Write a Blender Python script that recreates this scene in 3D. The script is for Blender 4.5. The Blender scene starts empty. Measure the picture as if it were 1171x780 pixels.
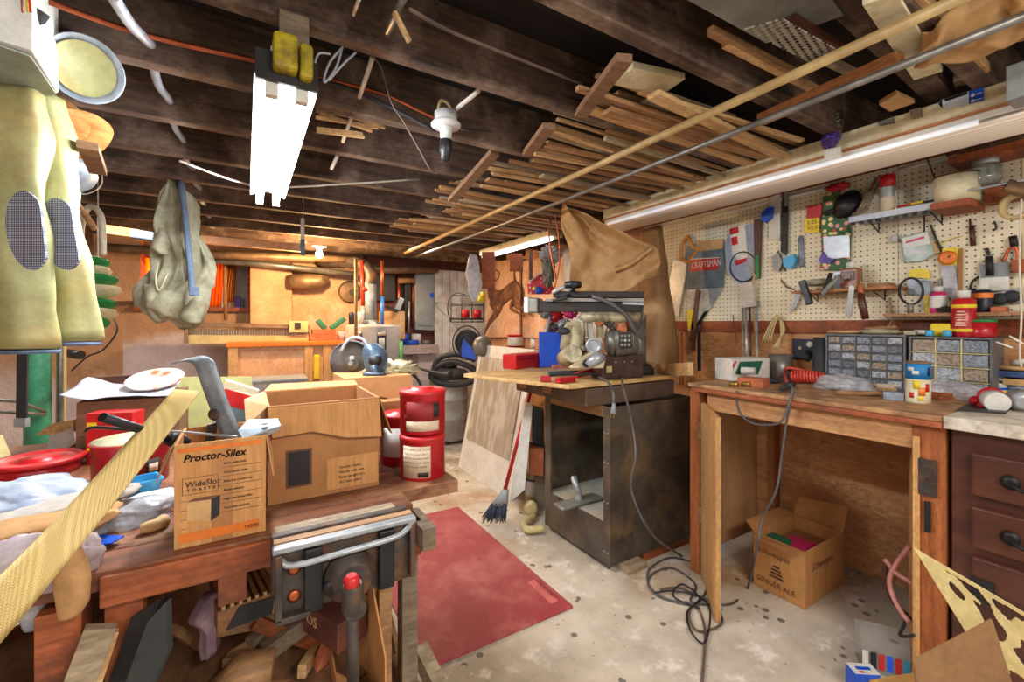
import bpy, bmesh, math, random
from mathutils import Vector, Matrix, Euler, noise
random.seed(7)
PI = math.pi
# ---------------- camera, world, lamps, exposure ----------------
F_PX, W_PX, HORIZON, TH, CAM_Z = 500.0, 1171.0, 370.0, math.radians(31.3), 1.25
scene = bpy.context.scene
cam_data = bpy.data.cameras.new('camera'); cam = bpy.data.objects.new('camera', cam_data)
scene.collection.objects.link(cam); scene.camera = cam
cam_data.sensor_width = 36.0; cam_data.lens = F_PX / W_PX * 36.0
cam_data.shift_y = -20.0 / W_PX; cam_data.clip_start = 0.02
cam.location = (0, 0, CAM_Z); cam.rotation_euler = (PI/2, 0, -TH)
scene.view_settings.view_transform = 'Standard'; scene.view_settings.look = 'None'
scene.view_settings.gamma = 1.0; scene.view_settings.use_curve_mapping = False
scene.view_settings.exposure = 0.85
world = bpy.data.worlds.new('world'); scene.world = world; world.use_nodes = True
world.node_tree.nodes['Background'].inputs[0].default_value = (1.0, 0.95, 0.89, 1)
world.node_tree.nodes['Background'].inputs[1].default_value = 0.6
TUBE_POWER = 85.0      # emission of the lit fluorescent tubes
def area(name, loc, rot, sx, sy, power, col):
    l = bpy.data.lights.new(name, 'AREA'); l.shape = 'RECTANGLE'; l.size = sx; l.size_y = sy
    l.energy = power; l.color = col
    o = bpy.data.objects.new(name, l); scene.collection.objects.link(o); o.location = loc; o.rotation_euler = rot
    return o
# unseen fill lights added behind the camera
area('camera_fill_light', (0.9, -0.75, 1.95), (0.35, 0, 0), 1.2, 0.3, 22, (1.0, 0.95, 0.86))
area('camera_fill_light', (-1.1, -0.5, 1.95), (0.35, -0.2, 0), 1.2, 0.3, 8, (1.0, 0.93, 0.84))
area('window_daylight', (-0.98, 5.46, 1.74), (PI/2+PI, 0, 0), 1.0, 0.3, 30, (1.0, 0.72, 0.40))
area('rear_fill_light', (-0.9, 3.7, 1.97), (0, 0, 0), 1.0, 0.2, 16, (1.0, 0.86, 0.74))  # unseen fill, added to lift the dark back left wall
area('rear_fill_light', (1.6, 4.0, 1.97), (0, 0, 0), 0.6, 0.2, 9, (1.0, 0.84, 0.68))  # another added fill without a fixture, brightens the rear right

# ---------------- helpers ----------------
RT = Vector((math.cos(TH), -math.sin(TH), 0)); FW = Vector((math.sin(TH), math.cos(TH), 0)); UP = Vector((0,0,1))
def ray(px, py): return FW + RT*((px-585.5)/F_PX) + UP*((HORIZON-py)/F_PX)
def at(px, py, X=None, Y=None, z=None, d=None):
    r = ray(px, py)
    if X is not None: t = X/r.x
    elif Y is not None: t = Y/r.y
    elif z is not None: t = (z-CAM_Z)/r.z
    else: t = d
    return Vector((0,0,CAM_Z)) + r*t
def V(*a): return Vector(a)
def lin(c):
    f = lambda v: (v/12.92 if v <= .04045 else ((v+.055)/1.055)**2.4)
    return tuple(f(x/255.0) for x in c) + (1,)
def frame(o, r, u):
    r = Vector(r).normalized(); u = Vector(u); u = (u - r*u.dot(r)).normalized(); n = r.cross(u)
    m = Matrix((r, u, n)).transposed().to_4x4(); m.translation = Vector(o); return m
class MB:
    def __init__(s, M=None): s.bm = bmesh.new(); s.M = M or Matrix.Identity(4)
    def _v(s, p): return s.bm.verts.new(s.M @ Vector(p))
    def _f(s, vs, sm=False):
        try: f = s.bm.faces.new(vs); f.smooth = sm; return f
        except ValueError: return None
    def box(s, x0, x1, y0, y1, z0, z1, R=None):
        R = R or Matrix.Identity(4)
        v = [s._v(R @ Vector((x, y, z))) for z in (z0, z1) for y in (y0, y1) for x in (x0, x1)]
        for q in ((0,2,3,1),(4,5,7,6),(0,1,5,4),(2,6,7,3),(0,4,6,2),(1,3,7,5)): s._f([v[i] for i in q])
        return s
    def bar(s, a, b, w, h, up=(0,0,1)):            # rectangular bar from a to b, w across, h along up
        a = Vector(a); b = Vector(b); d = (b-a).normalized(); u = Vector(up); sd = d.cross(u)
        if sd.length < 1e-4: u = Vector((1,0,0)); sd = d.cross(u)
        sd.normalize(); u = sd.cross(d).normalized(); v = []
        for p in (a, b):
            for q in ((-1,-1),(1,-1),(1,1),(-1,1)): v.append(s._v(p + sd*(q[0]*w/2) + u*(q[1]*h/2)))
        for q in ((0,3,2,1),(4,5,6,7),(0,1,5,4),(1,2,6,5),(2,3,7,6),(3,0,4,7)): s._f([v[i] for i in q])
        return s
    def openbox(s, x0, x1, y0, y1, z0, z1, t=.004):
        s.box(x0, x1, y0, y0+t, z0, z1).box(x0, x1, y1-t, y1, z0, z1).box(x0, x0+t, y0+t, y1-t, z0, z1).box(x1-t, x1, y0+t, y1-t, z0, z1).box(x0+t, x1-t, y0+t, y1-t, z0, z0+t)
        return s
    def tube(s, pts, r, n=8, closed=False, caps=True, sub=0):
        pts = [Vector(p) for p in pts]
        if sub: pts = smoothpath(pts, sub, closed)
        m = len(pts); rings = []; prev = None
        for i, p in enumerate(pts):
            a = pts[i-1] if (i or closed) else pts[0]; b = pts[(i+1) % m] if (i < m-1 or closed) else pts[-1]
            t = (b-a)
            t = t.normalized() if t.length > 1e-9 else Vector((0,0,1))
            if prev is None: u = t.orthogonal().normalized()
            else:
                u = prev - t*prev.dot(t); u = u.normalized() if u.length > 1e-6 else t.orthogonal().normalized()
            prev = u; w = t.cross(u); rr = r[i*len(r)//m] if isinstance(r, (list, tuple)) and not sub else (r if not isinstance(r,(list,tuple)) else r[min(len(r)-1, int(i/(m-1)*(len(r)-1)+.5))])
            rings.append([s._v(p + (u*math.cos(2*PI*k/n) + w*math.sin(2*PI*k/n))*rr) for k in range(n)])
        for i in range(m if closed else m-1):
            A, B = rings[i], rings[(i+1) % m]
            for k in range(n): s._f([A[k], A[(k+1)%n], B[(k+1)%n], B[k]], True)
        if caps and not closed: s._f(rings[0][::-1]); s._f(rings[-1])
        return s
    def cyl(s, a, b, r, r2=None, n=20): return s.tube([a, b], [r, r if r2 is None else r2], n)
    def lathe(s, c, prof, n=24, ax=(0,0,1), close=True):
        c = Vector(c); ax = Vector(ax).normalized(); u = ax.orthogonal().normalized(); w = ax.cross(u); rings = []
        for r, h in prof:
            rings.append([s._v(c + ax*h + (u*math.cos(2*PI*k/n)+w*math.sin(2*PI*k/n))*max(r, 1e-4)) for k in range(n)])
        for i in range(len(prof)-1):
            A, B = rings[i], rings[i+1]; sm = True
            for k in range(n): s._f([A[k], A[(k+1)%n], B[(k+1)%n], B[k]], sm)
        if close: s._f(rings[0][::-1]); s._f(rings[-1])
        return s
    def prism(s, pts, ext):                        # polygon of 3d points, pushed along ext
        ext = Vector(ext); a = [s._v(p) for p in pts]; b = [s._v(Vector(p)+ext) for p in pts]; n = len(a)
        f1 = s._f(a[::-1]); f2 = s._f(b)
        for k in range(n): s._f([a[k], a[(k+1)%n], b[(k+1)%n], b[k]])
        bmesh.ops.triangulate(s.bm, faces=[f for f in (f1, f2) if f and n > 4])
        return s
    def sheet(s, fn, nu, nv, t=0.003):             # surface fn(u,v) -> point, with thickness
        g = [[Vector(fn(i/nu, j/nv)) for j in range(nv+1)] for i in range(nu+1)]
        def nrm(i, j):
            a = g[min(i+1,nu)][j]-g[max(i-1,0)][j]; b = g[i][min(j+1,nv)]-g[i][max(j-1,0)]
            c = a.cross(b); return c.normalized() if c.length > 1e-9 else Vector((0,0,1))
        A = [[s._v(g[i][j]) for j in range(nv+1)] for i in range(nu+1)]
        B = [[s._v(g[i][j]+nrm(i,j)*t) for j in range(nv+1)] for i in range(nu+1)]
        for i in range(nu):
            for j in range(nv):
                s._f([A[i][j], A[i][j+1], A[i+1][j+1], A[i+1][j]], True); s._f([B[i][j], B[i+1][j], B[i+1][j+1], B[i][j+1]], True)
        for i in range(nu): s._f([A[i][0],A[i+1][0],B[i+1][0],B[i][0]]); s._f([A[i+1][nv],A[i][nv],B[i][nv],B[i+1][nv]])
        for j in range(nv): s._f([A[0][j+1],A[0][j],B[0][j],B[0][j+1]]); s._f([A[nu][j],A[nu][j+1],B[nu][j+1],B[nu][j]])
        return s
    def loft(s, rows, n=20, wr=0.0, ws=12.0, side=None, fwd=None, folds=0, fa=0.0, zs=1.0):   # rows (centre, half width, half depth)
        side = side or RT; fwd = fwd or FW; rings = []
        for c, a, b in rows:
            c = Vector(c); R = []
            for k in range(n):
                t = 2*PI*k/n; q = 1 + (fa*math.sin(folds*t + c.z*6) if folds else 0)
                p = c + side*(a*math.cos(t)*q) + fwd*(b*math.sin(t)*q)
                if wr: nv = noise.noise_vector(Vector((p.x, p.y, p.z*zs))*ws); p = p + nv*wr
                R.append(s._v(p))
            rings.append(R)
        for i in range(len(rings)-1):
            for k in range(n): s._f([rings[i][k], rings[i][(k+1)%n], rings[i+1][(k+1)%n], rings[i+1][k]], True)
        s._f(rings[0][::-1], True); s._f(rings[-1], True)
        return s
    def blob(s, c, rx, ry, rz, wr=0.2, ws=8.0, n=44, m=26, flat=None, R=None):
        c = Vector(c); rings = []
        for j in range(m+1):
            f = PI*j/m; row = []
            for k in range(n):
                t = 2*PI*k/n; d = Vector((math.sin(f)*math.cos(t), math.sin(f)*math.sin(t), math.cos(f)))
                q = 1 + wr*noise.noise(d*ws*.35 + c*7) + wr*.5*noise.noise(d*ws + c*3) + wr*.10*noise.noise(d*ws*2.0 + c)
                p = Vector((d.x*rx*q, d.y*ry*q, d.z*rz*q))
                if R: p = R @ p
                if flat is not None and (c+p).z < flat: p.z = flat - c.z
                row.append(s._v(c+p))
            rings.append(row)
        for j in range(m):
            for k in range(n): s._f([rings[j][k], rings[j+1][k], rings[j+1][(k+1)%n], rings[j][(k+1)%n]], True)
        bmesh.ops.remove_doubles(s.bm, verts=s.bm.verts, dist=1e-6)
        return s
    def text(s, txt, M, size, ext=0.0004, align='LEFT', sx=1.0, shear=0.0):
        cu = bpy.data.curves.new('t', 'FONT'); cu.body = txt; cu.size = size; cu.extrude = ext; cu.align_x = align; cu.shear = shear
        cu.resolution_u = 2
        ob = bpy.data.objects.new('t', cu); me = bpy.data.meshes.new_from_object(ob)
        me.transform(M @ Matrix.Diagonal((sx,1,1,1))); b2 = bmesh.new(); b2.from_mesh(me); 
        vm = {v: s.bm.verts.new(v.co) for v in b2.verts}
        for f in b2.faces:
            try: s.bm.faces.new([vm[v] for v in f.verts])
            except ValueError: pass
        b2.free(); bpy.data.meshes.remove(me); bpy.data.objects.remove(ob); bpy.data.curves.remove(cu)
        return s
    def jitter(s, a, sc):
        for v in s.bm.verts: v.co += noise.noise_vector(v.co*sc)*a
        return s
def smoothpath(pts, sub, closed=False):
    out = []; m = len(pts); rng = m if closed else m-1
    for i in range(rng):
        p0 = pts[(i-1) % m] if (closed or i) else pts[0]; p1 = pts[i]; p2 = pts[(i+1) % m]; p3 = pts[(i+2) % m] if (closed or i+2 < m) else pts[-1]
        for k in range(sub):
            t = k/sub; out.append(.5*((2*p1) + (p2-p0)*t + (2*p0-5*p1+4*p2-p3)*t*t + (3*p1-p0-3*p2+p3)*t**3))
    if not closed: out.append(pts[-1])
    return out
WL = {}
def _link(o): scene.collection.objects.link(o)
def T(name, label, cat, loc, group=None):
    o = bpy.data.objects.new(name, None); _link(o); o.empty_display_size = .05; o.location = Vector(loc); WL[o.name] = Vector(loc)
    o['label'] = label; o['category'] = cat
    if group: o['group'] = group
    return o
def P(mb, name, mat, parent=None, bev=0.0, origin=None):
    me = bpy.data.meshes.new(name); bm = mb.bm
    bmesh.ops.recalc_face_normals(bm, faces=bm.faces)
    if parent is not None: o0 = WL[parent.name]
    elif origin is not None: o0 = Vector(origin)
    else: o0 = Vector((0,0,0))
    for v in bm.verts: v.co -= o0
    bm.to_mesh(me); bm.free(); me.materials.append(mat)
    o = bpy.data.objects.new(name, me); _link(o)
    if parent is not None: o.parent = parent; WL[o.name] = Vector(o0)
    else: o.location = o0; WL[o.name] = Vector(o0)
    if bev: m = o.modifiers.new('bevel', 'BEVEL'); m.width = bev; m.segments = 2; m.limit_method = 'ANGLE'
    return o
def S(mb, name, mat, label, cat, group=None, kind=None, bev=0.0):
    vs = [v.co for v in mb.bm.verts]; z0 = min(v.z for v in vs)
    c = Vector(((min(v.x for v in vs)+max(v.x for v in vs))/2, (min(v.y for v in vs)+max(v.y for v in vs))/2, z0))
    o = P(mb, name, mat, None, bev, origin=c); o['label'] = label; o['category'] = cat
    if group: o['group'] = group
    if kind: o['kind'] = kind
    return o
def ST(mb, name, mat, bev=0.0):
    o = P(mb, name, mat, None, bev); o['kind'] = 'structure'; return o
def copy_thing(o, loc, rz=0.0, label=None, group=None, scale=None):
    r = o.copy(); _link(r); r.location = Vector(loc); r.rotation_euler = (0,0,rz)
    if scale: r.scale = scale
    if label: r['label'] = label
    if group: r['group'] = group
    for ch in list(o.children):
        c = ch.copy(); _link(c); c.parent = r
        for g in list(ch.children): d = g.copy(); _link(d); d.parent = c
    return r

# ---------------- materials ----------------
def nodes(name):
    m = bpy.data.materials.new(name); m.use_nodes = True; nt = m.node_tree; return m, nt, nt.nodes['Principled BSDF']
def N(nt, typ, **k):
    n = nt.nodes.new(typ)
    for a, b in k.items():
        if a.startswith('i_'): n.inputs[a[2:].replace('_', ' ')].default_value = b
        else: setattr(n, a, b)
    return n
def coords(nt, stretch=(1,1,1), rot=(0,0,0)):
    tc = N(nt, 'ShaderNodeTexCoord'); mp = N(nt, 'ShaderNodeMapping'); mp.inputs['Scale'].default_value = stretch; mp.inputs['Rotation'].default_value = rot
    nt.links.new(tc.outputs['Object'], mp.inputs['Vector']); return mp.outputs[0]
def mixc(nt, fac, a, b):
    m = N(nt, 'ShaderNodeMix', data_type='RGBA')
    for sck, v in ((m.inputs[0], fac), (m.inputs[6], a), (m.inputs[7], b)):
        if hasattr(v, 'is_linked'): nt.links.new(v, sck)
        else: sck.default_value = v
    return m.outputs[2]
def ramp(nt, fac, lo, hi):
    r = N(nt, 'ShaderNodeMapRange'); nt.links.new(fac, r.inputs[0]); r.inputs[1].default_value = lo; r.inputs[2].default_value = hi; return r.outputs[0]
def math_(nt, op, a, b=None):
    m = N(nt, 'ShaderNodeMath', operation=op)
    for i, v in enumerate((a, b)):
        if v is None: continue
        if hasattr(v, 'is_linked'): nt.links.new(v, m.inputs[i])
        else: m.inputs[i].default_value = v
    return m.outputs[0]
def noi(nt, vec, scale, detail=4, rough=.55):
    n = N(nt, 'ShaderNodeTexNoise'); n.inputs['Scale'].default_value = scale; n.inputs['Detail'].default_value = detail; n.inputs['Roughness'].default_value = rough
    nt.links.new(vec, n.inputs['Vector']); return n.outputs[0]
def bump(nt, b, h, strength, dist=.004):
    n = N(nt, 'ShaderNodeBump'); n.inputs['Strength'].default_value = strength; n.inputs['Distance'].default_value = dist
    nt.links.new(h, n.inputs['Height']); nt.links.new(n.outputs[0], b.inputs['Normal'])
def mat(name, c, c2=None, rough=.6, metal=0.0, scale=9.0, stretch=(1,1,1), bmp=0.0, lo=.35, hi=.65, dirt=None, dirt_scale=3.0, alpha=1.0, trans=0.0, emit=0.0, grit=.12):
    m, nt, b = nodes(name); b.inputs['Roughness'].default_value = rough; b.inputs['Metallic'].default_value = metal
    if c2 is None: c2 = tuple(int(x*.8) for x in c)
    vec = coords(nt, stretch); n1 = noi(nt, vec, scale, 5)
    col = mixc(nt, ramp(nt, n1, lo, hi), lin(c), lin(c2))
    if dirt:
        n2 = noi(nt, coords(nt), dirt_scale, 6, .65); col = mixc(nt, ramp(nt, n2, .48, .68), col, lin(dirt))
    if grit:
        g = noi(nt, coords(nt, tuple(min(3, s_*1.0) for s_ in stretch)), max(40, scale*5), 3, .7)
        mr = N(nt, 'ShaderNodeMapRange'); nt.links.new(g, mr.inputs[0]); mr.inputs[1].default_value = .35; mr.inputs[2].default_value = .65; mr.inputs[3].default_value = 1-grit*1.6; mr.inputs[4].default_value = 1.0
        mm = N(nt, 'ShaderNodeMix', data_type='RGBA', blend_type='MULTIPLY'); mm.inputs[0].default_value = 1.0
        nt.links.new(col, mm.inputs[6]); nt.links.new(mr.outputs[0], mm.inputs[7]); col = mm.outputs[2]
    nt.links.new(col, b.inputs['Base Color'])
    if bmp: bump(nt, b, n1, bmp)
    if alpha < 1: b.inputs['Alpha'].default_value = alpha
    if trans: b.inputs['Transmission Weight'].default_value = trans
    if emit: nt.links.new(col, b.inputs['Emission Color']); b.inputs['Emission Strength'].default_value = emit
    return m
def wood(name, c, c2, ax='X', scale=5.0, rough=.65, bmp=.15, dirt=None, dirt_scale=4.0, s2=14):
    st = {'X': (.06,1,1), 'Y': (1,.06,1), 'Z': (1,1,.06)}[ax]
    st = tuple(v*s2/ .9 for v in st)
    return mat(name, c, c2, rough=rough, scale=scale, stretch=st, bmp=bmp, lo=.3, hi=.7, dirt=dirt, dirt_scale=dirt_scale, grit=.22)

m_joist = wood('old_joist', (114,86,68), (54,40,33), 'X', 3, .8, .3, dirt=(150,126,108), dirt_scale=5)
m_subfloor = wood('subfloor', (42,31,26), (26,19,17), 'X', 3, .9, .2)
m_brace = wood('brace_wood', (150,112,80), (110,78,54), 'X', 3)
m_pine = wood('pine_strip', (228,190,136), (190,142,90), 'X', 3)
m_pine2 = wood('pine_strip_brown', (184,138,94), (142,102,66), 'X', 3)
m_pine3 = wood('pine_strip_grey', (190,170,140), (140,118,94), 'X', 3)
m_pineY = wood('board_along_y', (205,140,86), (160,100,56), 'Y', 3)
m_pineZ = wood('stud_wood', (226,178,122), (190,138,86), 'Z', 3)
m_orangeZ = wood('bench_post_wood', (188,108,52), (140,72,32), 'Z', 3)
m_orangeX = wood('orange_wood_x', (184,98,52), (132,64,34), 'X', 3, dirt=(112,62,40), dirt_scale=7)
m_apron = wood('apron_wood', (214,162,110), (178,122,76), 'Y', 3)
m_greywood = wood('grey_wood', (150,132,108), (108,90,72), 'X', 3, dirt=(90,72,56))
m_benchtop = mat('bench_top', (196,150,104), (150,104,66), scale=14, bmp=.2, dirt=(112,78,52), dirt_scale=7)
m_ply = mat('plywood_board', (222,188,128), (196,156,98), scale=12, stretch=(.3,1,1), dirt=(180,130,80), dirt_scale=9)
m_tabletop = wood('table_plank', (150,88,54), (92,50,32), 'X', 3, .6, .25, dirt=(176,130,92), dirt_scale=6)
m_card = mat('cardboard', (206,150,92), (192,134,78), rough=.8, scale=6, stretch=(20,1,.5))
m_card2 = mat('cardboard_tan', (184,128,78), (164,110,64), rough=.8, scale=5)
m_card3 = mat('cardboard_light', (212,168,116), (190,146,96), rough=.8, scale=4)
m_cardin = mat('cardboard_inside', (168,112,66), (150,98,56), rough=.85, scale=5)
m_print = mat('black_print', (42,32,30), (34,26,26))
m_printbr = mat('brown_print', (112,70,40), (96,60,36))
m_orange = mat('orange_print', (226,122,34), (214,110,30))
m_white = mat('white_paint', (232,230,222), (214,210,200), rough=.45, scale=5)
m_whitewd = mat('white_painted_wood', (226,224,218), (196,192,186), rough=.5, scale=5, dirt=(170,160,150), dirt_scale=5)
m_cream = mat('cream_painted_board', (228,218,184), (214,202,164), rough=.5, scale=4, dirt=(190,170,124), dirt_scale=6)
m_red = mat('red_plastic', (206,36,40), (188,26,34), rough=.35)
m_redcan = mat('red_can', (190,24,36), (166,18,30), rough=.3)
m_label = mat('paper_label', (226,204,178), (214,190,160), rough=.7)
m_blue = mat('blue_plastic', (24,88,214), (18,72,190), rough=.4)
m_sky = mat('light_blue_plastic', (72,176,222), (50,150,204), rough=.35)
m_green = mat('green_painted_steel', (72,160,116), (48,128,92), rough=.45, dirt=(40,80,66), dirt_scale=10)
m_steel = mat('steel', (190,194,198), (150,154,160), rough=.35, metal=.4, scale=8)
m_galv = mat('galvanized_steel', (168,176,184), (128,138,148), rough=.4, metal=.35, scale=14)
m_duct = mat('duct_metal', (150,148,138), (112,110,102), rough=.55, metal=.35, scale=4)
m_iron = mat('old_iron', (92,82,76), (56,50,48), rough=.55, metal=.45, scale=14, bmp=.2, dirt=(140,92,58), dirt_scale=8)
m_ironblack = mat('dark_iron', (52,48,48), (32,30,32), rough=.5, metal=.4, scale=10)
m_black = mat('black_plastic', (34,34,38), (24,24,28), rough=.4)
m_rubber = mat('dark_rubber', (50,50,54), (38,38,42), rough=.7)
m_copper = mat('copper', (196,104,66), (158,76,46), rough=.35, metal=.7)
m_pipe = mat('iron_pipe', (150,122,92), (112,88,64), rough=.5, metal=.4, scale=10)
m_pipe2 = mat('grey_conduit', (150,146,140), (112,106,100), rough=.4, metal=.6, scale=10)
m_cable = mat('grey_cable', (196,200,208), (160,166,178), rough=.4, metal=.2)
m_wire = mat('brown_wire', (112,92,80), (84,68,60), rough=.6)
m_cord = mat('grey_cord', (96,90,88), (72,68,68), rough=.5)
m_cordw = mat('white_cord', (222,214,200), (200,190,176), rough=.5)
m_porc = mat('white_porcelain', (228,228,226), (206,206,204), rough=.25)
m_yellow = mat('yellow_paint', (206,190,40), (176,152,26), rough=.5, scale=12, dirt=(96,78,30), dirt_scale=14)
m_olive = mat('olive_rubber', (178,176,124), (148,144,90), rough=.5, scale=4, bmp=.1, dirt=(186,160,104), dirt_scale=4)
m_canvas = mat('canvas_cloth', (186,182,156), (146,140,114), rough=.85, scale=9, bmp=.9, lo=.4, hi=.6)
m_denim = mat('grey_blue_strap', (104,122,146), (84,100,124), rough=.8)
m_paper = mat('kraft_paper', (200,158,104), (170,126,78), rough=.65, scale=6, bmp=1.0)
m_paper_d = mat('kraft_paper_old', (170,130,84), (138,100,62), rough=.55, scale=4, bmp=.5)
m_film = mat('plastic_bag', (208,206,210), (164,162,172), rough=.2, scale=26, bmp=1.0, alpha=.7)
m_cloth = mat('white_cloth', (204,196,188), (170,160,150), rough=.85, scale=10, bmp=.4)
m_glove = mat('tan_glove', (206,160,108), (180,130,82), rough=.85, scale=9, bmp=.4)
m_plasterp = mat('pink_plaster', (226,176,136), (198,142,102), rough=.85, scale=3, bmp=.3, dirt=(232,200,170), dirt_scale=2.5)
m_grey = mat('grey_paint', (150,156,158), (128,134,136), rough=.5, scale=5)
m_heater = mat('heater_enamel', (176,170,166), (158,152,148), rough=.35)
m_redp = mat('red_pex', (214,58,40), (190,44,32), rough=.4)
m_bluep = mat('blue_pex', (52,116,200), (40,96,176), rough=.4)
m_drum = mat('grey_drum_plastic', (180,178,170), (160,158,150), rough=.5)
m_cab = mat('saw_cabinet_steel', (98,90,80), (70,62,54), rough=.5, metal=.3, scale=6, bmp=.1, dirt=(132,108,80), dirt_scale=4)
m_cabd = mat('saw_arm_dark', (50,42,36), (36,30,28), rough=.7, metal=.0)
m_sawbeige = mat('saw_casting', (190,178,146), (152,138,108), rough=.45, metal=.2, dirt=(90,76,60), dirt_scale=9)
m_sawgrey = mat('motor_housing', (138,134,124), (104,98,90), rough=.4, metal=.4)
m_brown = mat('walnut_cabinet', (96,52,36), (64,32,24), rough=.4, stretch=(1,.3,3), scale=8)
m_clearp = mat('clear_drawer_plastic', (150,162,178), (116,128,146), rough=.2, scale=24, bmp=.2)
m_casegrey = mat('parts_case_grey', (112,112,114), (92,92,94), rough=.45)
m_caseyel = mat('cream_plastic', (214,200,150), (200,184,134), rough=.45)
m_coral = mat('coral_hose', (224,86,66), (204,66,52), rough=.4)
m_brick = mat('brick', (196,112,74), (166,86,54), rough=.85, scale=20, bmp=.3)
m_green2 = mat('dark_green_card', (40,110,84), (30,92,70), rough=.6)
m_gleaf = mat('green_tray', (40,140,70), (26,112,52), rough=.4)
m_magenta = mat('magenta_plastic', (214,40,110), (190,30,92), rough=.4)
m_yel2 = mat('bright_yellow', (240,212,40), (226,194,30), rough=.45)
m_ore = mat('bright_orange', (240,130,40), (226,112,30), rough=.45)
m_purple = mat('purple_plastic', (96,70,170), (78,54,146), rough=.5)
m_navy = mat('dark_navy', (26,30,52), (20,22,40), rough=.4)
m_handle = mat('orange_wood_handle', (226,160,62), (196,126,42), rough=.4)
m_bristle = mat('blue_bristles', (70,84,104), (48,60,80), rough=.8, stretch=(20,20,1))
m_dirtyfloor = mat('sawdust', (150,104,66), (112,74,46), rough=.95, scale=14, bmp=.6, dirt=(90,60,40), dirt_scale=6)
m_slate = mat('dark_shingle', (66,70,68), (48,50,50), rough=.7)
m_gutter = wood('ribbed_wood', (178,126,82), (140,92,58), 'Y', 3)
m_tan = mat('tan_plastic', (206,186,132), (184,164,110), rough=.5, scale=8)
m_lavender = mat('mauve_rag', (176,146,156), (140,110,124), rough=.9, scale=14, bmp=.5)
m_glassjar = mat('jar_glass', (206,210,204), (180,186,182), rough=.08, trans=.75)
m_straw = mat('straw_hat', (206,150,82), (176,118,56), rough=.8, scale=16, stretch=(1,1,6), bmp=.4)
m_floral = None
def special():
    global m_floor, m_osb, m_peg, m_stone, m_mat, m_weave, m_dots, m_floral, m_lens, m_glow, m_curtain, m_screen, m_winfilm, m_lath, m_bulb, m_glowlens
    # concrete
    m, nt, b = nodes('stained_concrete'); m_floor = m; vec = coords(nt)
    c = mixc(nt, ramp(nt, noi(nt, vec, 2.2, 8, .6), .38, .62), lin((214,202,184)), lin((170,158,140)))
    c = mixc(nt, ramp(nt, noi(nt, vec, 7, 6, .7), .54, .66), c, lin((224,216,206)))
    c = mixc(nt, ramp(nt, noi(nt, vec, 1.1, 5), .56, .74), c, lin((176,132,84)))
    c = mixc(nt, ramp(nt, noi(nt, vec, 38, 4, .7), .64, .70), c, lin((112,98,84)))
    vo = N(nt, 'ShaderNodeTexVoronoi'); vo.inputs['Scale'].default_value = 14; nt.links.new(vec, vo.inputs['Vector'])
    sp = math_(nt, 'MULTIPLY', math_(nt, 'LESS_THAN', vo.outputs['Distance'], .2), math_(nt, 'GREATER_THAN', noi(nt, vec, 5, 2), .56))
    c = mixc(nt, math_(nt, 'MULTIPLY', sp, .8), c, lin((74,64,58)))
    nt.links.new(c, b.inputs['Base Color']); b.inputs['Roughness'].default_value = .6
    bump(nt, b, noi(nt, vec, 30, 4), .15)
    # osb
    m, nt, b = nodes('osb_board'); m_osb = m; vec = coords(nt, (1,1,2.2))
    v1 = N(nt, 'ShaderNodeTexVoronoi'); v1.inputs['Scale'].default_value = 34; nt.links.new(vec, v1.inputs['Vector'])
    sepc = N(nt, 'ShaderNodeSeparateColor'); nt.links.new(v1.outputs['Color'], sepc.inputs[0])
    c = mixc(nt, sepc.outputs[0], lin((212,162,112)), lin((166,116,76)))
    c = mixc(nt, ramp(nt, noi(nt, vec, 60, 3), .45, .7), c, lin((222,164,106)))
    c = mixc(nt, ramp(nt, noi(nt, vec, 3, 3), .4, .7), c, lin((180,118,76)))
    nt.links.new(c, b.inputs['Base Color']); b.inputs['Roughness'].default_value = .7; bump(nt, b, sepc.outputs[0], .2, .002)
    # pegboard holes every inch
    m, nt, b = nodes('pegboard'); m_peg = m; tc = N(nt, 'ShaderNodeTexCoord'); sx = N(nt, 'ShaderNodeSeparateXYZ'); nt.links.new(tc.outputs['Object'], sx.inputs[0])
    a = math_(nt, 'SUBTRACT', math_(nt, 'FRACT', math_(nt, 'DIVIDE', sx.outputs[1], .0254)), .5)
    d = math_(nt, 'SUBTRACT', math_(nt, 'FRACT', math_(nt, 'DIVIDE', sx.outputs[2], .0254)), .5)
    r2 = math_(nt, 'ADD', math_(nt, 'MULTIPLY', a, a), math_(nt, 'MULTIPLY', d, d)); hole = math_(nt, 'LESS_THAN', r2, .02)
    base = mixc(nt, ramp(nt, noi(nt, coords(nt), 3, 5), .35, .7), lin((232,222,196)), lin((212,198,164)))
    nt.links.new(mixc(nt, hole, base, lin((44,34,26))), b.inputs['Base Color']); b.inputs['Roughness'].default_value = .5
    # stone + plaster back wall
    m, nt, b = nodes('stone_plaster'); m_stone = m; vec = coords(nt)
    v1 = N(nt, 'ShaderNodeTexVoronoi'); v1.inputs['Scale'].default_value = 3.2; nt.links.new(vec, v1.inputs['Vector'])
    st = mixc(nt, ramp(nt, noi(nt, vec, 5, 6, .7), .35, .65), lin((196,160,124)), lin((138,106,80)))
    st = mixc(nt, ramp(nt, v1.outputs['Distance'], .1, .6), st, lin((168,130,98)))
    pl = mixc(nt, ramp(nt, noi(nt, vec, 2.2, 6), .4, .65), lin((206,194,196)), lin((176,160,158)))
    sx = N(nt, 'ShaderNodeSeparateXYZ'); nt.links.new(vec, sx.inputs[0])
    k = math_(nt, 'ADD', math_(nt, 'MULTIPLY', sx.outputs[2], .7), math_(nt, 'MULTIPLY', noi(nt, vec, 1.3, 4), .9))
    k2 = math_(nt, 'SUBTRACT', k, math_(nt, 'MULTIPLY', math_(nt, 'GREATER_THAN', sx.outputs[0], -.95), .22))
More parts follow.
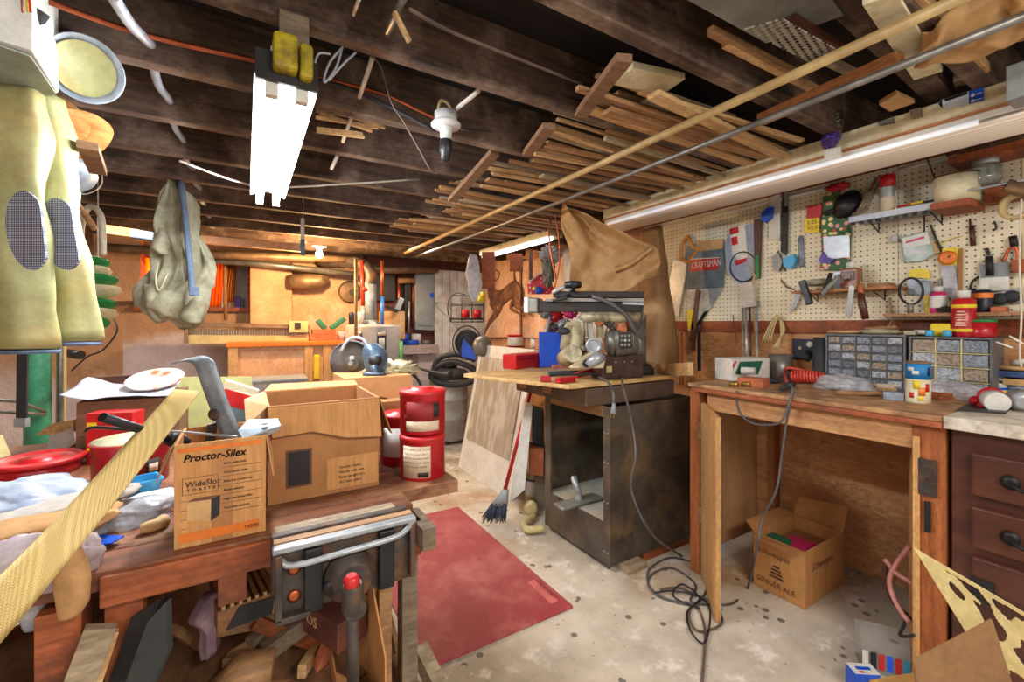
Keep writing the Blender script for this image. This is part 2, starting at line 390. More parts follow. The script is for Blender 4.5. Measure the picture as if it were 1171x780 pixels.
    nt.links.new(mixc(nt, ramp(nt, k2, .98, 1.10), pl, st), b.inputs['Base Color']); b.inputs['Roughness'].default_value = .9
    bump(nt, b, noi(nt, vec, 5, 7, .7), .9, .05)
    # diamond tread mat
    m, nt, b = nodes('red_tread_mat'); m_mat = m; vec = coords(nt, (1,1,0), (0,0,PI/4))
    br = N(nt, 'ShaderNodeTexBrick'); br.inputs['Scale'].default_value = 26; br.inputs['Mortar Size'].default_value = .10; br.offset = .5; nt.links.new(vec, br.inputs['Vector'])
    c = mixc(nt, br.outputs['Fac'], lin((186,78,80)), lin((150,56,62)))
    c = mixc(nt, ramp(nt, noi(nt, coords(nt), 3, 6, .7), .45, .75), c, lin((196,120,112)))
    nt.links.new(c, b.inputs['Base Color']); b.inputs['Roughness'].default_value = .55; bump(nt, b, br.outputs['Fac'], -.5, .003)
    # woven strap
    m, nt, b = nodes('woven_strap'); m_weave = m; vec = coords(nt)
    ck = N(nt, 'ShaderNodeTexChecker'); ck.inputs['Scale'].default_value = 420; nt.links.new(vec, ck.inputs['Vector'])
    nt.links.new(mixc(nt, ck.outputs['Fac'], lin((226,200,134)), lin((188,156,92))), b.inputs['Base Color']); b.inputs['Roughness'].default_value = .6
    bump(nt, b, ck.outputs['Fac'], .5, .001)
    # dotted knee patch
    m, nt, b = nodes('dotted_grey_patch'); m_dots = m; vec = coords(nt, (1,1,1), (0,0,TH)); mp2 = N(nt, 'ShaderNodeMapping'); mp2.inputs['Scale'].default_value = (1,0,1); nt.links.new(vec, mp2.inputs['Vector']); vec = mp2.outputs[0]
    v1 = N(nt, 'ShaderNodeTexVoronoi'); v1.inputs['Scale'].default_value = 190; v1.inputs['Randomness'].default_value = 0; nt.links.new(vec, v1.inputs['Vector'])
    nt.links.new(mixc(nt, math_(nt, 'LESS_THAN', v1.outputs['Distance'], .3), lin((88,90,108)), lin((196,198,214))), b.inputs['Base Color']); b.inputs['Roughness'].default_value = .6
    # floral
    m, nt, b = nodes('floral_fabric'); m_floral = m; vec = coords(nt)
    v1 = N(nt, 'ShaderNodeTexVoronoi'); v1.inputs['Scale'].default_value = 38; nt.links.new(vec, v1.inputs['Vector'])
    sepc = N(nt, 'ShaderNodeSeparateColor'); nt.links.new(v1.outputs['Color'], sepc.inputs[0])
    c = mixc(nt, math_(nt, 'GREATER_THAN', sepc.outputs[0], .5), lin((214,58,54)), lin((232,150,160)))
    c = mixc(nt, math_(nt, 'GREATER_THAN', sepc.outputs[1], .6), c, lin((236,214,150)))
    c = mixc(nt, math_(nt, 'GREATER_THAN', v1.outputs['Distance'], .42), c, lin((58,104,62)))
    c = mixc(nt, math_(nt, 'LESS_THAN', v1.outputs['Distance'], .14), c, lin((244,230,190)))
    nt.links.new(c, b.inputs['Base Color']); b.inputs['Roughness'].default_value = .6
    # ribbed lens
    m, nt, b = nodes('ribbed_diffuser'); m_lens = m; tc = N(nt, 'ShaderNodeTexCoord'); sx = N(nt, 'ShaderNodeSeparateXYZ'); nt.links.new(tc.outputs['Object'], sx.inputs[0])
    fr = math_(nt, 'SINE', math_(nt, 'MULTIPLY', sx.outputs[0], 420))
    nt.links.new(mixc(nt, ramp(nt, fr, -1, 1), lin((206,186,168)), lin((232,220,208))), b.inputs['Base Color']); b.inputs['Roughness'].default_value = .35
    m_glow = emi('tube_glow', (.90,.95,1.0), TUBE_POWER)
    m_glowlens = emi('lit_lens', (.86,.90,1.0), .22); global m_glow2; m_glow2 = emi('rear_tube_glow', (1.0,.95,.86), 2.5)
    m_bulb = emi('bulb_glow', (1.0,.72,.38), 60)
    # curtain lit from outside
    m, nt, b = nodes('orange_curtain'); m_curtain = m
    b.inputs['Base Color'].default_value = lin((240,160,40)); b.inputs['Roughness'].default_value = .8; b.inputs['Transmission Weight'].default_value = 0
    tl = N(nt, 'ShaderNodeBsdfTranslucent'); tl.inputs[0].default_value = lin((250,150,30)); ms = N(nt, 'ShaderNodeMixShader'); ms.inputs[0].default_value = .65
    nt.links.new(b.outputs[0], ms.inputs[1]); nt.links.new(tl.outputs[0], ms.inputs[2]); nt.links.new(ms.outputs[0], nt.nodes['Material Output'].inputs[0])
    # perforated lath: see-through slots
    m, nt, b = nodes('metal_lath'); m_lath = m; vec = coords(nt, (1,1,0), (0,0,.6)); b.inputs['Base Color'].default_value = lin((170,164,150)); b.inputs['Metallic'].default_value = .4
    ck = N(nt, 'ShaderNodeTexChecker'); ck.inputs['Scale'].default_value = 90; nt.links.new(vec, ck.inputs['Vector']); nt.links.new(ck.outputs['Fac'], b.inputs['Alpha'])
    # plastic film over glass
    m, nt, b = nodes('creased_film'); m_winfilm = m; vec = coords(nt, (1,3.5,1), (.7,0,0)); n1 = noi(nt, vec, 5, 5)
    nt.links.new(mixc(nt, ramp(nt, n1, .45, .6), lin((182,168,148)), lin((216,206,192))), b.inputs['Base Color']); b.inputs['Roughness'].default_value = .15
    b.inputs['Alpha'].default_value = .72; bump(nt, b, n1, .9, .02)
def emi(name, c, s):
    m, nt, b = nodes(name); b.inputs['Base Color'].default_value = (.8,.8,.8,1); b.inputs['Emission Color'].default_value = c + (1,); b.inputs['Emission Strength'].default_value = s; return m
special()
# ---------------- setting ----------------
XW, YB, XL, YF = 2.65, 5.2, -2.1, -1.6          # right wall, back wall, left wall, open end
ST(MB().box(XL, XW+.1, YF, YB+.1, -.06, 0), 'floor', m_floor)
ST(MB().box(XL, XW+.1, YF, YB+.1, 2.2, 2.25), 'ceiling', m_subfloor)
ST(MB().box(XW, XW+.1, YF, YB, 0, 2.2), 'wall_right', m_osb)
ST(MB().box(XL-.1, XL, YF, YB+.1, 0, 2.2), 'wall_left', m_stone)
# back wall with a window opening
w0 = at(228, 300, Y=YB); w1 = at(285, 352, Y=YB); wx0 = at(160,300,Y=YB).x; wx1 = w1.x; wz1 = w0.z + .03; wz0 = w1.z
b = MB().box(XL, wx0, YB, YB+.3, 0, 2.2).box(wx1, XW+.1, YB, YB+.3, 0, 2.2).box(wx0, wx1, YB, YB+.3, 0, wz0).box(wx0, wx1, YB, YB+.3, wz1, 2.2)
ST(b, 'wall_back', m_stone)
n_trim = [0]
def trim(mb, mt, bev=0.0):
    n_trim[0] += 1; return ST(mb, 'trim_%d' % n_trim[0], mt, bev)
for k in range(0, 13):
    y = .41*k; mb = MB()
    mb.box(XL, XW, y-.023, y+.023, 2.0, 2.2); 
    trim(mb, m_joist, .004)
# window frame + glass + curtains
wt = MB(); wt.box(wx0-.04, wx0+.02, YB-.03, YB+.3, wz0-.02, wz1+.03).box(wx1-.02, wx1+.04, YB-.03, YB+.3, wz0-.02, wz1+.03).box(wx0, wx1, YB-.03, YB+.3, wz1, wz1+.04).box(wx0-.04, wx1+.04, YB-.05, YB+.3, wz0-.04, wz0)
wf = ST(wt, 'window_1', m_orangeX)
P(MB().box(wx0, wx1, YB+.28, YB+.285, wz0, wz1), 'window_pane', mat('old_window_glass', (190,190,180), rough=.1, trans=.9), wf)
xg = at(255,320,Y=YB+.1).x
P(MB().box(xg, wx1, YB+.12, YB+.14, wz0, wz1), 'grey_backing', m_grey, wf)  # added backing, keeps the bare pane from showing the bright light outside
def curtain(xa, xb, z0, z1, y, ph):
    return MB().sheet(lambda u, v: V(xa+(xb-xa)*u + .012*math.sin(v*3+ph), y + .018*math.sin(u*34+ph), z1+(z0-z1)*v), 60, 6, .002)
c = S(curtain(wx0+.02, at(232,300,Y=YB+.05).x, wz0+.02, wz1-.01, YB+.05, 0), 'curtain', m_curtain, 'wide orange curtain behind the hanging canvas bag in the basement window', 'curtain')
c = S(curtain(at(233,300,Y=YB+.05).x, at(254,300,Y=YB+.05).x, wz0-.02, wz1-.01, YB+.04, 1), 'curtain', m_curtain, 'bright orange curtain right of the canvas bag', 'curtain')
c = S(curtain(at(256,300,Y=YB+.05).x, at(270,300,Y=YB+.05).x, wz0+.06, wz1-.01, YB+.05, 2), 'curtain', mat('dull_orange_curtain', (206,130,60), (176,100,40)), 'narrow dull orange curtain beside the bare part of the window', 'curtain')
# plaster panels of the back wall
def bwall(px0, py0, px1, py1, Y, dep):
    a = at(px0, py0, Y=Y); b = at(px1, py1, Y=Y); return MB().box(a.x, b.x, Y, Y+dep, b.z, a.z)
trim(bwall(286, 303, 334, 372, 5.0, .2), m_plasterp, .01)
trim(bwall(334, 300, 420, 384, 5.12, .08), m_plasterp, .01)
trim(bwall(108, 262, 160, 345, 4.95, .25).jitter(.03, 5), m_stone)
trim(MB().box(at(418,300,Y=5.1).x, XW, 5.1, 5.2, 1.0, 2.2), wood('dark_red_boards', (128,66,46), (80,42,32), 'Z', 4))
trim(MB().box(at(482,300,Y=5.0).x-.06, at(500,300,Y=5.0).x, 4.95, 5.2, 0, 1.0).jitter(.02,6), m_stone)
trim(bwall(470, 435, 500, 560, 4.9, .3).jitter(.03, 5), m_stone)
# white / pink boards on the right wall past the saw
def wbox(mb, px0, py0, px1, py1, X, t):
    a = at(px0, py0, X=X); c = at(px1, py1, X=X); mb.box(X, X+t, c.y, a.y, c.z, a.z); return mb
trim(wbox(MB(), 593, 300, 645, 388, XW-.03, .03), m_plasterp)
trim(wbox(MB(), 645, 285, 700, 388, XW-.03, .03), m_whitewd)
# steel column
a = at(43, 500, d=2.2)
S(MB().cyl((a.x, a.y, 0), (a.x, a.y, 1.98), .05).box(a.x-.08, a.x+.08, a.y-.08, a.y+.08, 1.97, 2.0), 'steel_column', m_green, 'green painted round steel column by the stone wall', 'column')
S(MB().cyl((a.x+.075, a.y+.03, 0), (a.x+.075, a.y+.03, 2.0), .012), 'conduit_pipe', m_pipe2, 'thin grey vertical conduit just right of the green column', 'pipe')
# cross bridging between joists
def brace(x, y0, up0, lab):
    z = (2.185, 2.015) if up0 else (2.015, 2.185)
    S(MB().bar((x, y0+.024, z[0]), (x+.02, y0+.386, z[1]), .04, .02), 'cross_brace', m_brace, lab, 'brace', 'cross braces between the joists')
a = at(688, 95, z=2.1); 
def brz(p0, p1, ya, yb, lab):
    A = at(*p0, Y=ya); B = at(*p1, Y=yb); S(MB().bar(A, B, .045, .022), 'cross_brace', m_brace, lab, 'brace', None)
brz((714, 66), (664, 131), .84, 1.21, 'diagonal wooden cross brace nearest the top of the photo, right of centre')
brz((628, 144), (603, 176), 1.25, 1.62, 'short diagonal cross brace left of the lumber ends')
brz((566, 174), (517, 229), 1.66, 2.03, 'diagonal cross brace just right of the porcelain lamp socket')
brz((100, 166), (112, 196), 1.66, 2.03, 'small orange wooden block brace near the straw hat')
def tubeS(pts, r, name, mt, label, cat, n=8, sub=5, group=None):
    return S(MB().tube(pts, r, n, sub=sub), name, mt, label, cat, group)
# cables through the joists
pts = []
cx = -.24
for k, (px, py) in enumerate([(128, -6), (150, 28), (172, 50)]): pts.append(at(px, py, Y=(1.22, 1.4, 1.6)[k]))
for k in range(4, 12):
    y = .41*k; pts += [V(cx, y, 2.07), V(cx-.01, y+.2, 2.045+.01*(k%2))]
tubeS(pts, .013, 'electric_cable', m_cable, 'thick silver grey cable threaded through the joists at upper left', 'cable')
tubeS([at(56,2,Y=1.5), at(140,32,Y=1.52), at(215,52,Y=1.52), at(312,74,Y=1.52), at(420,104,Y=1.6)], .008, 'copper_pipe', m_copper, 'copper coloured pipe running along the dark joist at upper left', 'pipe')
tubeS([at(205,184,Y=2.2), at(280,210,Y=2.3), at(330,214,Y=2.4), at(480,205,Y=2.43)], .005, 'electric_cable', m_cordw, 'thin cream cable running along the joists behind the lamp', 'cable')
tubeS([at(350,88,Y=1.5), at(400,102,Y=1.58), at(450,124,Y=1.58), at(498,150,Y=1.55)], .007, 'electric_cable', m_rubber, 'dark cable drooping from the lamp to the porcelain socket', 'cable')
tubeS([at(380,92,Y=1.56), at(440,108,Y=1.6), at(470,122,Y=1.58), at(500,136,Y=1.55)], .006, 'electric_cable', m_copper, 'orange red cable running to the porcelain socket', 'cable')
tubeS([at(425,64,Y=1.28), at(436,78,Y=1.45), at(448,118,Y=1.5), at(462,140,Y=1.5), at(478,168,Y=1.5), at(495,197,Y=1.5), at(509,194,Y=1.5)], .003, 'hanging_cord', m_wire, 'thin dark cord looping down to the plug adaptor under the porcelain socket', 'cord')
tubeS([at(468,10,Y=.9), at(520,38,Y=.95), at(600,70,Y=1.0), at(665,96,Y=1.1)], .004, 'electric_cable', m_wire, 'pair of thin grey wires high in the dark bay at top centre', 'cable')
tubeS([at(527,148,Y=1.6), at(560,151,Y=1.62), at(600,152,Y=1.64), at(650,170,Y=1.7)], .005, 'electric_cable', m_cord, 'grey cable leaving the porcelain socket to the right', 'cable')
# loose loops of wire by the lamp
for i, (p, lab) in enumerate([([(392,54),(378,70),(371,88),(372,94),(384,78),(391,56)], 'grey wire loop hanging beside the lamp bracket'),
     ([(378,62),(364,62),(358,82),(352,98)], 'grey wire bent from the joist to the lamp top'), ([(407,60),(392,74),(376,92)], 'short pale wire slanting beside the wire loop'),
     ([(404,18),(420,8),(440,14),(452,10)], 'grey wire loops at the top edge near the threaded rod')]):
    tubeS([at(x, y, Y=1.24) for x, y in p], .003, 'wire_loop', m_cable, lab, 'wire')
# pipes and rods in the joists seen as short stubs
def stub(p0, p1, y0, y1, r, lab, mt=m_cordw): S(MB().cyl(at(*p0, Y=y0), at(*p1, Y=y1), r), 'insulator_tube', mt, lab, 'tube', None)
stub((426,66), (411,111), 1.3, 1.5, .007, 'white porcelain tube slanting down between joists right of the lamp')
stub((402,134), (392,162), 1.7, 1.85, .007, 'white porcelain tube crossing the bundle of thin sticks')
stub((386,178), (379,193), 2.1, 2.2, .008, 'small pale porcelain tube below the bundle of sticks')
stub((462,-4), (443,36), .95, 1.1, .009, 'ribbed threaded tube at the top edge of the photo', m_pipe2)
stub((411,-2), (404,17), .95, 1.1, .004, 'thin pale tube at the top edge beside the wire loops')
stub((547,104), (518,128), 1.3, 1.5, .008, 'white tube leading up from the porcelain socket', m_cordw)
S(MB().bar(at(451,14,Y=1.0), at(468,48,Y=1.0), .012, .008), 'wood_splinter', m_pine, 'small broken wood splinter hanging beside the threaded tube', 'stick')
# bundle of thin sticks left of centre
bund = [((362,120),(440,146)), ((362,126),(446,141)), ((361,134),(432,146)), ((362,147),(414,153)), ((362,150),(416,157)), ((365,129),(425,150))]
for i, (p, q) in enumerate(bund):
    S(MB().bar(at(*p, Y=1.72), at(*q, Y=1.75), .012, .010), 'thin_stick', (m_pine, m_pine3)[i == 1], ('top','second','long third','long fourth','lowest','short hidden')[i] + ' light stick of the small bundle between joists right of the lamp', 'stick', 'bundle of thin sticks by the lamp')
# ---- big twin tube lamp hanging at left centre
LX, LY0, LY1 = .086, 1.2, 2.34
L = T('fluorescent_lamp', 'lit twin tube fluorescent lamp hanging below the joists at left', 'ceiling lamp', (LX, (LY0+LY1)/2, 1.8))
P(MB().box(LX-.035, LX+.035, LY0, LY1, 1.87, 1.92).prism([(LX-.035,LY0,1.875),(LX-.07,LY0,1.845),(LX-.07,LY0,1.84),(LX,LY0,1.868),(LX+.07,LY0,1.84),(LX+.07,LY0,1.845),(LX+.035,LY0,1.875)], (0,LY1-LY0,0)), 'reflector', m_white, L)
P(MB().box(LX-.068, LX+.068, LY0-.012, LY0, 1.83, 1.90), 'end_plate', m_ironblack, L)
for s in (-1, 1):
    tb = P(MB().tube([(LX+s*.033, LY0+.03, 1.822), (LX+s*.033, LY1-.02, 1.822)], .013, 14), 'tube', m_glow, L)
    for y in (LY0+.01, LY1-.012): P(MB().box(LX+s*.033-.014, LX+s*.033+.014, y-.012, y+.012, 1.80, 1.86), 'lamp_holder', m_white, L)
for y in (LY0+.1, LY1-.12): P(MB().cyl((LX, y, 1.92), (LX+.01, y+.03, 2.1), .003), 'hanger', m_steel, L)
a = at(336, 68, Y=1.18)
L = T('yellow_bracket', 'dirty yellow hollow bracket above the near end of the lit lamp', 'bracket', a)
P(MB().box(a.x-.045,a.x+.008,a.y-.03,a.y+.03,a.z-.04,a.z+.045), 'tape_wrap', m_yellow, L, .01)
P(MB().box(a.x+.012,a.x+.042,a.y-.02,a.y+.03,a.z-.045,a.z+.04), 'tape_wrap', m_yellow, L, .01)
P(MB().box(a.x-.03, a.x+.035, a.y+.01, a.y+.03, a.z+.03, a.z+.12), 'wood_block', m_greywood, L)
# porcelain socket
a = at(510, 145, Y=1.5)
L = T('lamp_socket', 'white porcelain lamp socket with black plug adaptor hanging from a joist', 'lamp socket', a + V(0,0,-.1))
P(MB().lathe(a+V(0,0,.0), [(.012,-.005),(.052,.0),(.055,.008),(.045,.014),(.042,.02),(.042,.05),(.03,.056)], 24), 'base', m_porc, L)
P(MB().lathe(a, [(.02,-.05),(.022,-.02),(.03,.0)], 20), 'neck', m_porc, L)
P(MB().lathe(a, [(.008,-.13),(.016,-.125),(.018,-.1),(.024,-.09),(.022,-.07),(.024,-.05)], 16), 'adaptor', m_black, L)
P(MB().tube([a+V(-.03,0,.05), a+V(-.02,0,.09), a+V(.01,0,.085), a+V(.03,0,.05)], .006, sub=5), 'loop', m_tan, L)
# bare bulb far back
a = at(365, 290, Y=4.2)
L = T('light_bulb', 'bare glowing bulb under the joists near the back wall', 'light bulb', a)
P(MB().lathe(a, [(.005,-.04),(.024,-.03),(.03,-.01),(.024,.012),(.014,.03)], 18), 'bulb', m_bulb, L)
P(MB().lathe(a, [(.018,.028),(.03,.05),(.06,.06),(.06,.07)], 18), 'socket', m_white, L)
pl = bpy.data.lights.new('bulb_light', 'POINT'); pl.energy = 45; pl.color = (1, .62, .28); pl.shadow_soft_size = .04
po = bpy.data.objects.new('bulb_light', pl); _link(po); po.location = a + V(0, 0, -.07)
a = at(346, 262, Y=3.2)
L = T('pull_cord', 'pull cord with white and blue handle hanging right of the lamp', 'pull cord', a)
P(MB().cyl(at(347,205,Y=3.2), at(346,290,Y=3.2), .002), 'cord', m_cordw, L)
P(MB().cyl(at(346,250,Y=3.2), at(346,274,Y=3.2), .012), 'handle', m_white, L)
P(MB().cyl(at(346,274,Y=3.2), at(346,292,Y=3.2), .014), 'grip', m_denim, L)
# ---- pipes along the room
def longpipe(p0, p1, X, r, mt, lab, ys=None):
    A = at(*p0, X=X); B = at(*p1, X=X); S(MB().tube([A, (A*.5+B*.5)+V(0,0,-.005), B], r, 10), 'long_pipe', mt, lab, 'pipe')
a = at(1085,34,X=1.32)
S(MB().tube([(1.32,.2,1.955),(1.32,1.6,1.945),(1.33,4.2,1.94)], .014, 12), 'long_pipe', mat('painted_pipe',(190,160,106),(160,130,84),rough=.45), 'tan painted long pipe, upper of the two carrying the lumber', 'pipe')
S(MB().tube([(1.48,.1,1.935),(1.48,1.3,1.925),(1.48,2.6,1.92),(1.48,4.3,1.93)], .011, 12), 'long_pipe', m_pipe2, 'grey metal long pipe, lower of the two carrying the lumber', 'pipe')
a0 = at(870,137,z=1.97); a1 = at(1030,66,z=1.97)
S(MB().bar(a0, a1, .045, .03), 'wood_rail', m_pineY, 'orange brown square wood rail lying between the two long pipes', 'lumber', bev=.002)
# lumber stored across the pipes: individual strips
rnd = random.Random(11)
GR = 'lumber strips stored on the pipes'
mats = [m_pine, m_pine2, m_pine3, m_pine, m_pine2]
ends = [((624,145),), ((648,133),), ((586,187),), ((592,176),), ((620,152),), ((601,193),), ((706,113),), ((713,122),), ((688,122),), ((667,167),), ((743,112),)]
ORD = ('first second third fourth fifth sixth seventh eighth ninth tenth eleventh twelfth thirteenth fourteenth fifteenth sixteenth seventeenth eighteenth nineteenth twentieth').split() + ['twenty ' + o for o in 'first second third fourth fifth sixth seventh eighth ninth'.split()] + ['thirty ' + o for o in 'first second third fourth fifth sixth seventh eighth ninth'.split()]
def strip(x0, y0, z0, L, w, h, ang, mt, lab):
    d = V(math.cos(ang), math.sin(ang), rnd.uniform(-.006,.006)); a = V(x0, y0, z0)
    S(MB().bar(a, a+d*L, w, h), 'lumber_strip', mt, lab, 'lumber', GR)
k = 0
for layer in range(4):
    y = .95 + layer*.03; nl = 0
    while y < 3.35:
        w = rnd.choice([.018,.022,.03,.045]); h = rnd.choice([.008,.012,.016])
        x0 = 1.02 + rnd.uniform(-.1, .18) + .06*math.sin(y*5); L = min(rnd.uniform(.8, 1.25), 2.2-x0)
        strip(x0, y, 1.972 + layer*.02 + rnd.uniform(0,.005), L, w, h, rnd.uniform(-.09, .09), mats[k % 5], '%s %s strip, %s from the camera in the %s lumber layer' % (('pale','brown','grey','pale','brown')[k%5], 'narrow' if w < .025 else 'wide', ORD[nl], ('lowest','second','third','top')[layer])); nl += 1
        y += w + rnd.uniform(.04, .13); k += 1
for (p, q, w, h, mt, lab) in [((704,110),(822,150),.03,.03,m_pine,'grooved pale strip sticking out toward the centre above the tan pipe'),
     ((707,118),(860,166),.035,.02,m_pine,'pale square ended strip just below the grooved strip'),
     ((626,144),(760,186),.03,.018,m_pine,'long pale strip whose end lies beside the short cross brace'),
     ((743,110),(830,138),.09,.006,m_pine3,'thin grey veneer strip above the tan pipe'),
     ((690,134),(790,160),.08,.006,m_pine3,'thin curled grey veneer strip under the diagonal brace'),
     ((680,115),(800,155),.05,.02,m_pine2,'wide brown board end beside the diagonal brace'),
     ((712,84),(770,96),.1,.02,m_cream,'cream painted board end just right of the diagonal brace'),
     ((812,35),(920,90),.02,.02,m_pine2,'thin square strip under the grey duct panel'),
     ((829,49),(935,104),.02,.02,m_pine,'second thin square strip under the grey duct panel'),
     ((904,24),(968,62),.03,.02,m_brown,'reddish brown strip below the perforated metal lath'),
     ((940,66),(985,88),.02,.02,m_pine3,'short grey strip crossing between the pipes')]:
    A = at(*p, z=2.02 if h < .025 else 2.05); B = at(*q, z=2.03 if h < .025 else 2.06)
    S(MB().bar(A, B, w, h), 'lumber_strip', mt, lab, 'lumber')
# grey duct panel, lath, boards at top right
A = [at(x, y, z=1.99) for x, y in ((762,-8),(876,62),(965,40),(900,-30))]
S(MB().prism([V(p.x,p.y,2.0+.02*i) for i, p in enumerate(A)], (0,0,.02)), 'duct_panel', m_duct, 'dull grey sheet metal duct panel at the top right', 'duct')
A = [at(x, y, z=1.975) for x, y in ((851,34),(938,78),(965,62),(895,22))]
S(MB().prism(A, (0,0,.003)), 'metal_lath', m_lath, 'perforated metal lath sheet beside the duct panel', 'metal lath')
def zboard(pts, z, t, name, mt, lab, cat): return S(MB().prism([at(x, y, z=z) for x, y in pts], (0,0,t)), name, mt, lab, cat, bev=.001)
zboard([(986,6),(1026,-6),(1078,82),(1045,92)], 1.99, .02, 'painted_board', m_cream, 'short cream board crossing both long pipes at top right', 'lumber')
zboard([(1028,-4),(1050,-8),(1132,82),(1120,90)], 2.01, .03, 'wood_board', m_pine, 'tan board crossing above the pipes near the kraft paper', 'lumber')
zboard([(932,0),(985,-14),(1090,108),(1060,118)], 2.06, .03, 'rough_board', m_joist, 'rough dark brown board behind the cream board', 'lumber')
zboard([(1005,120),(1025,108),(1046,118),(1018,128)], 1.999, .015, 'cardboard_scrap', m_card3, 'small cardboard scrap on top of the lamp board', 'cardboard')
zboard([(1092,100),(1130,90),(1136,84),(1128,80),(1090,94)], 2.05, .03, 'wood_cleat', m_pine3, 'small L shaped wood cleat above the lamp board', 'wood cleat')
# crumpled kraft paper at top right
a = at(1052,52,z=2.0); 
def crum(u, v):
    px = 1052 + 150*u; py = 50 - 60*u + (v-.5)*(26+60*u); p = at(px, py, z=2.0); nz = noise.noise_vector(p*9)
    nz = nz + noise.noise_vector(p*26)*.45
    return p + V(nz.x*.03, nz.y*.03, -.02 + nz.z*.05 + .05*math.sin(v*PI)*-1 + .02)
S(MB().sheet(crum, 60, 36, .003), 'kraft_paper', m_paper, 'crumpled brown kraft paper lying on the pipes at the top right corner', 'paper')
# ---- right hand lamp boards
A = at(680,246,X=2.0); B = at(1185,90,X=2.0)
LB = T('lamp_board', 'long cream painted board with a strip lamp under it above the pegboard', 'lamp board', (2.0, 1.2, 1.95))
P(MB().box(2.0, 2.025, .05, 2.14, 1.925, 1.998), 'board', m_cream, LB, .003)
P(MB().box(1.992, 2.0, .05, 2.14, 1.92, 1.93), 'edge_strip', m_pineY, LB)
def wtext(mb, s, px, py, X, size, sx=1.0, thick=.0006, align='LEFT'):
    o = at(px, py, X=X); return mb.text(s, frame(o, (0,-1,0), (0,0,1)), size, thick, align, sx)
def wpoly(mb, pts, X, t): return mb.prism([at(x, y, X=X) for x, y in pts], (-t, 0, 0))
P(wpoly(MB(), [(1076,114),(1108,104),(1108,120),(1080,125),(1073,119)], 1.999, .001), 'sticker', mat('pale_sticker',(206,214,222),(190,200,210)), LB)
P(wpoly(MB(), [(1108,104),(1125,99),(1125,115),(1108,119)], 1.998, .001), 'sticker', m_blue, LB)
mb = MB(); o = at(1112,110,X=1.996)
for dz in (0, -.018): mb.lathe(at(1112.5,109,X=1.996)+V(0,0,dz), [(.005,0),(.005,.001)], 12, (-1,0,0)); mb.box(1.994,1.996, o.y-.022, o.y-.008, o.z+dz-.001+.002, o.z+dz+.003)
P(mb, 'sticker_marks', m_white, LB)
P(wpoly(MB(), [(1080,113),(1106,105),(1106,108),(1081,116)], 1.997, .0006), 'sticker_print', m_navy, LB)
P(wpoly(MB(), [(1073,119),(1077,113),(1078,124)], 1.9975, .0008), 'sticker_emblem', m_black, LB)
P(wpoly(MB(), [(1042,127),(1054,124),(1056,134),(1044,137)], 1.999, .015), 'hinge_block', m_greywood, LB)
P(wpoly(MB(), [(1004,140),(1023,135),(1024,141),(1006,144)], 1.999, .006), 'catch', m_pipe2, LB)
lm = T('strip_lamp', 'long strip lamp with ribbed plastic cover above the pegboard', 'ceiling lamp', (2.1, 1.2, 1.87))
P(MB().box(2.0, 2.2, .05, 2.13, 1.9, 1.922), 'housing', m_white, lm, .003)
P(MB().loft([((2.1, y, 1.888), .098, .024) for y in (.05, 1.1, 2.13)], 20, side=V(1,0,0), fwd=V(0,0,1)), 'ribbed_cover', m_lens, lm)
P(MB().tube([(2.002,.42,1.895),(2.002,2.1,1.895)], .009, 10), 'lit_edge', m_glowlens, lm)
lm = T('strip_lamp', 'shorter white strip lamp farther back beside the hanging kraft paper', 'ceiling lamp', (2.07, 3.3, 1.87))
P(MB().box(2.0, 2.14, 2.74, 3.92, 1.93, 1.985), 'housing', m_cream, lm, .004)
P(MB().tube([(2.035,2.76,1.915),(2.035,3.9,1.915)], .02, 12), 'tube', m_glow2, lm)
S(wbox(MB(), 1150, 76, 1190, 104, 1.88, .1), 'junction_box', m_grey, 'grey metal junction box on the lamp board at the right edge', 'junction box', bev=.003)
# hanging metal trinkets on lamp board
a = at(946,140,X=1.97)
L = T('hanging_trinket', 'small grey metal figure hanging from wires on the lamp board', 'trinket', a)
P(MB().blob(a, .02, .045, .03, .6, 14), 'figure', m_pipe2, L)
P(MB().blob(at(950,160,X=1.97), .015, .03, .03, .5, 14), 'pendant', m_purple, L)
P(wpoly(MB(), [(942,172),(962,168),(963,180),(944,184)], 1.96, .006), 'tag', m_white, L)
P(MB().tube([at(940,120,X=1.97), at(950,135,X=1.97), at(952,170,X=1.96)], .002), 'wire', m_wire, L)
P(MB().tube([at(962,125,X=1.97), at(965,140,X=1.97), at(955,168,X=1.96)], .002), 'wire', m_wire, L)
# ---- things hanging at left top
# white box cabinet at upper left corner
a = at(34, 90, d=1.05)
Cc = T('wall_box', 'open white metal box fixed under the joists at the top left corner', 'box', a)
def quadbox(c, r, f, u, w, dd, h): 
    M_ = Matrix((r, f, u)).transposed().to_4x4(); M_.translation = Vector(c); return MB(M_).box(-w/2, w/2, -dd/2, dd/2, -h/2, h/2)
bq = [at(x,y,z=1.85) for x,y in ((-40,36),(38,60),(67,108),(-30,121))]
rt_ = V(.93,.37,0).normalized(); fw_ = V(-.37,.93,0).normalized()
P(MB().prism([p+V(0,0,.004) for p in bq], V(0,0,.22)), 'body', m_white, Cc, .003)
P(MB().prism([p*.985+V(0,0,.03-.002) - V(0,0,.0) for p in bq], V(0,0,-.006)) if False else MB().prism([bq[0].lerp(bq[2],.02), bq[1].lerp(bq[3],.04), bq[2].lerp(bq[0],.03), bq[3].lerp(bq[1],.03)], V(0,0,-.004)), 'bottom_panel', mat('greenish_grey_panel',(150,156,136),(128,134,116)), Cc)
P(MB().tube([at(30,-6,d=1.05), at(44,22,d=1.0), at(50,14,d=1.0)], .012, 8), 'bracket', m_rubber, Cc)
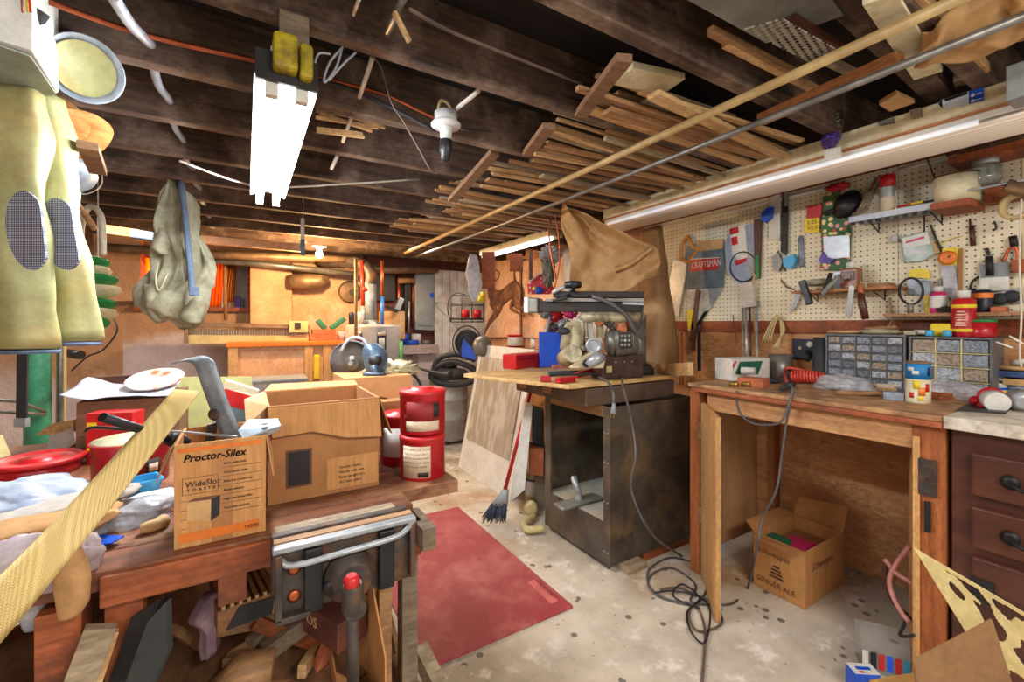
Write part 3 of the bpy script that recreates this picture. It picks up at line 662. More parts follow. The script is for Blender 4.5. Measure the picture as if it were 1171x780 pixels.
for i, (px, mt) in enumerate(((24, m_copper), (30, m_yel2), (33, m_red))):
    P(MB().cyl(at(px,-8,d=.93), at(px+2,14,d=.93), .002), 'wire', mt, Cc)
# pans and hats hanging
a = at(100, 80, d=1.17)
L = T('metal_dish', 'shallow galvanized dish with olive inside hanging on its side from the joist', 'dish', a)
ax = (RT*.75 + UP*-.35 - FW*.4).normalized()
P(MB().lathe(a-ax*.05, [(.001,.0),(.045,.004),(.07,.026),(.082,.04),(.085,.04),(.074,.022),(.047,-.003),(.001,-.006)], 28, ax), 'bowl', m_galv, L)
P(MB().lathe(a-ax*.045, [(.001,.002),(.045,.006),(.068,.026)], 28, ax, False), 'lining', m_olive, L)
a = at(70, 145, d=1.42)
S(MB().lathe(a, [(.001,.1),(.05,.095),(.07,.04),(.075,.0),(.12,-.03),(.122,-.034),(.07,-.012)], 28, (RT*-.5+UP*.8)).jitter(.006,14), 'straw_hat', m_straw, 'orange straw hat hanging behind the yellow waders', 'hat')
a = at(76, 195, d=1.6)
S(MB().lathe(a, [(.001,-.06),(.07,-.05),(.085,.0),(.085,.04),(.095,.06),(.09,.062),(.08,.04),(.078,0)], 28, (RT*-.6+UP*.7)), 'galvanized_pail', m_galv, 'small galvanized pail hanging on its side under the straw hat', 'pail')
# yellow waders with dotted knee patches
def leg(rows, w, name, prow):
    mb = MB(); rr = []
    for (x0, x1, y, d) in rows:
        c = at((x0+x1)/2, y, d=d); rr.append((c, (x1-x0)/2*d/F_PX, .045 + .01*math.sin(y*.05)))
    mb.loft(rr, 48, wr=.016, ws=8, folds=5, fa=.05); return mb
wd = T('rubber_waders', 'pale yellow rubber waders with grey dotted knee patches hanging at the left edge', 'waders', at(50,398,d=1.15))
def interp(rows, n):
    out = []
    for i in range(n):
        t = i/(n-1)*(len(rows)-1); k = min(int(t), len(rows)-2); f = t-k; out.append(tuple(a*(1-f)+b*f for a, b in zip(rows[k], rows[k+1])))
    return out
P(leg(interp([(-34,50,108,1.12),(-30,50,190,1.12),(-26,56,300,1.12),(-24,62,397,1.12)],22), 0, 'leg', 0), 'leg', m_olive, wd)
P(leg(interp([(36,72,108,1.2),(42,82,200,1.2),(52,98,310,1.2),(58,110,390,1.2)],22), 0, 'leg', 0), 'leg', m_olive, wd)
def patch(cx, cy, a_, b_, d, sh, cut=None):
    pts = []
    for k in range(40):
        t = 2*PI*k/40; x = a_*math.cos(t); y = b_*math.sin(t); 
        if cut is not None: x = min(x, cut)
        pts.append(at(cx + x + sh*y, cy + y, d=d))
    return MB().prism(pts, -FW*.006)
P(patch(34, 264, 24, 45, 1.058, .12, 18), 'knee_patch', m_dots, wd)
P(patch(72, 268, 23, 41, 1.142, .16, 16), 'knee_patch', m_dots, wd)
P(MB().loft([(at(20,400,d=1.12),.098,.05),(at(20,404,d=1.12),.098,.05)],24), 'hem', m_denim, wd)
P(MB().loft([(at(84,391,d=1.2),.066,.05),(at(84,395,d=1.2),.066,.05)],24), 'hem', m_denim, wd)
# black belt hanging below
a = at(26,400,d=1.9)
L = T('hanging_strap', 'black strap with metal buckle hanging in front of the green column', 'strap', at(26,485,d=1.9))
P(MB().bar(at(30,140,d=1.95), at(25,480,d=1.9), .045, .008, -FW), 'strap', m_rubber, L)
P(MB().bar(at(25,478,d=1.9), at(25,488,d=1.9), .05, .02, -FW), 'buckle', m_steel, L)
# ribbed hose
S(MB().tube([at(70,392,d=2.3)+V(0,0,0), at(70,440,d=2.3), at(69,500,d=2.3), at(66,560,d=2.3)], .02, 12, sub=8), 'ribbed_hose', m_tan, 'cream ribbed hose hanging right of the green column', 'hose')
for i in range(2):
    S(MB().tube([at(-20, 457+i*13, d=2.0), at(20, 459+i*13, d=2.0), at(52, 471+i*3, d=2.15)], .008, 8), 'iron_rod', m_pipe2, ('upper','lower')[i] + ' grey metal rod passing the green column at the left edge', 'rod')
S(MB().cyl(at(76,404,d=3.0), at(92,406,d=2.95), .03), 'black_pipe_end', m_black, 'short black pipe stub on the stone wall right of the ribbed hose', 'pipe')
tubeS([at(82,424,d=3.2), at(100,408,d=3.2), at(118,400,d=3.2), at(134,378,d=3.2), at(128,362,d=3.2)], .006, 'black_cable', m_black, 'black cable curving on the stone wall below the green trays', 'cable')
# U shaped white tube
tubeS([at(92,292,d=2.2), at(93,260,d=2.2), at(99,240,d=2.2), at(107,237,d=2.2), at(116,250,d=2.2), at(118,292,d=2.2)], .014, 'bent_tube', mat('cream_tube',(206,196,176),(180,170,150)), 'cream U shaped tube hanging above the green trays', 'tube', sub=6)
tubeS([at(76,212,d=2.0), at(95,222,d=2.1), at(112,216,d=2.1), at(117,205,d=2.1), at(113,185,d=2.1)], .003, 'thin_cable', m_cordw, 'thin white cord looping from the joist above the U shaped tube', 'cord')
tubeS([at(70,216,d=1.9), at(92,238,d=2.1), at(108,262,d=2.2)], .014, 'wood_pole', m_pine2, 'brown wooden pole slanting under the joists left of the bag', 'pole')
# boat shaped trays
def tray(px0, px1, py, d, h, name, mt, lab):
    L_ = (px1-px0)*d/F_PX; c = at((px0+px1)/2, py, d=d); rings = []
    mb = MB(); n = 20
    def f(u, v):
        x = (u-.5)*L_; w = .05*math.sqrt(max(0, 1-(2*u-1)**2))+.002; a_ = (v-.5)*2
        return c + RT*x + FW*(a_*w) + UP*(-h*(1-a_*a_)*math.sqrt(max(0,1-(2*u-1)**2))) + UP*.006*a_*-1 - UP*(.25*w*a_)
    mb.sheet(f, n, 10, .003); S(mb, name, mt, lab, 'tray', None)
S(MB().cyl(V(at(112,300,d=2.4).x, at(112,300,d=2.4).y, 1.24), V(at(112,300,d=2.4).x, at(112,300,d=2.4).y, 2.03), .003), 'tray_cord', m_cordw, 'thin cord on which the green and white trays hang', 'cord')
for i, (x0, x1, y, col) in enumerate(((92,124,298,1),(90,126,308,0),(94,134,318,1),(95,138,330,0),(95,132,345,1),(98,133,356,0),(98,124,366,1))):
    tray(x0, x1, y, 2.4, .05, 'boat_tray', m_gleaf if col == 1 else m_cream,
      ('topmost green', 'white upper', 'second green', 'middle white', 'third green', 'lower white', 'lowest green')[i] + ' boat shaped tray in the stack hanging by the stone wall')
# canvas bag
bag = T('canvas_bag', 'greenish canvas vest bag with blue strap hanging from a joist', 'bag', at(205,377,Y=2.87))
dB = 2.3
P(MB().loft([(at(x, y, d=dB), hw*.85*dB/F_PX, t) for x, y, hw, t in interp([(203,208,4,.02),(201,225,10,.03),(198,250,18,.05),(196,280,20,.06),(192,305,17,.06),(192,325,22,.07),(190,340,28,.09),(186,352,24,.09),(190,364,14,.06)], 34)], 56, wr=.05, ws=15, folds=9, fa=.14, zs=.3), 'front_panel', m_canvas, bag)
P(MB().loft([(at(x, y, d=dB+.02), hw*.8*dB/F_PX, t) for x, y, hw, t in interp([(208,208,4,.02),(214,235,9,.03),(220,270,14,.04),(226,300,17,.05),(228,322,17,.05),(219,334,20,.07),(217,352,24,.08),(215,368,18,.06),(214,377,8,.03)], 34)], 56, wr=.05, ws=15, folds=7, fa=.14, zs=.3), 'rear_panel', m_canvas, bag)
P(MB().loft([(at(x, y, d=dB-.06), hw*dB/F_PX, t) for x, y, hw, t in interp([(172,326,8,.02),(180,332,17,.04),(188,342,21,.05),(182,352,18,.05),(188,360,10,.03)], 12)], 30, wr=.02, ws=14), 'pocket', m_canvas, bag)
P(MB().tube([at(207,208,d=dB-.06), at(212,250,d=dB-.09), at(217,300,d=dB-.12), at(220,338,d=dB-.14)], .014, 8, sub=5), 'strap', m_denim, bag)
P(MB().loft([(at(x, y, d=dB-.05), hw*dB/F_PX, t) for x, y, hw, t in interp([(184,262,3,.02),(186,275,8,.04),(184,286,8,.05),(190,292,4,.02)], 10)], 24, wr=.015, ws=14), 'small_pocket', m_canvas, bag)
P(MB().loft([(at(x, y, d=dB-.07), hw*dB/F_PX, t) for x, y, hw, t in interp([(226,340,6,.02),(224,348,12,.04),(221,360,12,.05),(220,368,8,.03)], 12)], 24, wr=.02, ws=14), 'pocket', m_canvas, bag)
P(MB().box(at(222,330,d=dB-.16).x-.02, at(222,330,d=dB-.16).x+.02, at(222,330,d=dB-.16).y-.01, at(222,330,d=dB-.16).y+.01, at(222,338,d=dB-.16).z, at(222,328,d=dB-.16).z), 'buckle', m_denim, bag, .003)
P(MB().tube([at(204,205,Y=2.87), at(206,214,d=dB-.02)], .012, 8), 'hanging_loop', m_rubber, bag)
P(MB().tube([at(181,300,d=dB-.09), at(178,320,d=dB-.11), at(182,332,d=dB-.11), at(192,312,d=dB-.1)], .004, 6, sub=5), 'drawstring', m_cream, bag)
# ---------------- right side: pegboard, bench ----------------
PX = 2.62
yA = at(737,300,X=PX).y; yS = at(1027,300,X=PX).y; yS2 = at(1168,300,X=PX).y; zP = at(1000,366,X=PX).z
for i, (y0, y1, lab) in enumerate(((yS+.001, yA, 'left panel of white pegboard on the wall behind the saw and square'), (yS2+.001, yS-.001, 'middle panel of white pegboard behind the parts cabinets'), (-.6, yS2-.001, 'rightmost strip of white pegboard at the edge of the photo'))):
    S(MB().box(PX, PX+.005, y0, y1, zP, 1.99), 'pegboard', m_peg, lab, 'pegboard')
# objects keep origin offsets, so the hole grid follows each panel
trim(MB().box(2.625, XW, -.8, yA, 1.2, 2.0), m_orangeX)
S(MB().cyl(at(749,262,X=2.61), at(958,212,X=2.61), .007), 'white_rail', m_white, 'thin white rail along the top of the left pegboard', 'rail')
S(MB().cyl(at(1027,194,X=2.61), at(1083,182,X=2.61), .007), 'white_rail', m_white, 'short thin white rail above the spray can', 'rail')
def WS(pts, X, t, name, mt, lab, cat, bev=0, group=None): return S(wpoly(MB(), pts, X, t), name, mt, lab, cat, group, bev=bev)
def Wc(px, py, X=2.612): return at(px, py, X=X)
# hand saw
h = T('hand_saw', 'old hand saw with orange wooden handle hanging at the left of the pegboard', 'saw', at(778,362,X=2.6))
P(wpoly(MB(), [(770,297),(787,300),(783,318),(776,362),(762,362),(762,345)], 2.606, .002), 'blade', m_steel, h)
mb = MB(); mb.tube([at(x,y,X=2.6) for x,y in ((780,296),(779,286),(782,276),(787,270))], .012, 8, sub=4).tube([at(x,y,X=2.6) for x,y in ((787,270),(790,278),(794,284),(803,280))], .011, 8, sub=4).tube([at(x,y,X=2.6) for x,y in ((780,296),(787,300),(792,294),(797,287),(803,281))], .012, 8, sub=4)
P(mb, 'handle', m_handle, h)
# tool pouch
h = T('saw_blade_pouch', 'grey tool pouch with white lettering on a red label beside the hand saw', 'tool pouch', at(806,330,X=2.6))
P(wpoly(MB(), [(788,282),(800,276),(826,273),(829,300),(828,328),(786,331),(786,300)], 2.606, .012), 'pouch', mat('pouch_grey',(112,128,140),(80,94,106),rough=.5), h, .003)
P(wpoly(MB(), [(796,276),(826,273),(827,284),(800,288)], 2.593, .003), 'paper_flap', m_card3, h)
P(wpoly(MB(), [(789,296.5),(822,294.5),(822,308),(788,310.5)], 2.593, .001), 'red_label', m_red, h)
P(wpoly(MB(), [(788.4,296),(822.6,294),(822.6,295),(788.4,297)], 2.591, .001), 'label_border', m_white, h)
P(wtext(MB(), 'CRAFTSMAN', 790.5, 307.5, 2.5915, .060, .64), 'lettering', m_white, h)
# steel square and stick
h = T('try_square', 'large steel square with yellow tag hanging below the grey pouch', 'square', at(790,380,X=2.6))
P(wpoly(MB(), [(786,331),(826,326),(826,331),(796,334),(796,378),(787,379)], 2.61, .003), 'blade', m_galv, h)
P(wpoly(MB(), [(786,355),(793,354),(793,376),(787,377)], 2.606, .004), 'yellow_tag', m_yel2, h)
WS([(797,331),(801,331),(795,402),(788,400)], 2.614, .012, 'wood_stick', m_brown, 'reddish brown stick hanging behind the steel square', 'stick')
WS([(798,371),(801,371),(802,424),(798,424)], 2.61, .006, 'dark_rod', m_navy, 'dark rod leaning on the wall below the steel square', 'rod')
WS([(773,376),(776,376),(778,440),(775,440)], 2.61, .012, 'wood_pole', m_pine3, 'thin pale pole leaning on the wall below the hand saw', 'pole')
WS([(779,376),(781,376),(782,440),(779,440)], 2.61, .012, 'wood_pole', m_orangeZ, 'thin reddish pole leaning on the wall below the hand saw', 'pole')
# package with coil blade
h = T('blade_package', 'clear bag with red and white card holding a coiled saw blade on the pegboard', 'package', at(850,322,X=2.6))
P(wpoly(MB(), [(829,282),(836,262),(866,254),(870,290),(864,318),(846,325),(832,312)], 2.607, .004), 'bag', mat('clear_bag_blue',(170,182,204),(140,152,178),rough=.2), h)
P(wpoly(MB(), [(834,262),(852,257),(855,294),(846,298),(838,292)], 2.602, .002), 'card', m_white, h)
for a in ([(834,262),(844,259),(845,266),(835,269)], [(836,272),(843,270),(844,279),(837,281)], [(840,298),(854,295),(853,299),(842,304)]):
    P(wpoly(MB(), a, 2.6, .001), 'red_print', m_red, h)
P(MB().tube([at(850+15*math.cos(t), 305+17*math.sin(t), X=2.6) for t in [2*PI*k/20 for k in range(20)]], .004, 6, closed=True), 'coiled_blade', m_ironblack, h)
h = T('wooden_ruler', 'narrow dark brown wooden level hanging right of the blade package', 'ruler', at(868,318,X=2.6))
P(wpoly(MB(), [(863,252),(872,250),(870,318),(864,320)], 2.608, .012), 'board', m_brown, h)
P(wpoly(MB(), [(864,292),(868,292),(868,318),(864,319)], 2.595, .003), 'green_tape', m_gleaf, h)
WS([(873,244),(879,238),(886,237),(884,250),(877,255),(872,252)], 2.6, .02, 'blue_clip', m_blue, 'small blue plastic clip on the white rail', 'clip')
WS([(882,226),(893,222),(893,276),(880,272)], 2.61, .012, 'white_board', m_whitewd, 'short white painted board behind the long file', 'lumber')
h = T('long_file', 'long dark flat file hanging by a nail from the white rail', 'file', at(898,292,X=2.6))
P(wpoly(MB(), [(896,216),(902,216),(901,288),(899,292),(893,288)], 2.605, .005), 'blade', m_ironblack, h)
P(wpoly(MB(), [(896,216),(902,216),(902,236),(897,236)], 2.599, .003), 'bright_tang', m_steel, h)
WS([(884,294),(891,289),(896,300),(892,311),(886,310)], 2.606, .014, 'metal_bracket', m_pipe2, 'small folded metal bracket under the long file', 'bracket')
S(MB().bar(Wc(889,287), Wc(898,310), .006, .006), 'pencil', m_navy, 'dark pencil stuck behind the folded metal bracket', 'pencil')
WS([(898,296),(910,291),(913,298),(908,308),(899,305)], 2.605, .03, 'blue_tape_roll', m_sky, 'small light blue plastic item under the long file', 'tape')
S(MB().cyl(Wc(916,270), Wc(917,305), .013), 'clear_tube', m_clearp, 'clear plastic tube with red end hanging on the pegboard', 'tube')
WS([(924,236),(941,234),(940,249),(923,250)], 2.606, .01, 'red_packet', m_red, 'small red packet above the yellow packet on the pegboard', 'packet')
h = T('yellow_packet', 'small yellow packet with black writing hanging on the pegboard', 'packet', at(930,267,X=2.6))
P(wpoly(MB(), [(921,251),(938,249),(937,266),(920,266)], 2.606, .008), 'card', m_yel2, h)
P(wtext(wtext(MB(), '1.25', 923, 257, 2.597, .028), '+2.5', 923, 263.5, 2.597, .028), 'lettering', m_print, h)
# floral bag with things in front
h = T('floral_organizer', 'hanging floral fabric organizer on the pegboard', 'fabric organizer', at(955,310,X=2.6))
for p in ([(942,226),(962,216),(972,240),(943,241)], [(941,247),(972,243),(971,268),(940,270)], [(940,299),(972,295),(971,310),(938,309)]):
    P(wpoly(MB(), p, 2.61, .015), 'pocket', m_floral, h, .003)
P(wpoly(MB(), [(941,240),(974,236),(973,300),(940,302)], 2.612, .006), 'backing', m_floral, h)
P(wpoly(MB(), [(942,271),(972,269),(972,294),(943,297)], 2.6, .006), 'shiny_panel', m_steel, h)
S(MB().lathe(at(966,233,X=2.58), [(.001,.03),(.04,.025),(.055,.0),(.075,-.01)], 20, (-1,.3,.3)), 'rubber_cup', m_black, 'round black rubber cup hanging in front of the floral organizer', 'cup')
S(MB().cyl(at(943,245,X=2.57), at(955,240,X=2.57), .012), 'round_knob', m_ironblack, 'small black rounded knob between the red packet and floral organizer', 'knob')
S(MB().blob(at(958,214,X=2.59), .02, .05, .02, .4, 10), 'red_bow', m_red, 'small red and green bow on top of the floral organizer', 'bow')
WS([(937,298),(942,288),(946,294),(955,297),(950,302),(940,301)], 2.59, .012, 'purple_bow', m_purple, 'small purple plastic bow in front of the floral organizer', 'bow')
# upper shelf
def shelfwires(mb, p): 
    for a in p: mb.tube([at(x,y,X=xx) for x,y,xx in a], .003, 6)
    return mb
h = T('pegboard_shelf', 'upper wire bracket shelf with metal rim on the pegboard', 'shelf', at(1020,250,X=2.5))
zs = at(1024,243,X=2.45).z
ya, yb_, yc = at(972,247,X=2.45).y, at(1066,233,X=2.45).y, at(1112,230,X=2.45).y
P(MB().box(2.44, 2.62, yb_, ya, zs-.006, zs), 'metal_tray', m_galv, h)
P(MB().box(2.436, 2.44, yb_, ya, zs-.014, zs+.012), 'rim', m_cable, h)
P(MB().box(2.42, 2.62, yc, yb_-.002, zs-.022, zs+.004), 'wood_board', m_orangeX, h)
P(shelfwires(MB(), [[(992,250,2.46),(1005,266,2.6),(1005,250,2.61)], [(1064,242,2.46),(1077,256,2.6),(1077,236,2.61)]]), 'bracket', m_ironblack, h)
mb = MB()
for k in range(9): y = yb_+.02+(ya-yb_-.04)*k/8; mb.box(2.43, 2.436, y-.008, y+.008, zs-.03, zs-.016)
P(mb, 'rim_clips', m_ironblack, h)
def bottle(c, r, hh, name, mt, mtcap, lab, cat, cap_r=.5, cap_h=.15, shoulder=.12, lbl=None, group=None):
    b = T(name, lab, cat, c, group)
    P(MB().lathe(c, [(r*.96,0),(r,.004),(r,hh*(1-cap_h-shoulder)),(r*cap_r*1.02,hh*(1-cap_h))], 24), 'body', mt, b)
    P(MB().lathe(c, [(r*cap_r,hh*(1-cap_h)),(r*cap_r,hh*.99),(r*cap_r*.9,hh)], 20), 'cap', mtcap, b)
    if lbl: P(MB().lathe(c, [(r*1.01,hh*lbl[0]),(r*1.015,hh*lbl[0]+.001),(r*1.015,hh*lbl[1])], 24, close=False), 'label', lbl[2], b)
    return b
c = at(1015,237,X=2.5); c.z = zs
sc = bottle(c, .027, .155+.03, 'spray_can', m_steel, m_red, 'grey spray can with dull red cap on the upper pegboard shelf', 'spray can', 1.1, .3, .02, (.05,.45,m_label))
c = at(1094,232,X=2.5); c.z = zs+.004
sc = T('cream_tin', 'wide cream coloured tin on the wood end of the upper shelf', 'tin', c)
P(MB().lathe(c, [(.069,0),(.07,.11),(.066,.11),(.066,.004)], 28), 'body', m_cream, sc)
P(MB().lathe(c, [(.071,.108),(.072,.114),(.066,.114)], 28, close=False), 'rim', m_brown, sc)
for i, (p, q) in enumerate((((984,243),(1006,200)), ((980,244),(1002,203)), ((990,240),(1006,207)))):
    S(MB().bar(at(*p,X=2.5), at(*q,X=2.57), .007, .007), 'wood_skewer', m_pine3, ('longest','leftmost','shortest')[i] + ' thin wooden stick leaning left of the spray can', 'stick', 'sticks leaning by the spray can')
for i, (p, q, mt, nm) in enumerate((((1026,238),(1042,235),m_red,'red'), ((1042,235),(1056,232),m_yel2,'yellow'), ((1056,233),(1068,231),m_navy,'dark blue'))):
    S(MB().cyl(at(*p,X=2.47)+V(0,0,.006), at(*q,X=2.47)+V(0,0,.006), .005), 'marker_pen', mt, nm + ' pen lying in the upper shelf tray', 'pen')
c = at(1121,178,X=2.55)
sc = T('glass_jar', 'clear square glass jar hanging upside down right of the cream tin', 'jar', at(1127,215,X=2.5))
c = at(1127,213,X=2.52)
P(MB().lathe(c, [(.02,0),(.04,.008),(.045,.02),(.045,.07),(.036,.085)], 20), 'jar_body', m_glassjar, sc)
P(MB().lathe(c, [(.037,.085),(.038,.105),(.034,.107)], 20), 'lid', m_steel, sc)
P(MB().cyl(c+V(0,0,.107), c+V(.09,0,.12), .003), 'hook', m_ironblack, sc)
h = T('wood_shelf', 'orange brown wooden shelf piled with twigs at the top right edge', 'shelf', at(1150,185,X=2.5))
A_ = at(1088,190,X=2.5); B_ = at(1188,162,X=2.5)
P(MB().box(2.46, 2.62, B_.y, A_.y, A_.z-.0, A_.z+.03), 'board', m_orangeX, h)
for i in range(9):
    y0 = A_.y - .02 - rnd.random()*.1
    S(MB().tube([(2.47+i*.014, y0+.03, A_.z+.04+.004*(i%3)), (2.48+i*.013, y0-.15, A_.z+.055+.006*(i%4)), (2.47+i*.014, y0-.35, A_.z+.06+.02*(i%2))], .005+.003*(i%3), 7, sub=4), 'twig', (m_brown, m_pine2, m_pine3)[i%3], '%s twig, %s from the front, on the wooden shelf at top right' % (('dark brown','brown','grey')[i%3], ORD[i]), 'twig', 'twigs on the wooden shelf')
S(MB().lathe(at(1163,236,X=2.5), [(.034,-.012),(.05,-.012),(.052,0),(.05,.012),(.034,.012),(.033,0),(.034,-.012)], 28, (-1,.25,0), close=False), 'tape_roll', m_tan, 'roll of tan tape hanging at the right edge of the pegboard', 'tape')
S(MB().lathe(at(1150,212,X=2.45), [(.022,0),(.024,.0),(.026,.09),(.03,.11),(.018,.11),(.018,0)], 20, (.35,-.8,-.5)), 'pipe_elbow', m_pipe, 'brown pipe piece lying above the tan tape roll', 'pipe')
S(MB().cyl(at(1085,222,X=2.45), at(1171,206,X=2.45), .005), 'metal_rod', m_steel, 'thin metal rod running right from the cream tin', 'rod')
S(MB().box(2.56, 2.62, at(1180,220,X=2.58).y, at(1128,224,X=2.58).y, at(1140,232,X=2.58).z, at(1140,212,X=2.58).z), 'wood_strip', m_orangeX, 'brown wood strip behind the tan tape roll', 'lumber')
# middle zone small items
tubeS([Wc(1058,173,2.61), Wc(1066,197,2.6), Wc(1070,206,2.6), Wc(1068,214,2.6)], .003, 'hook_wire', m_wire, 'dark bent wire hanging above the cream tin', 'wire')
h = T('hardware_bag', 'clear zip bag of screws with printed white header hanging under the upper shelf', 'bag', at(1048,300,X=2.6))
P(wpoly(MB(), [(1030,272),(1062,264),(1070,290),(1056,299),(1036,300)], 2.61, .012), 'bag', mat('hardware_in_bag',(196,200,196),(112,150,130),scale=30,rough=.3), h, .003)
P(wpoly(MB(), [(1031,273),(1061,265),(1064,279),(1036,284)], 2.598, .002), 'header_card', m_white, h)
P(wpoly(wpoly(MB(), [(1036,276),(1057,270),(1057,272),(1036,278)], 2.595, .001), [(1038,280),(1054,276),(1054,277.5),(1038,281.5)], 2.595, .001) if False else wpoly(MB(), [(1036,276),(1057,270),(1057,272.5),(1036,278.5)], 2.595, .001), 'print', m_magenta, h)
WS([(1056,279),(1068,276),(1076,289),(1062,293)], 2.612, .01, 'card_packet', m_card3, 'small tan packet behind the zip bag of screws', 'packet')
S(MB().tube([Wc(1057,244,2.6), Wc(1057,270,2.6)], .003, 6), 'thin_rod', m_ironblack, 'thin dark rod hanging from the upper shelf rim', 'rod')
tubeS([Wc(1064,257), Wc(1070,272), Wc(1076,285), Wc(1073,290)], .004, 'screwdriver_shaft', m_ironblack, 'thin black rod slanting right of the zip bag', 'rod')
tubeS([Wc(1074,280), Wc(1085,274), Wc(1099,270)], .002, 'thin_wire', m_yel2, 'thin yellowish wire on the pegboard', 'wire')
h = T('small_screwdriver', 'small screwdriver with brown handle hanging on the pegboard right of center', 'screwdriver', Wc(1112,282))
P(MB().cyl(Wc(1109,250), Wc(1110,262), .003), 'shaft', m_ironblack, h)
P(MB().cyl(Wc(1111,258), Wc(1113,281), .009), 'handle', m_brown, h)
tubeS([Wc(1137,253), Wc(1139,260), Wc(1136,264)], .003, 'peg_hook', m_ironblack, 'single bare hook on the pegboard below the tape roll', 'hook')
tubeS([Wc(1128,284), Wc(1131,292)], .006, 'peg_hook', m_ironblack, 'dark hook above the grey plastic square', 'hook')
WS([(1020,271),(1027,266),(1028,276),(1022,277)], 2.6, .01, 'switch_plate', m_pipe2, 'tiny grey metal plate left of the zip bag of screws', 'plate')
h = T('tape_measure_pack', 'yellow card with orange round tool on the pegboard', 'package', at(1087,340,X=2.6))
P(wpoly(MB(), [(1078,284),(1097,283),(1094,304),(1078,304)], 2.61, .006), 'card', m_yel2, h)
P(MB().lathe(at(1084,295,X=2.6), [(.02,0),(.03,.003),(.03,.012),(.02,.016)], 22, (-1,0,0)), 'round_case', m_ore, h)
P(MB().bar(at(1084,295,X=2.58), at(1087,292,X=2.58), .004,.002, (1,0,0)), 'dial_mark', m_print, h)
P(wpoly(MB(), [(1076,306),(1092,302),(1096,330),(1092,346),(1080,332)], 2.61, .006), 'clear_sleeve', m_film, h)
WS([(1097,284),(1101,284),(1100,350),(1096,350)], 2.615, .008, 'brown_strip', m_card2, 'thin brown strip right of the yellow card', 'strip')
WS([(1072,320),(1077,318),(1078,333),(1072,334)], 2.61, .01, 'grey_block', m_duct, 'small grey block left of the clear sleeve', 'block')
h = T('yellow_card_pack', 'yellow topped package of blue grey hardware behind the round clamp', 'package', at(1052,346,X=2.6))
P(wpoly(MB(), [(1040,310),(1048,307),(1063,309),(1064,319),(1040,317)], 2.608, .008), 'header', m_yel2, h)
P(wpoly(MB(), [(1039,318),(1064,320),(1065,338),(1040,337)], 2.61, .01), 'blister', m_clearp, h)
h = T('hose_clamp', 'round black band clamp standing on the middle shelf', 'clamp', at(1042,357,X=2.5))
P(MB().tube([at(1042+13.5*math.cos(t), 333+15*math.sin(t), X=2.52) for t in [2*PI*k/24 for k in range(24)]], .005, 7, closed=True), 'band', m_ironblack, h)
P(MB().cyl(at(1041,347,X=2.52), at(1041,358,X=2.52), .012), 'foot', m_duct, h)
h = T('sanding_pad_bag', 'grey and white square pad hanging in a clear bag on the right of the pegboard', 'package', at(1138,334,X=2.6))
P(wpoly(MB(), [(1120,303),(1153,299),(1155,332),(1121,334)], 2.61, .012), 'pad', m_white, h, .003)
P(wpoly(MB(), [(1120,303),(1153,299),(1154,316),(1121,318)], 2.597, .002), 'grey_half', m_grey, h)
P(MB().cyl(at(1131,293,X=2.585), at(1132,315,X=2.585), .012), 'black_peg', m_ironblack, h)
tubeS([Wc(1120,316), Wc(1112,322), Wc(1110,333), Wc(1116,340)], .004, 'black_loop', m_ironblack, 'thin black loop left of the grey square pad', 'loop')
h = T('wheel_bag', 'clear bag with black caster wheels under the grey square pad', 'package', at(1150,350,X=2.6))
P(wpoly(MB(), [(1134,336),(1168,328),(1171,346),(1135,348)], 2.61, .008), 'bag', m_film, h)
for px, py in ((1144,342),(1158,339)): P(MB().lathe(at(px,py,X=2.6), [(.02,0),(.024,.004),(.024,.016),(.01,.018)], 16, (-1,0,0)), 'wheel', m_rubber, h)
h = T('pliers', 'pair of pliers with red brown grips hanging at the right edge of the pegboard', 'pliers', Wc(1150,300))
P(MB().tube([Wc(1158,270,2.6), Wc(1160,282,2.6)], .012, 8), 'jaws', m_ironblack, h)
P(MB().tube([Wc(1160,280,2.6), Wc(1152,288,2.6), Wc(1148,300,2.6)], .006, 8, sub=4), 'grip', m_copper, h)
P(MB().tube([Wc(1160,280,2.6), Wc(1164,290,2.6), Wc(1163,302,2.6)], .006, 8, sub=4), 'grip', m_copper, h)
WS([(1158,298),(1185,296),(1185,312),(1160,312)], 2.6, .03, 'wood_block', m_orangeX, 'orange brown wood block at the right edge of the pegboard', 'wood block')
tubeS([at(1168,228,X=2.3), at(1166,300,X=2.3), at(1168,360,X=2.3), at(1166,400,X=2.3), at(1168,420,X=2.3)], .003, 'white_string', m_cordw, 'white string hanging down at the right edge over the bench', 'string')
# lower left shelf
zs2 = at(965,330,X=2.47).z
h = T('pegboard_shelf', 'lower wooden shelf holding a brown bottle on the left pegboard', 'shelf', V(2.5, at(965,325,X=2.5).y, zs2))
y0_, y1_ = at(1022,325,X=2.47).y, at(906,325,X=2.47).y
P(MB().box(2.46, 2.62, y0_, y1_, zs2-.012, zs2), 'board', m_pineY, h)
P(shelfwires(MB(), [[(925,334,2.47),(935,345,2.6),(935,330,2.61)], [(1000,334,2.47),(1012,343,2.6),(1012,328,2.61)]]), 'bracket', m_ironblack, h)
c = at(973,326,X=2.53); c.z = zs2
h = T('brown_bottle', 'square brown bottle with white cap and label on the lower pegboard shelf', 'bottle', c)
P(MB().box(c.x-.03, c.x+.03, c.y-.04, c.y+.04, c.z, c.z+.10), 'body', mat('amber_bottle',(150,84,50),(120,64,36),rough=.3), h, .008)
P(MB().lathe(c, [(.018,.1),(.018,.13),(.015,.132)], 18), 'cap', m_white, h)
P(MB().box(c.x-.032, c.x-.03, c.y-.03, c.y+.028, c.z+.04, c.z+.085), 'label', m_brown, h)
M_ = frame(V(c.x-.0325, c.y+.024, c.z+.066), (0,-1,0), UP)
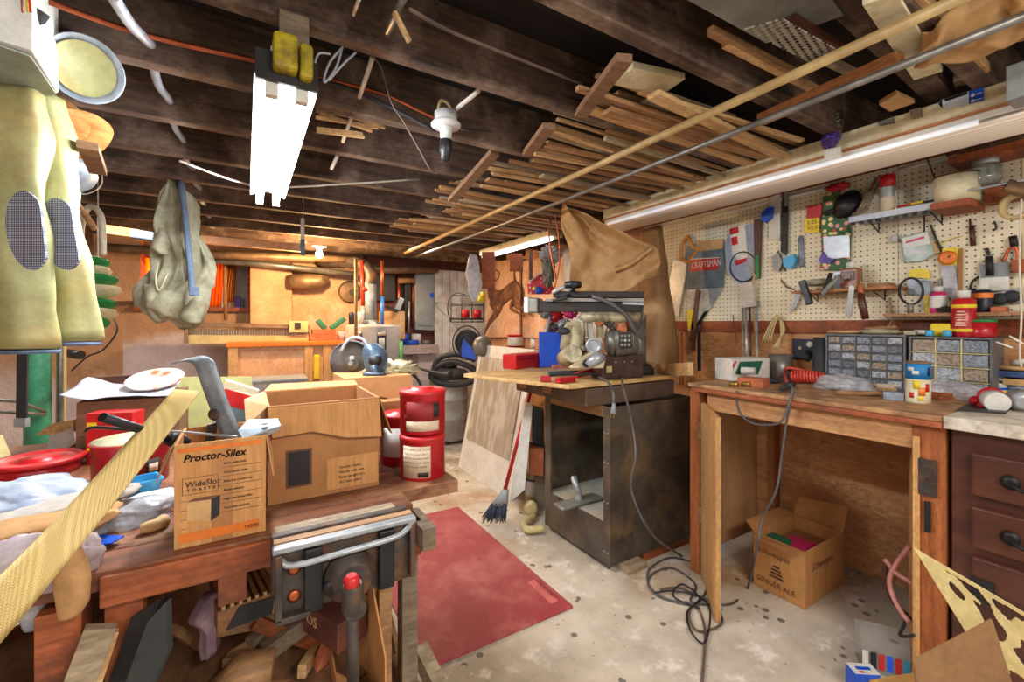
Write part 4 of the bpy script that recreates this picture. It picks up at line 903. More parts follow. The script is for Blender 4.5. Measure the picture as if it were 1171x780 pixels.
P(MB().text("BULL'S", M_, .016).text('EYE', frame(V(c.x-.0325, c.y+.016, c.z+.05), (0,-1,0), UP), .016), 'lettering', m_label, h)
c = at(960,327,X=2.52); c.z = zs2
S(MB().box(c.x-.02,c.x+.02,c.y-.016,c.y+.016,c.z,c.z+.09), 'clear_box', m_clearp, 'narrow clear plastic box left of the brown bottle', 'box', bev=.002)
S(MB().blob(at(935,323,X=2.52)+V(0,0,.0), .04,.07,.018,.3,8), 'folded_cloth', m_canvas, 'grey folded cloth on the left end of the lower pegboard shelf', 'cloth')
S(MB().box(2.5,2.6,at(1015,324,X=2.5).y, at(988,324,X=2.5).y, zs2, zs2+.02), 'wood_piece', m_pine2, 'flat brown wood piece at the right end of the lower shelf', 'wood piece', bev=.002)
h = T('caulk_gun', 'black and grey staple gun hanging off the lower pegboard shelf', 'staple gun', at(950,336,X=2.45))
P(MB().tube([at(x,y,X=2.45) for x,y in ((950,312),(947,324),(940,336))], [.01,.012,.008], 8), 'lever', m_ironblack, h)
P(MB().tube([at(x,y,X=2.44) for x,y in ((959,316),(950,326),(942,334),(940,340))], [.008,.014,.012,.008], 8), 'body', m_duct, h)
S(MB().bar(at(917,321,X=2.44), at(926,348,X=2.44), .032, .02, (-1,0,0)), 'knife_sheath', m_black, 'black rectangular sheath hanging from the left end of the lower shelf', 'handle', bev=.004)
h = T('utility_knife', 'grey triangular trowel blade hanging left of the black sheath', 'trowel', at(905,355,X=2.6))
P(wpoly(MB(), [(913,331),(917,335),(910,352),(903,358)], 2.6, .003), 'blade', m_galv, h)
tubeS([Wc(893,320), Wc(900,328), Wc(908,331)], .004, 'hook_wire', m_wire, 'thin dark wire hook left of the lower shelf', 'wire')
WS([(972,327),(978,327),(974,362),(966,362)], 2.45, .006, 'rasp', m_pipe2, 'grey flat rasp hanging from the lower pegboard shelf', 'rasp')
h = T('chisel', 'chisel with dark brown handle hanging below the brown bottle', 'chisel', at(989,366,X=2.44))
P(MB().tube([at(984,335,X=2.44), at(986,348,X=2.44), at(990,365,X=2.44)], [.012,.016,.014], 10), 'handle', m_brown, h)
P(MB().cyl(at(983,325,X=2.44), at(985,336,X=2.44), .01), 'ferrule', m_brick, h)
for a in ((979,323,978,331),(985,322,986,331),(990,322,990,330)): P(MB().cyl(at(a[0],a[1],X=2.44), at(a[2],a[3],X=2.44), .002), 'prong', m_tan, h)
S(MB().tube([at(1018,340,X=2.6), at(1020,366,X=2.6), at(1016,372,X=2.58)], .005, 7, sub=4), 'wood_dowel', m_pine3, 'thin tan dowel leaning at the pegboard seam', 'dowel')
# mid shelf above parts cabinets
ya, yb_ = at(1010,358,X=2.5).y, -.3; zs3 = at(1060,358,X=2.5).z
trim_sh = S(MB().box(2.5, 2.62, yb_, ya, zs3-.014, zs3), 'narrow_shelf', m_pine2, 'long narrow wooden shelf just above the parts cabinets', 'shelf')
c = at(1073,357,X=2.56); c.z = zs3; bottle(c, .028, .115, 'magenta_bottle', m_magenta, m_white, 'bright pink bottle with white cap on the narrow shelf', 'bottle', .6, .2, .08, (.2,.65,m_white))
c = at(1062,357,X=2.58); c.z = zs3; S(MB().box(c.x-.01,c.x+.012,c.y-.01,c.y+.012,c.z,c.z+.08), 'yellow_tube', m_yel2, 'narrow yellow box behind the bright pink bottle', 'box', bev=.002)
c = at(1124,357,X=2.56); c.z = zs3; bottle(c, .03, .115, 'navy_bottle', m_navy, m_white, 'dark blue bottle with orange label and white cap on the narrow shelf', 'bottle', .65, .2, .06, (.5,.68,m_ore))
c = at(1112,352,X=2.58); c.z = zs3; bottle(c, .02, .10, 'brown_bottle', m_brown, m_ironblack, 'small brown bottle just left of the dark blue bottle', 'bottle', .7, .2, .06)
S(MB().blob(at(1088,356,X=2.54)+V(0,0,.006), .02,.05,.014,.3,8), 'black_lump', m_ironblack, 'black flat object lying on the narrow shelf left of the red bottle', 'object')
S(MB().box(2.5,2.56,at(1150,352,X=2.5).y, at(1132,352,X=2.5).y, zs3, zs3+.02), 'small_box', m_brick, 'small reddish box on the narrow shelf right of the dark blue bottle', 'box', bev=.003)
# parts cabinets
def cabinet(x, y0, y1, z0, z1, cols, rows, lab, frame_m, seed, dep=.16):
    t = T('parts_cabinet', lab, 'parts cabinet', (x+dep/2, (y0+y1)/2, z0))
    w = (y1-y0-.016)/cols; hh = (z1-z0-.016)/rows
    mb = MB().box(x+.02, x+dep, y0, y1, z0, z1).box(x, x+.02, y0, y0+.008, z0, z1).box(x, x+.02, y1-.008, y1, z0, z1).box(x, x+.02, y0+.008, y1-.008, z1-.008, z1).box(x, x+.02, y0+.008, y1-.008, z0, z0+.008)
    P(mb, 'case', m_casegrey, t)
    mb = MB()
    for i in range(1, cols): yy = y0+.008+i*w; mb.box(x-.001, x+.019, yy-.0025, yy+.0025, z0+.008, z1-.008)
    for j in range(1, rows): zz = z0+.008+j*hh; mb.box(x, x+.019, y0+.008, y1-.008, zz-.002, zz+.002)
    P(mb, 'dividers', frame_m, t)
    rr = random.Random(seed); cols_m = [(190,196,206),(160,168,180),(120,126,138),(176,158,140),(150,160,176),(206,206,202)]
    for i in range(cols):
        for j in range(rows):
            ya_ = y0+.008+i*w+.004; yb2 = ya_+w-.008; za = z0+.008+j*hh+.004; zb = za+hh-.009
            key = (seed, (i*7+j*3) % 5)
            if key not in DM: DM[key] = mat('drawer_contents', cols_m[key[1]], tuple(int(v*.68) for v in cols_m[key[1]]), rough=.25, scale=rr.choice([110,150,90]), lo=.4, hi=.62)
            d = P(MB().box(x+.001, x+.016, ya_, yb2, za, zb), 'drawer', DM[key], t, .0015)
            P(MB().box(x-.006, x+.001, (ya_+yb2)/2-.008, (ya_+yb2)/2+.008, za+.002, za+.007), 'pull', m_clearp, d)
    return t
DM = {}
cabinet(2.45, .735, 1.043, .952, 1.2, 5, 6, 'grey cabinet of thirty small clear drawers on the bench under the lower shelf', m_casegrey, 1)
cabinet(2.44, .474, .722, .952, 1.195, 3, 4, 'grey cabinet of larger clear drawers with cream dividers behind the tall chalk can', m_caseyel, 2)
zc = 1.2
def onz(px, py, X, z): c = at(px, py, X=X); c.z = z; return c
c = onz(1102,382,2.5,1.195); rb = bottle(c, .037, .19, 'red_bottle', m_redcan, m_white, 'large red bottle with yellow print and white cap on the right parts cabinet', 'bottle', .55, .16, .05)
P(MB().lathe(c, [(.0375,.118),(.0378,.119),(.0378,.132)], 24, close=False), 'yellow_band', m_yel2, rb)
P(MB().lathe(c, [(.0375,.022),(.0378,.023),(.0378,.034)], 24, close=False), 'yellow_band', m_yel2, rb)
mb = MB()
for k in range(6): mb.box(c.x-.039, c.x-.036, c.y-.016+.003*(k%2), c.y+.016-.002*(k%3), c.z+.045+.011*k, c.z+.05+.011*k)
P(mb, 'print_lines', m_label, rb)
c = onz(1122,384,2.52,1.195); h = T('red_tin', 'squat red tin with green lid right of the large red bottle', 'tin', c)
P(MB().lathe(c, [(.042,0),(.044,.004),(.044,.06)], 26), 'body', m_redcan, h); P(MB().lathe(c, [(.045,.06),(.045,.07),(.04,.072)], 26), 'lid', m_gleaf, h)
c = onz(1076,383,2.5,1.195); S(MB().box(c.x-.02,c.x+.02,c.y-.035,c.y+.03,c.z,c.z+.055), 'yellow_box', m_yel2, 'small yellow box lying on the right parts cabinet', 'box', bev=.008)
for i, (px, mt, lab) in enumerate(((1063,m_sky,'left small light blue cap on the right parts cabinet'),(1083,m_sky,'light blue cap in front of the small yellow box'))):
    c = onz(px,387,2.45,1.197); S(MB().lathe(c, [(.012,0),(.015,.003),(.014,.022),(.01,.026)], 14), 'blue_stopper', mt, lab, 'cap')
c = onz(1089,380,2.54,1.195); S(MB().lathe(c, [(.018,0),(.02,.03),(.016,.05)], 16), 'teal_stopper', mat('teal_plastic',(40,150,140)), 'teal cap behind the light blue cap', 'cap')
c = onz(1056,383,2.5,1.2); S(MB().cyl(c+V(0,.03,.012), c+V(0,-.03,.012), .01), 'white_tube', m_white, 'small white tube lying at the left of the blue caps', 'tube')
c = onz(1043,383,2.5,1.2); S(MB().box(c.x-.03,c.x+.02,c.y-.02,c.y+.02,c.z,c.z+.018), 'green_block', m_canvas, 'small olive sandpaper block between the two parts cabinets', 'block', bev=.003)
S(MB().lathe(onz(968,381,2.53,1.2), [(.06,0),(.08,.006),(.082,.014),(.06,.016)], 26).jitter(.003,30), 'tan_dish', m_card3, 'flat tan round dish on the left parts cabinet', 'dish')
S(MB().blob(onz(1007,381,2.5,1.2)+V(0,0,.012), .03,.08,.012,.3,8,flat=1.2), 'grey_rag', m_canvas, 'pale folded rag on the left parts cabinet', 'rag')
S(MB().bar(onz(990,374,2.55,1.225), onz(1026,376,2.55,1.235), .02, .012), 'dark_stick', m_pine2, 'brown flat stick on top of the left parts cabinet', 'stick')
# ---------------- bench ----------------
BX0, BY0, BY1, BZ = 1.94, .49, 1.42, .95
bn = T('work_bench', 'wooden work bench with open doors under the pegboard', 'work bench', (2.3, .95, 0))
mb = MB().box(BX0-.03, 2.62, BY0-.01, BY1+.01, BZ-.018, BZ); P(mb, 'bench_top', m_benchtop, bn, .003)
P(MB().box(BX0-.045, 2.6, BY0-.01, BY1-.02, BZ-.036, BZ-.018), 'lower_top_layer', m_orangeX, bn, .002)
P(MB().box(BX0, BX0+.025, BY0+.07, BY1-.08, BZ-.125, BZ-.036), 'apron', m_apron, bn, .002)
P(MB().box(BX0-.012, BX0+.075, BY1-.045, BY1+.01, 0, BZ-.036), 'post', m_orangeZ, bn, .003)
P(MB().box(BX0-.005, BX0+.07, BY0-.01, BY0+.075, 0, BZ-.036), 'post', m_orangeZ, bn, .003)
P(MB().box(2.55, 2.61, BY0, BY0+.07, 0, BZ-.036), 'post', m_orangeZ, bn); P(MB().box(2.55, 2.61, BY1-.08, BY1-.02, 0, BZ-.036), 'post', m_orangeZ, bn)
P(MB().box(BX0+.08, 2.55, BY1-.015, BY1, .08, BZ-.04), 'side_panel', mat('side_plywood',(196,150,106),(170,126,86),scale=6,stretch=(1,1,.3)), bn)
P(MB().box(BX0+.08, 2.55, BY0, BY0+.012, .08, BZ-.04), 'side_panel', m_card2, bn)
P(MB().box(2.48, 2.55, BY1-.075, BY1-.02, 0.0, BZ-.12), 'inner_post', m_apron, bn)
P(MB().box(2.1, 2.6, BY0+.02, BY1-.09, BZ-.09, BZ-.036), 'cross_rail', m_pine2, bn)
def leaf(a, b, z0, z1, t, mt, parent, name='door'):
    a = V(a[0],a[1],(z0+z1)/2); b = V(b[0],b[1],(z0+z1)/2); return P(MB().bar(a, b, t, z1-z0, UP), name, mt, parent, .001)
m_door = wood('door_plywood', (218,166,104), (180,128,76), 'Z', 3)
d = leaf((1.935,1.36), (1.68,1.11), .004, .858, .02, m_door, bn)
pr = [at(807,498,X=1.735)+V(-.012,.0,0)]
P(MB().tube([V(1.715,1.12,.79), V(1.70,1.115,.79), V(1.70,1.115,.72), V(1.715,1.12,.72)], .004, 6), 'handle', m_ironblack, d)
for z in (.3,.72): P(MB().box(1.922,1.93,1.34,1.38,z-.04,z+.04), 'hinge', m_pipe, d)
d = leaf((1.925,.55), (2.28,.665), .02, .87, .018, m_door, bn)
P(MB().box(1.925,1.933,.50,.545,.68,.80), 'hinge', m_iron, d); P(MB().box(1.925,1.933,.515,.53,.56,.66), 'latch', m_ironblack, d)
tubeS([at(842,447,X=1.9), at(845,470,X=1.9), at(858,483,X=1.9), at(878,486,X=1.88), at(895,480,X=1.88), at(906,447,X=1.9), at(902,440,X=1.93)], .005, 'power_cord', m_cord, 'grey cord hanging in a loop over the front edge of the bench', 'cord')
pts = [at(908,445,X=1.9), at(900,480,X=1.9), at(894,520,X=1.88), at(888,560,X=1.85), at(872,592,X=1.85), at(866,625,X=1.8)] + [at(x,y,z=.006) for x, y in ((855,672),(838,690),(815,691),(790,688),(795,668),(770,650),(748,655),(742,670),(765,686),(800,690))]
tubeS(pts, .005, 'power_cord', m_cord, 'thin grey cord falling from the bench to the tangle on the floor', 'cord')
# items on bench
def onb(px, py, z=BZ):
    p = at(px, py, z=z)
    if p.x > 2.47: q = at(px, py, X=2.47); p = V(q.x, q.y, z)
    return p
h = T('green_box', 'green and white box lying on the left end of the bench', 'box', onb(858,437))
a_, b_, c_ = onb(838,436), onb(880,436), V(.10,.0,0)
def facebox(p0, p1, dep, z0, z1): 
    p0 = V(p0.x,p0.y,0); p1 = V(p1.x,p1.y,0); r = (p1-p0).normalized(); n = V(-r.y, r.x, 0)
    return MB(Matrix((r, n, UP)).transposed().to_4x4()), p0, r, n
def fbox(p0, p1, dep, z0, z1, ins=0):
    r = (V(p1.x,p1.y,0)-V(p0.x,p0.y,0)); L_ = r.length; r.normalize(); n = V(-r.y, r.x, 0)
    M_ = Matrix((r, n, UP)).transposed().to_4x4(); M_.translation = V(p0.x, p0.y, 0)
    return MB(M_).box(ins, L_-ins, ins, dep-ins, z0, z1), frame(V(p0.x,p0.y,z0), r, UP)
p0, p1 = at(837,436,z=BZ), at(880,434,z=BZ)
mb, F_ = fbox(p0, p1, .12, BZ, BZ+.115); P(mb, 'carton', m_white, h, .002)
P(MB(F_).prism([(.02,.035,.0006),(.17,.03,.0006),(.2,.1,.0006),(.05,.1,.0006)], V(0,0,.001)), 'green_print', m_green2, h)
P(MB(F_).prism([(.005,.06,.0008),(.03,.1,.0008),(.022,.108,.0008),(.004,.085,.0008)], V(0,0,.001)), 'red_stripe', m_magenta, h)
c = onb(886,428)+V(.05,0,0); 
S(MB().lathe(c, [(.055,0),(.058,.003),(.06,.13),(.056,.13),(.056,.01)], 26).jitter(.004,20), 'dented_tin', m_pipe2, 'dented grey tin can holding rods behind the green box', 'tin can')
rods = [((850,400),(849,352),.006,m_pine3),((855,400),(852,345),.008,m_steel),((859,402),(857,350),.006,m_brown),((864,402),(866,345),.006,m_galv),((868,398),(862,356),.005,m_tan),((846,400),(838,360),.003,m_copper)]
for i, (p, q, r, mt) in enumerate(rods):
    S(MB().cyl(at(p[0],p[1]+30,X=2.5), at(*q,X=2.6), r), 'thin_rod', mt, ('pale wooden','shiny steel','dark brown','galvanized','tan','copper coloured')[i] + ' rod standing behind the green box against the wall', 'rod')
for i in range(4):
    tubeS([at(872+3*i,390,X=2.55), at(880+3*i,372-3*i,X=2.58), at(890+2*i,360+4*i,X=2.6), at(893+i,380,X=2.58), at(890-2*i,398,X=2.52)], .004, 'dry_cane', m_tan, ('leftmost','second','third','rightmost')[i] + ' loop of tan cane sprouting from the dented tin can', 'cane', group='cane loops in the dented tin can')
for i in range(3):
    tubeS([at(858+4*i,345,X=2.6), at(866-3*i,322,X=2.59), at(854+6*i,300+5*i,X=2.6), at(860+2*i,286+4*i,X=2.6)], .003, 'dry_cane', m_tan, ('left','middle','right')[i] + ' tangled tan string hanging on the pegboard above the green box', 'string', group='tan strings above the green box')
WS([(847,325),(862,322),(866,350),(852,352)], 2.59, .02, 'pink_rag', m_cloth, 'faded pinkish rag hanging above the green box', 'rag')
mb, F_ = fbox(onb(843,441), onb(872,444), .09, BZ, BZ+.04)
S(mb, 'red_brick', m_brick, 'reddish brick lying on the front left of the bench', 'brick', bev=.003)
c = onb(858,437); S(MB().cyl(c+V(-.02,.035,.058), c+V(.0,-.025,.058), .018), 'white_bobbin', m_whitewd, 'small cream wooden spool on top of the brick', 'spool')
for i, (px, lab) in enumerate(((842,'left'),(856,'right'))):
    c = onb(px,442); S(MB().cyl(c+V(-.02,.02,.012), c+V(-.01,-.015,.012), .012), 'brass_fitting', mat('brass',(196,160,80),(150,116,50),rough=.3,metal=.8), lab+' small brass fitting in front of the brick', 'fitting')
h = T('wall_outlet', 'black outlet plate with white round socket on the wall behind the bench', 'wall outlet', at(920,410,X=2.64))
P(wpoly(MB(), [(907,387),(933,388),(933,411),(907,411)], 2.648, .012), 'plate', m_navy, h, .002)
P(MB().lathe(at(926,394,X=2.636), [(.016,0),(.017,.003),(.01,.005)], 16, (-1,0,0)), 'socket', m_white, h)
P(MB().lathe(at(915,398,X=2.636), [(.009,0),(.009,.006)], 12, (-1,0,0)), 'switch', m_tan, h)
P(MB().cyl(at(923,402,X=2.63), at(924,412,X=2.58), .012), 'plug', m_rubber, h)
c = onb(937,428)+V(.0,0,0); S(MB().lathe(c, [(.034,0),(.034,.01),(.026,.23),(.024,.23)], 22), 'dark_tube', m_rubber, 'tall dark grey tapered tube standing left of the parts cabinets', 'tube')
# coral coil hose
pts = []; A_, B_ = onb(905,438)+V(0,0,.03), onb(944,440)+V(0,0,.025)
for k in range(0, 150):
    t = k/150; c = A_.lerp(B_, t) + V(.0,0,.01*math.sin(t*3)); a = t*2*PI*11; pts.append(c + V(math.cos(a)*.035, 0, math.sin(a)*.028) + V(0,math.cos(a)*.01,0))
h = T('coiled_hose', 'coral red coiled air hose lying on the bench', 'hose', onb(922,442))
P(MB().tube(pts, .0055, 7), 'coil', m_coral, h)
P(MB().tube([onb(902,444)+V(0,0,.01), onb(897,432)+V(0,0,.03), onb(900,425)+V(0,0,.06), onb(906,424)+V(.02,0,.06), onb(918,430)+V(.04,0,.05), onb(928,436)+V(.05,0,.03), onb(940,440)+V(.03,0,.03)], .008, 8, sub=5), 'hose_end', m_coral, h)
P(MB().tube([onb(893,448)+V(0,0,.01), onb(905,444)+V(0,0,.018)], [.008,.018], 8), 'nozzle', m_rubber, h)
S(MB().blob(onb(882,438)+V(0,0,.012), .05,.04,.012,.4,9,flat=BZ), 'dark_clamp', m_rubber, 'dark flat clamp lying right of the brick', 'clamp')
S(MB().blob(onb(935,434)+V(.05,0,.02), .03,.03,.022,.3,9,flat=BZ), 'magenta_lump', m_magenta, 'small magenta item between the dark tube and the coiled hose', 'object')
mb = MB().blob(onb(972,446)+V(-.05,0,.024), .055,.11,.045,.3,6,flat=BZ); S(mb, 'plastic_wrap', m_film, 'crumpled clear plastic wrap in front of the left parts cabinet', 'plastic wrap')
S(MB().blob(onb(1088,456)+V(0,0,.025), .045,.12,.045,.3,6,flat=BZ), 'plastic_wrap', m_film, 'crumpled clear plastic wrap in front of the right parts cabinet', 'plastic wrap')
S(MB().bar(onb(957,452)+V(0,0,.012), onb(1030,455)+V(.05,0,.012), .02, .016), 'wood_stick', m_pine2, 'brown stick with yellow tape lying on the bench front', 'stick', bev=.003)
S(MB().bar(onb(960,446)+V(0,0,.008), onb(1055,450)+V(.1,0,.008), .03, .012), 'wood_lath', m_pine, 'flat pale lath lying behind the brown stick on the bench', 'lath', bev=.001)
S(MB().bar(onb(1062,458)+V(.06,0,.014), onb(1120,460)+V(.1,0,.014), .05, .026), 'wood_block', m_orangeX, 'orange brown wood block right of the tall chalk can', 'wood block', bev=.001)
mb, F_ = fbox(onb(1010,457), onb(1034,459), .05, BZ, BZ+.03); S(mb, 'clear_case', m_clearp, 'small clear plastic case left of the tall chalk can', 'case', bev=.002)
mb, F_ = fbox(onb(1003,447), onb(1031,448), .03, BZ, BZ+.03); S(mb, 'paper_carton', m_label, 'small pale carton behind the small clear case', 'carton', bev=.002)
c = onb(1046.5,461)+V(.03,.0,0); r = .0365
h = T('chalk_can', 'tall cardboard can with blue top band and cream painted lower part on the bench', 'can', c)
P(MB().lathe(c, [(r,0),(r,.004),(r,.09)], 28), 'lower_body', m_cream, h)
P(MB().lathe(c, [(r+.0005,.09),(r+.0005,.148)], 28), 'blue_band', mat('blue_band',(30,130,196),(24,110,176)), h)
P(MB().lathe(c, [(r+.001,.148),(r+.001,.155),(r-.004,.156)], 28), 'rim', m_pipe, h)
def canmark(c, r, ang, z, w, hh, mt, name, par):
    return P(MB().sheet(lambda u, v: c + V(math.cos(ang+(u-.5)*w/r)*r, math.sin(ang+(u-.5)*w/r)*r, z+(v-.5)*hh), 8, 2, .0008), name, mt, par)
ang0 = math.atan2(-c.y, -c.x)
for (da, z, w, hh, mt) in ((.1,.07,.018,.03,m_yel2),(-.3,.045,.02,.03,m_ore),(.5,.03,.014,.02,m_red),(-.2,.02,.015,.016,m_yel2),(-.9,.12,.012,.03,m_navy),(.6,.128,.02,.014,m_white),(.2,.115,.02,.014,m_white),(-.75,.06,.012,.03,m_red)):
    canmark(c, r+.001, ang0-da, z, w, hh, mt, 'printed_patch', h)
# tubs at right
def tub(c, r, hh, mt, name, lab, cat, bands=(), lid=None):
    h = T(name, lab, cat, c); P(MB().lathe(c, [(r*.9,0),(r*.92,.003),(r,hh)], 28), 'body', mt, h)
    for (a, b, mm) in bands: P(MB().lathe(c, [(r*(.92+.08*a)+.001,hh*a),(r*(.92+.08*b)+.001,hh*b)], 28, close=False), 'band', mm, h)
    if lid: P(MB().lathe(c, [(r*1.03,hh),(r*1.03,hh+.008),(r*.95,hh+.01)], 28), 'lid', lid, h)
    return h
c = onb(1124,452)+V(.1,0,0); tub(c, .055, .055, m_cream, 'round_tub', 'round cream tub with blue and yellow bands on the bench', 'tub', ((.35,.65,m_yel2),(.7,.88,m_blue)), m_white)
S(MB().blob(c+V(.0,0,.085), .05,.05,.026,.4,10), 'plastic_bundle', m_film, 'white plastic bundle with red edge on top of the banded tub', 'plastic bundle')
c = onb(1164,460)+V(.12,0,0); tub(c, .06, .03, m_cream, 'round_tub', 'low cream tub at the right edge of the bench', 'tub')
S(MB().lathe(c+V(0,0,.03), [(.055,0),(.055,.03),(.05,.03)], 24), 'glass_dish', m_clearp, 'clear glass dish on the low cream tub', 'dish')
S(MB().box(c.x-.06,c.x+.06,c.y-.08,c.y+.05,c.z+.062,c.z+.085).jitter(.004,12), 'folded_papers', m_card3, 'stack of tan folded papers on the glass dish', 'papers')
S(MB().box(c.x-.07,c.x+.07,c.y-.08,c.y+.07,c.z+.092,c.z+.115), 'blue_folder', mat('blue_folder',(60,84,136),(46,66,112)), 'dark blue flat box near the right edge above the papers', 'flat box', bev=.003)
S(MB().lathe(c+V(-.01,.02,.118), [(.05,0),(.06,.004),(.062,.012),(.05,.016)], 24).jitter(.005,20), 'tan_pouch', m_card3, 'tan leather pouch on the dark blue flat box', 'pouch')
S(MB().lathe(c+V(-.02,-.01,.15), [(.03,-.01),(.045,-.008),(.05,0),(.045,.008),(.03,.01),(.028,0),(.03,-.01)], 24, (.2,.2,1), close=False), 'white_ring', m_white, 'white plastic ring at the right edge above the papers', 'ring')
for i,(p,q) in enumerate((((1139,391),(1158,398)),((1154,384),(1170,393)))): S(MB().cyl(at(*p,X=2.2), at(*q,X=2.2), .003), 'white_stick', m_white, ('left','right')[i]+' thin white stick near the white ring', 'stick')
# dresser
DX, DY = 1.93, .478
dr = T('dresser', 'dark brown dresser with pale worn top at the right edge', 'dresser', (2.2, .1, 0))
P(MB().box(DX+.01, 2.6, -.5, DY-.01, 0, .915), 'body', m_brown, dr, .004)
P(MB().box(DX-.03, 2.61, -.52, DY, .915, .955), 'top', mat('worn_white_top',(214,206,192),(184,174,158),scale=10,dirt=(140,116,92),dirt_scale=14), dr, .003)
for z0, z1 in ((.72,.85),(.56,.685)):
    d = P(MB().box(DX-.015, DX+.01, -.4, DY-.06, z0, z1), 'drawer', m_brown, dr, .006)
    P(MB().lathe((DX-.018,.335,(z0+z1)/2), [(.018,0),(.022,.004),(.008,.008)], 14, (-1,0,0)), 'backplate', m_ironblack, d)
    P(MB().tube([(DX-.022,.335,(z0+z1)/2), (DX-.045,.31,(z0+z1)/2-.012), (DX-.045,.26,(z0+z1)/2-.012), (DX-.022,.235,(z0+z1)/2)], .006, 8, sub=4), 'pull', m_ironblack, d)
d = P(MB().box(DX-.012, DX+.01, -.4, DY-.06, .06, .53), 'door', m_brown, dr, .006)
P(MB().box(DX-.02, DX-.012, DY-.11, DY-.06, .40, .47), 'hinge', m_ironblack, d)
P(MB().box(DX-.02, DX-.012, DY-.11, DY-.06, .10, .17), 'hinge', m_ironblack, d)
zt = .955
c = at(1142,465,z=zt)
S(MB().lathe(at(1141,461,z=zt+.03), [(.031,0),(.033,.004),(.033,.05),(.028,.05)], 28, (.75,.35,.1)), 'round_container', m_whitewd, 'white capped round container lying on its side on the dresser', 'container')
S(MB().lathe(at(1172,461,z=zt+.03), [(.02,0),(.032,.01),(.033,.014),(.034,.06)], 28, (.75,.35,.1)), 'metal_dish', m_steel, 'shiny metal dish lying at the right edge of the dresser', 'dish')
S(MB().lathe(at(1134,456,z=zt+.035), [(.03,0),(.034,.003),(.034,.02),(.03,.022)], 28, (.6,.2,.3)), 'red_disc', m_red, 'bright red round lid behind the white capped container', 'lid')
h = T('red_knob', 'small dark red rounded knob on the left corner of the dresser', 'knob', at(1117,463,z=zt))
P(MB().blob(at(1116,458,z=zt+.02), .018,.018,.016,.1), 'ball', m_redcan, h); P(MB().lathe(at(1116,464,z=zt), [(.016,0),(.018,.004),(.01,.012)], 18), 'foot', m_magenta, h)
S(MB().blob(at(1124,464,z=zt+.01), .014,.014,.012,.2), 'red_stopper', m_redcan, 'small red cap between the red knob and white container', 'cap')
S(MB().prism([at(x,y,z=zt) for x,y in ((1095,470),(1118,456),(1160,462),(1150,474))], (0,0,.006)), 'dark_tray', m_ironblack, 'flat dark tray under the red lids on the dresser', 'tray')
# ---- floor things, right side
bx0, bx1, by0, by1 = 2.08, 2.45, .965, 1.19
h = T('ginger_ale_box', 'open ginger ale carton on the floor inside the bench', 'cardboard box', (2.26,1.08,0))
mb = MB().openbox(bx0,bx1,by0,by1,.003,.25,.006)
P(mb, 'walls', m_card, h)
P(MB().prism([(bx0+.003,by1,.25),(bx0+.003,by0,.25),(bx0-.045,by0+.03,.23),(bx0-.05,by1-.02,.25)], (0,0,.004)), 'flap', m_card2, h)
P(MB().prism([(bx1,by0,.25),(bx1,by1,.25),(bx1+.05,by1,.33),(bx1+.05,by0,.36)], (-.004,0,.004)), 'flap', m_card2, h)
P(MB().prism([(bx0,by1,.25),(bx1,by1,.25),(bx1-.03,by1+.06,.27),(bx0+.02,by1+.05,.28)], (0,0,.004)), 'flap', m_card2, h)
F1 = frame(V(bx0-.001, by1-.01, .09), (0,-1,0), UP)
P(MB().text('GINGER ALE', frame(V(bx0-.001,by1-.012,.035),(0,-1,0),UP), .034, sx=.92), 'lettering', m_printbr, h)
P(MB().text('Schweppes', frame(V(bx0-.001,by1-.02,.17),(0,-1,0),UP), .036, sx=.9), 'lettering', m_printbr, h)
P(MB().text('Schweppes', frame(V(bx0+.06,by0-.001,.15),(1,0,0),UP), .05, sx=.9, shear=.2), 'lettering', m_printbr, h)
mb = MB(F1)
for k in range(4): mb.prism([(.06+.006*k,-.012+.016*k,.0),(.13-.006*k,-.012+.016*k,.0),(.125-.006*k,-.002+.016*k,.0),(.065+.006*k,-.002+.016*k,.0)], V(0,0,.0006))
P(mb, 'crest', m_printbr, h)
S(MB().box(bx0+.09,bx0+.19,by0+.04,by0+.14,.2,.225), 'magenta_packet', m_magenta, 'magenta packet lying inside the ginger ale carton', 'packet', bev=.004)
S(MB().box(bx0+.03,bx0+.1,by0+.1,by0+.19,.19,.24), 'green_packet', m_green2, 'green and dark packet inside the ginger ale carton', 'packet', bev=.004)
S(MB().box(bx0+.02,bx0+.35,by0+.02,by1-.02,.009,.188), 'paper_filling', m_cardin, 'brown paper filling under the packets in the ginger ale carton', 'paper')
# pink hose and chair like leg inside right
h = T('pink_hose', 'pink hose curving inside the bench beside the open door', 'hose', at(1035,680,z=0.02))
P(MB().tube([at(1040,625,X=2.0), at(1025,645,X=2.0), at(1017,665,X=2.0), at(1025,690,X=1.98), at(1040,712,X=1.95)], .008, 8, sub=5), 'hose', mat('pink_rubber',(206,142,132),(180,112,104)), h)
P(MB().tube([at(1012,640,X=2.02), at(1025,655,X=2.0), at(1045,668,X=1.98)], .008, 8, sub=5), 'hose', mat('pink_rubber2',(206,142,132),(180,112,104)), h)
h = T('metal_frame', 'dark curved metal frame with hooked foot beside the pink hose', 'frame', at(1035,722,X=1.93))
P(MB().tube([at(1012,640,X=2.04), at(1014,668,X=2.02), at(1024,690,X=2.0), at(1042,710,X=1.97)], .010, 8, sub=5), 'rail', m_brown, h)
P(MB().tube([at(1036,700,X=1.97), at(1034,714,X=1.95), at(1029,726,X=1.95), at(1038,728,X=1.93), at(1046,726,X=1.9)], .005, 8, sub=5), 'foot', m_ironblack, h)
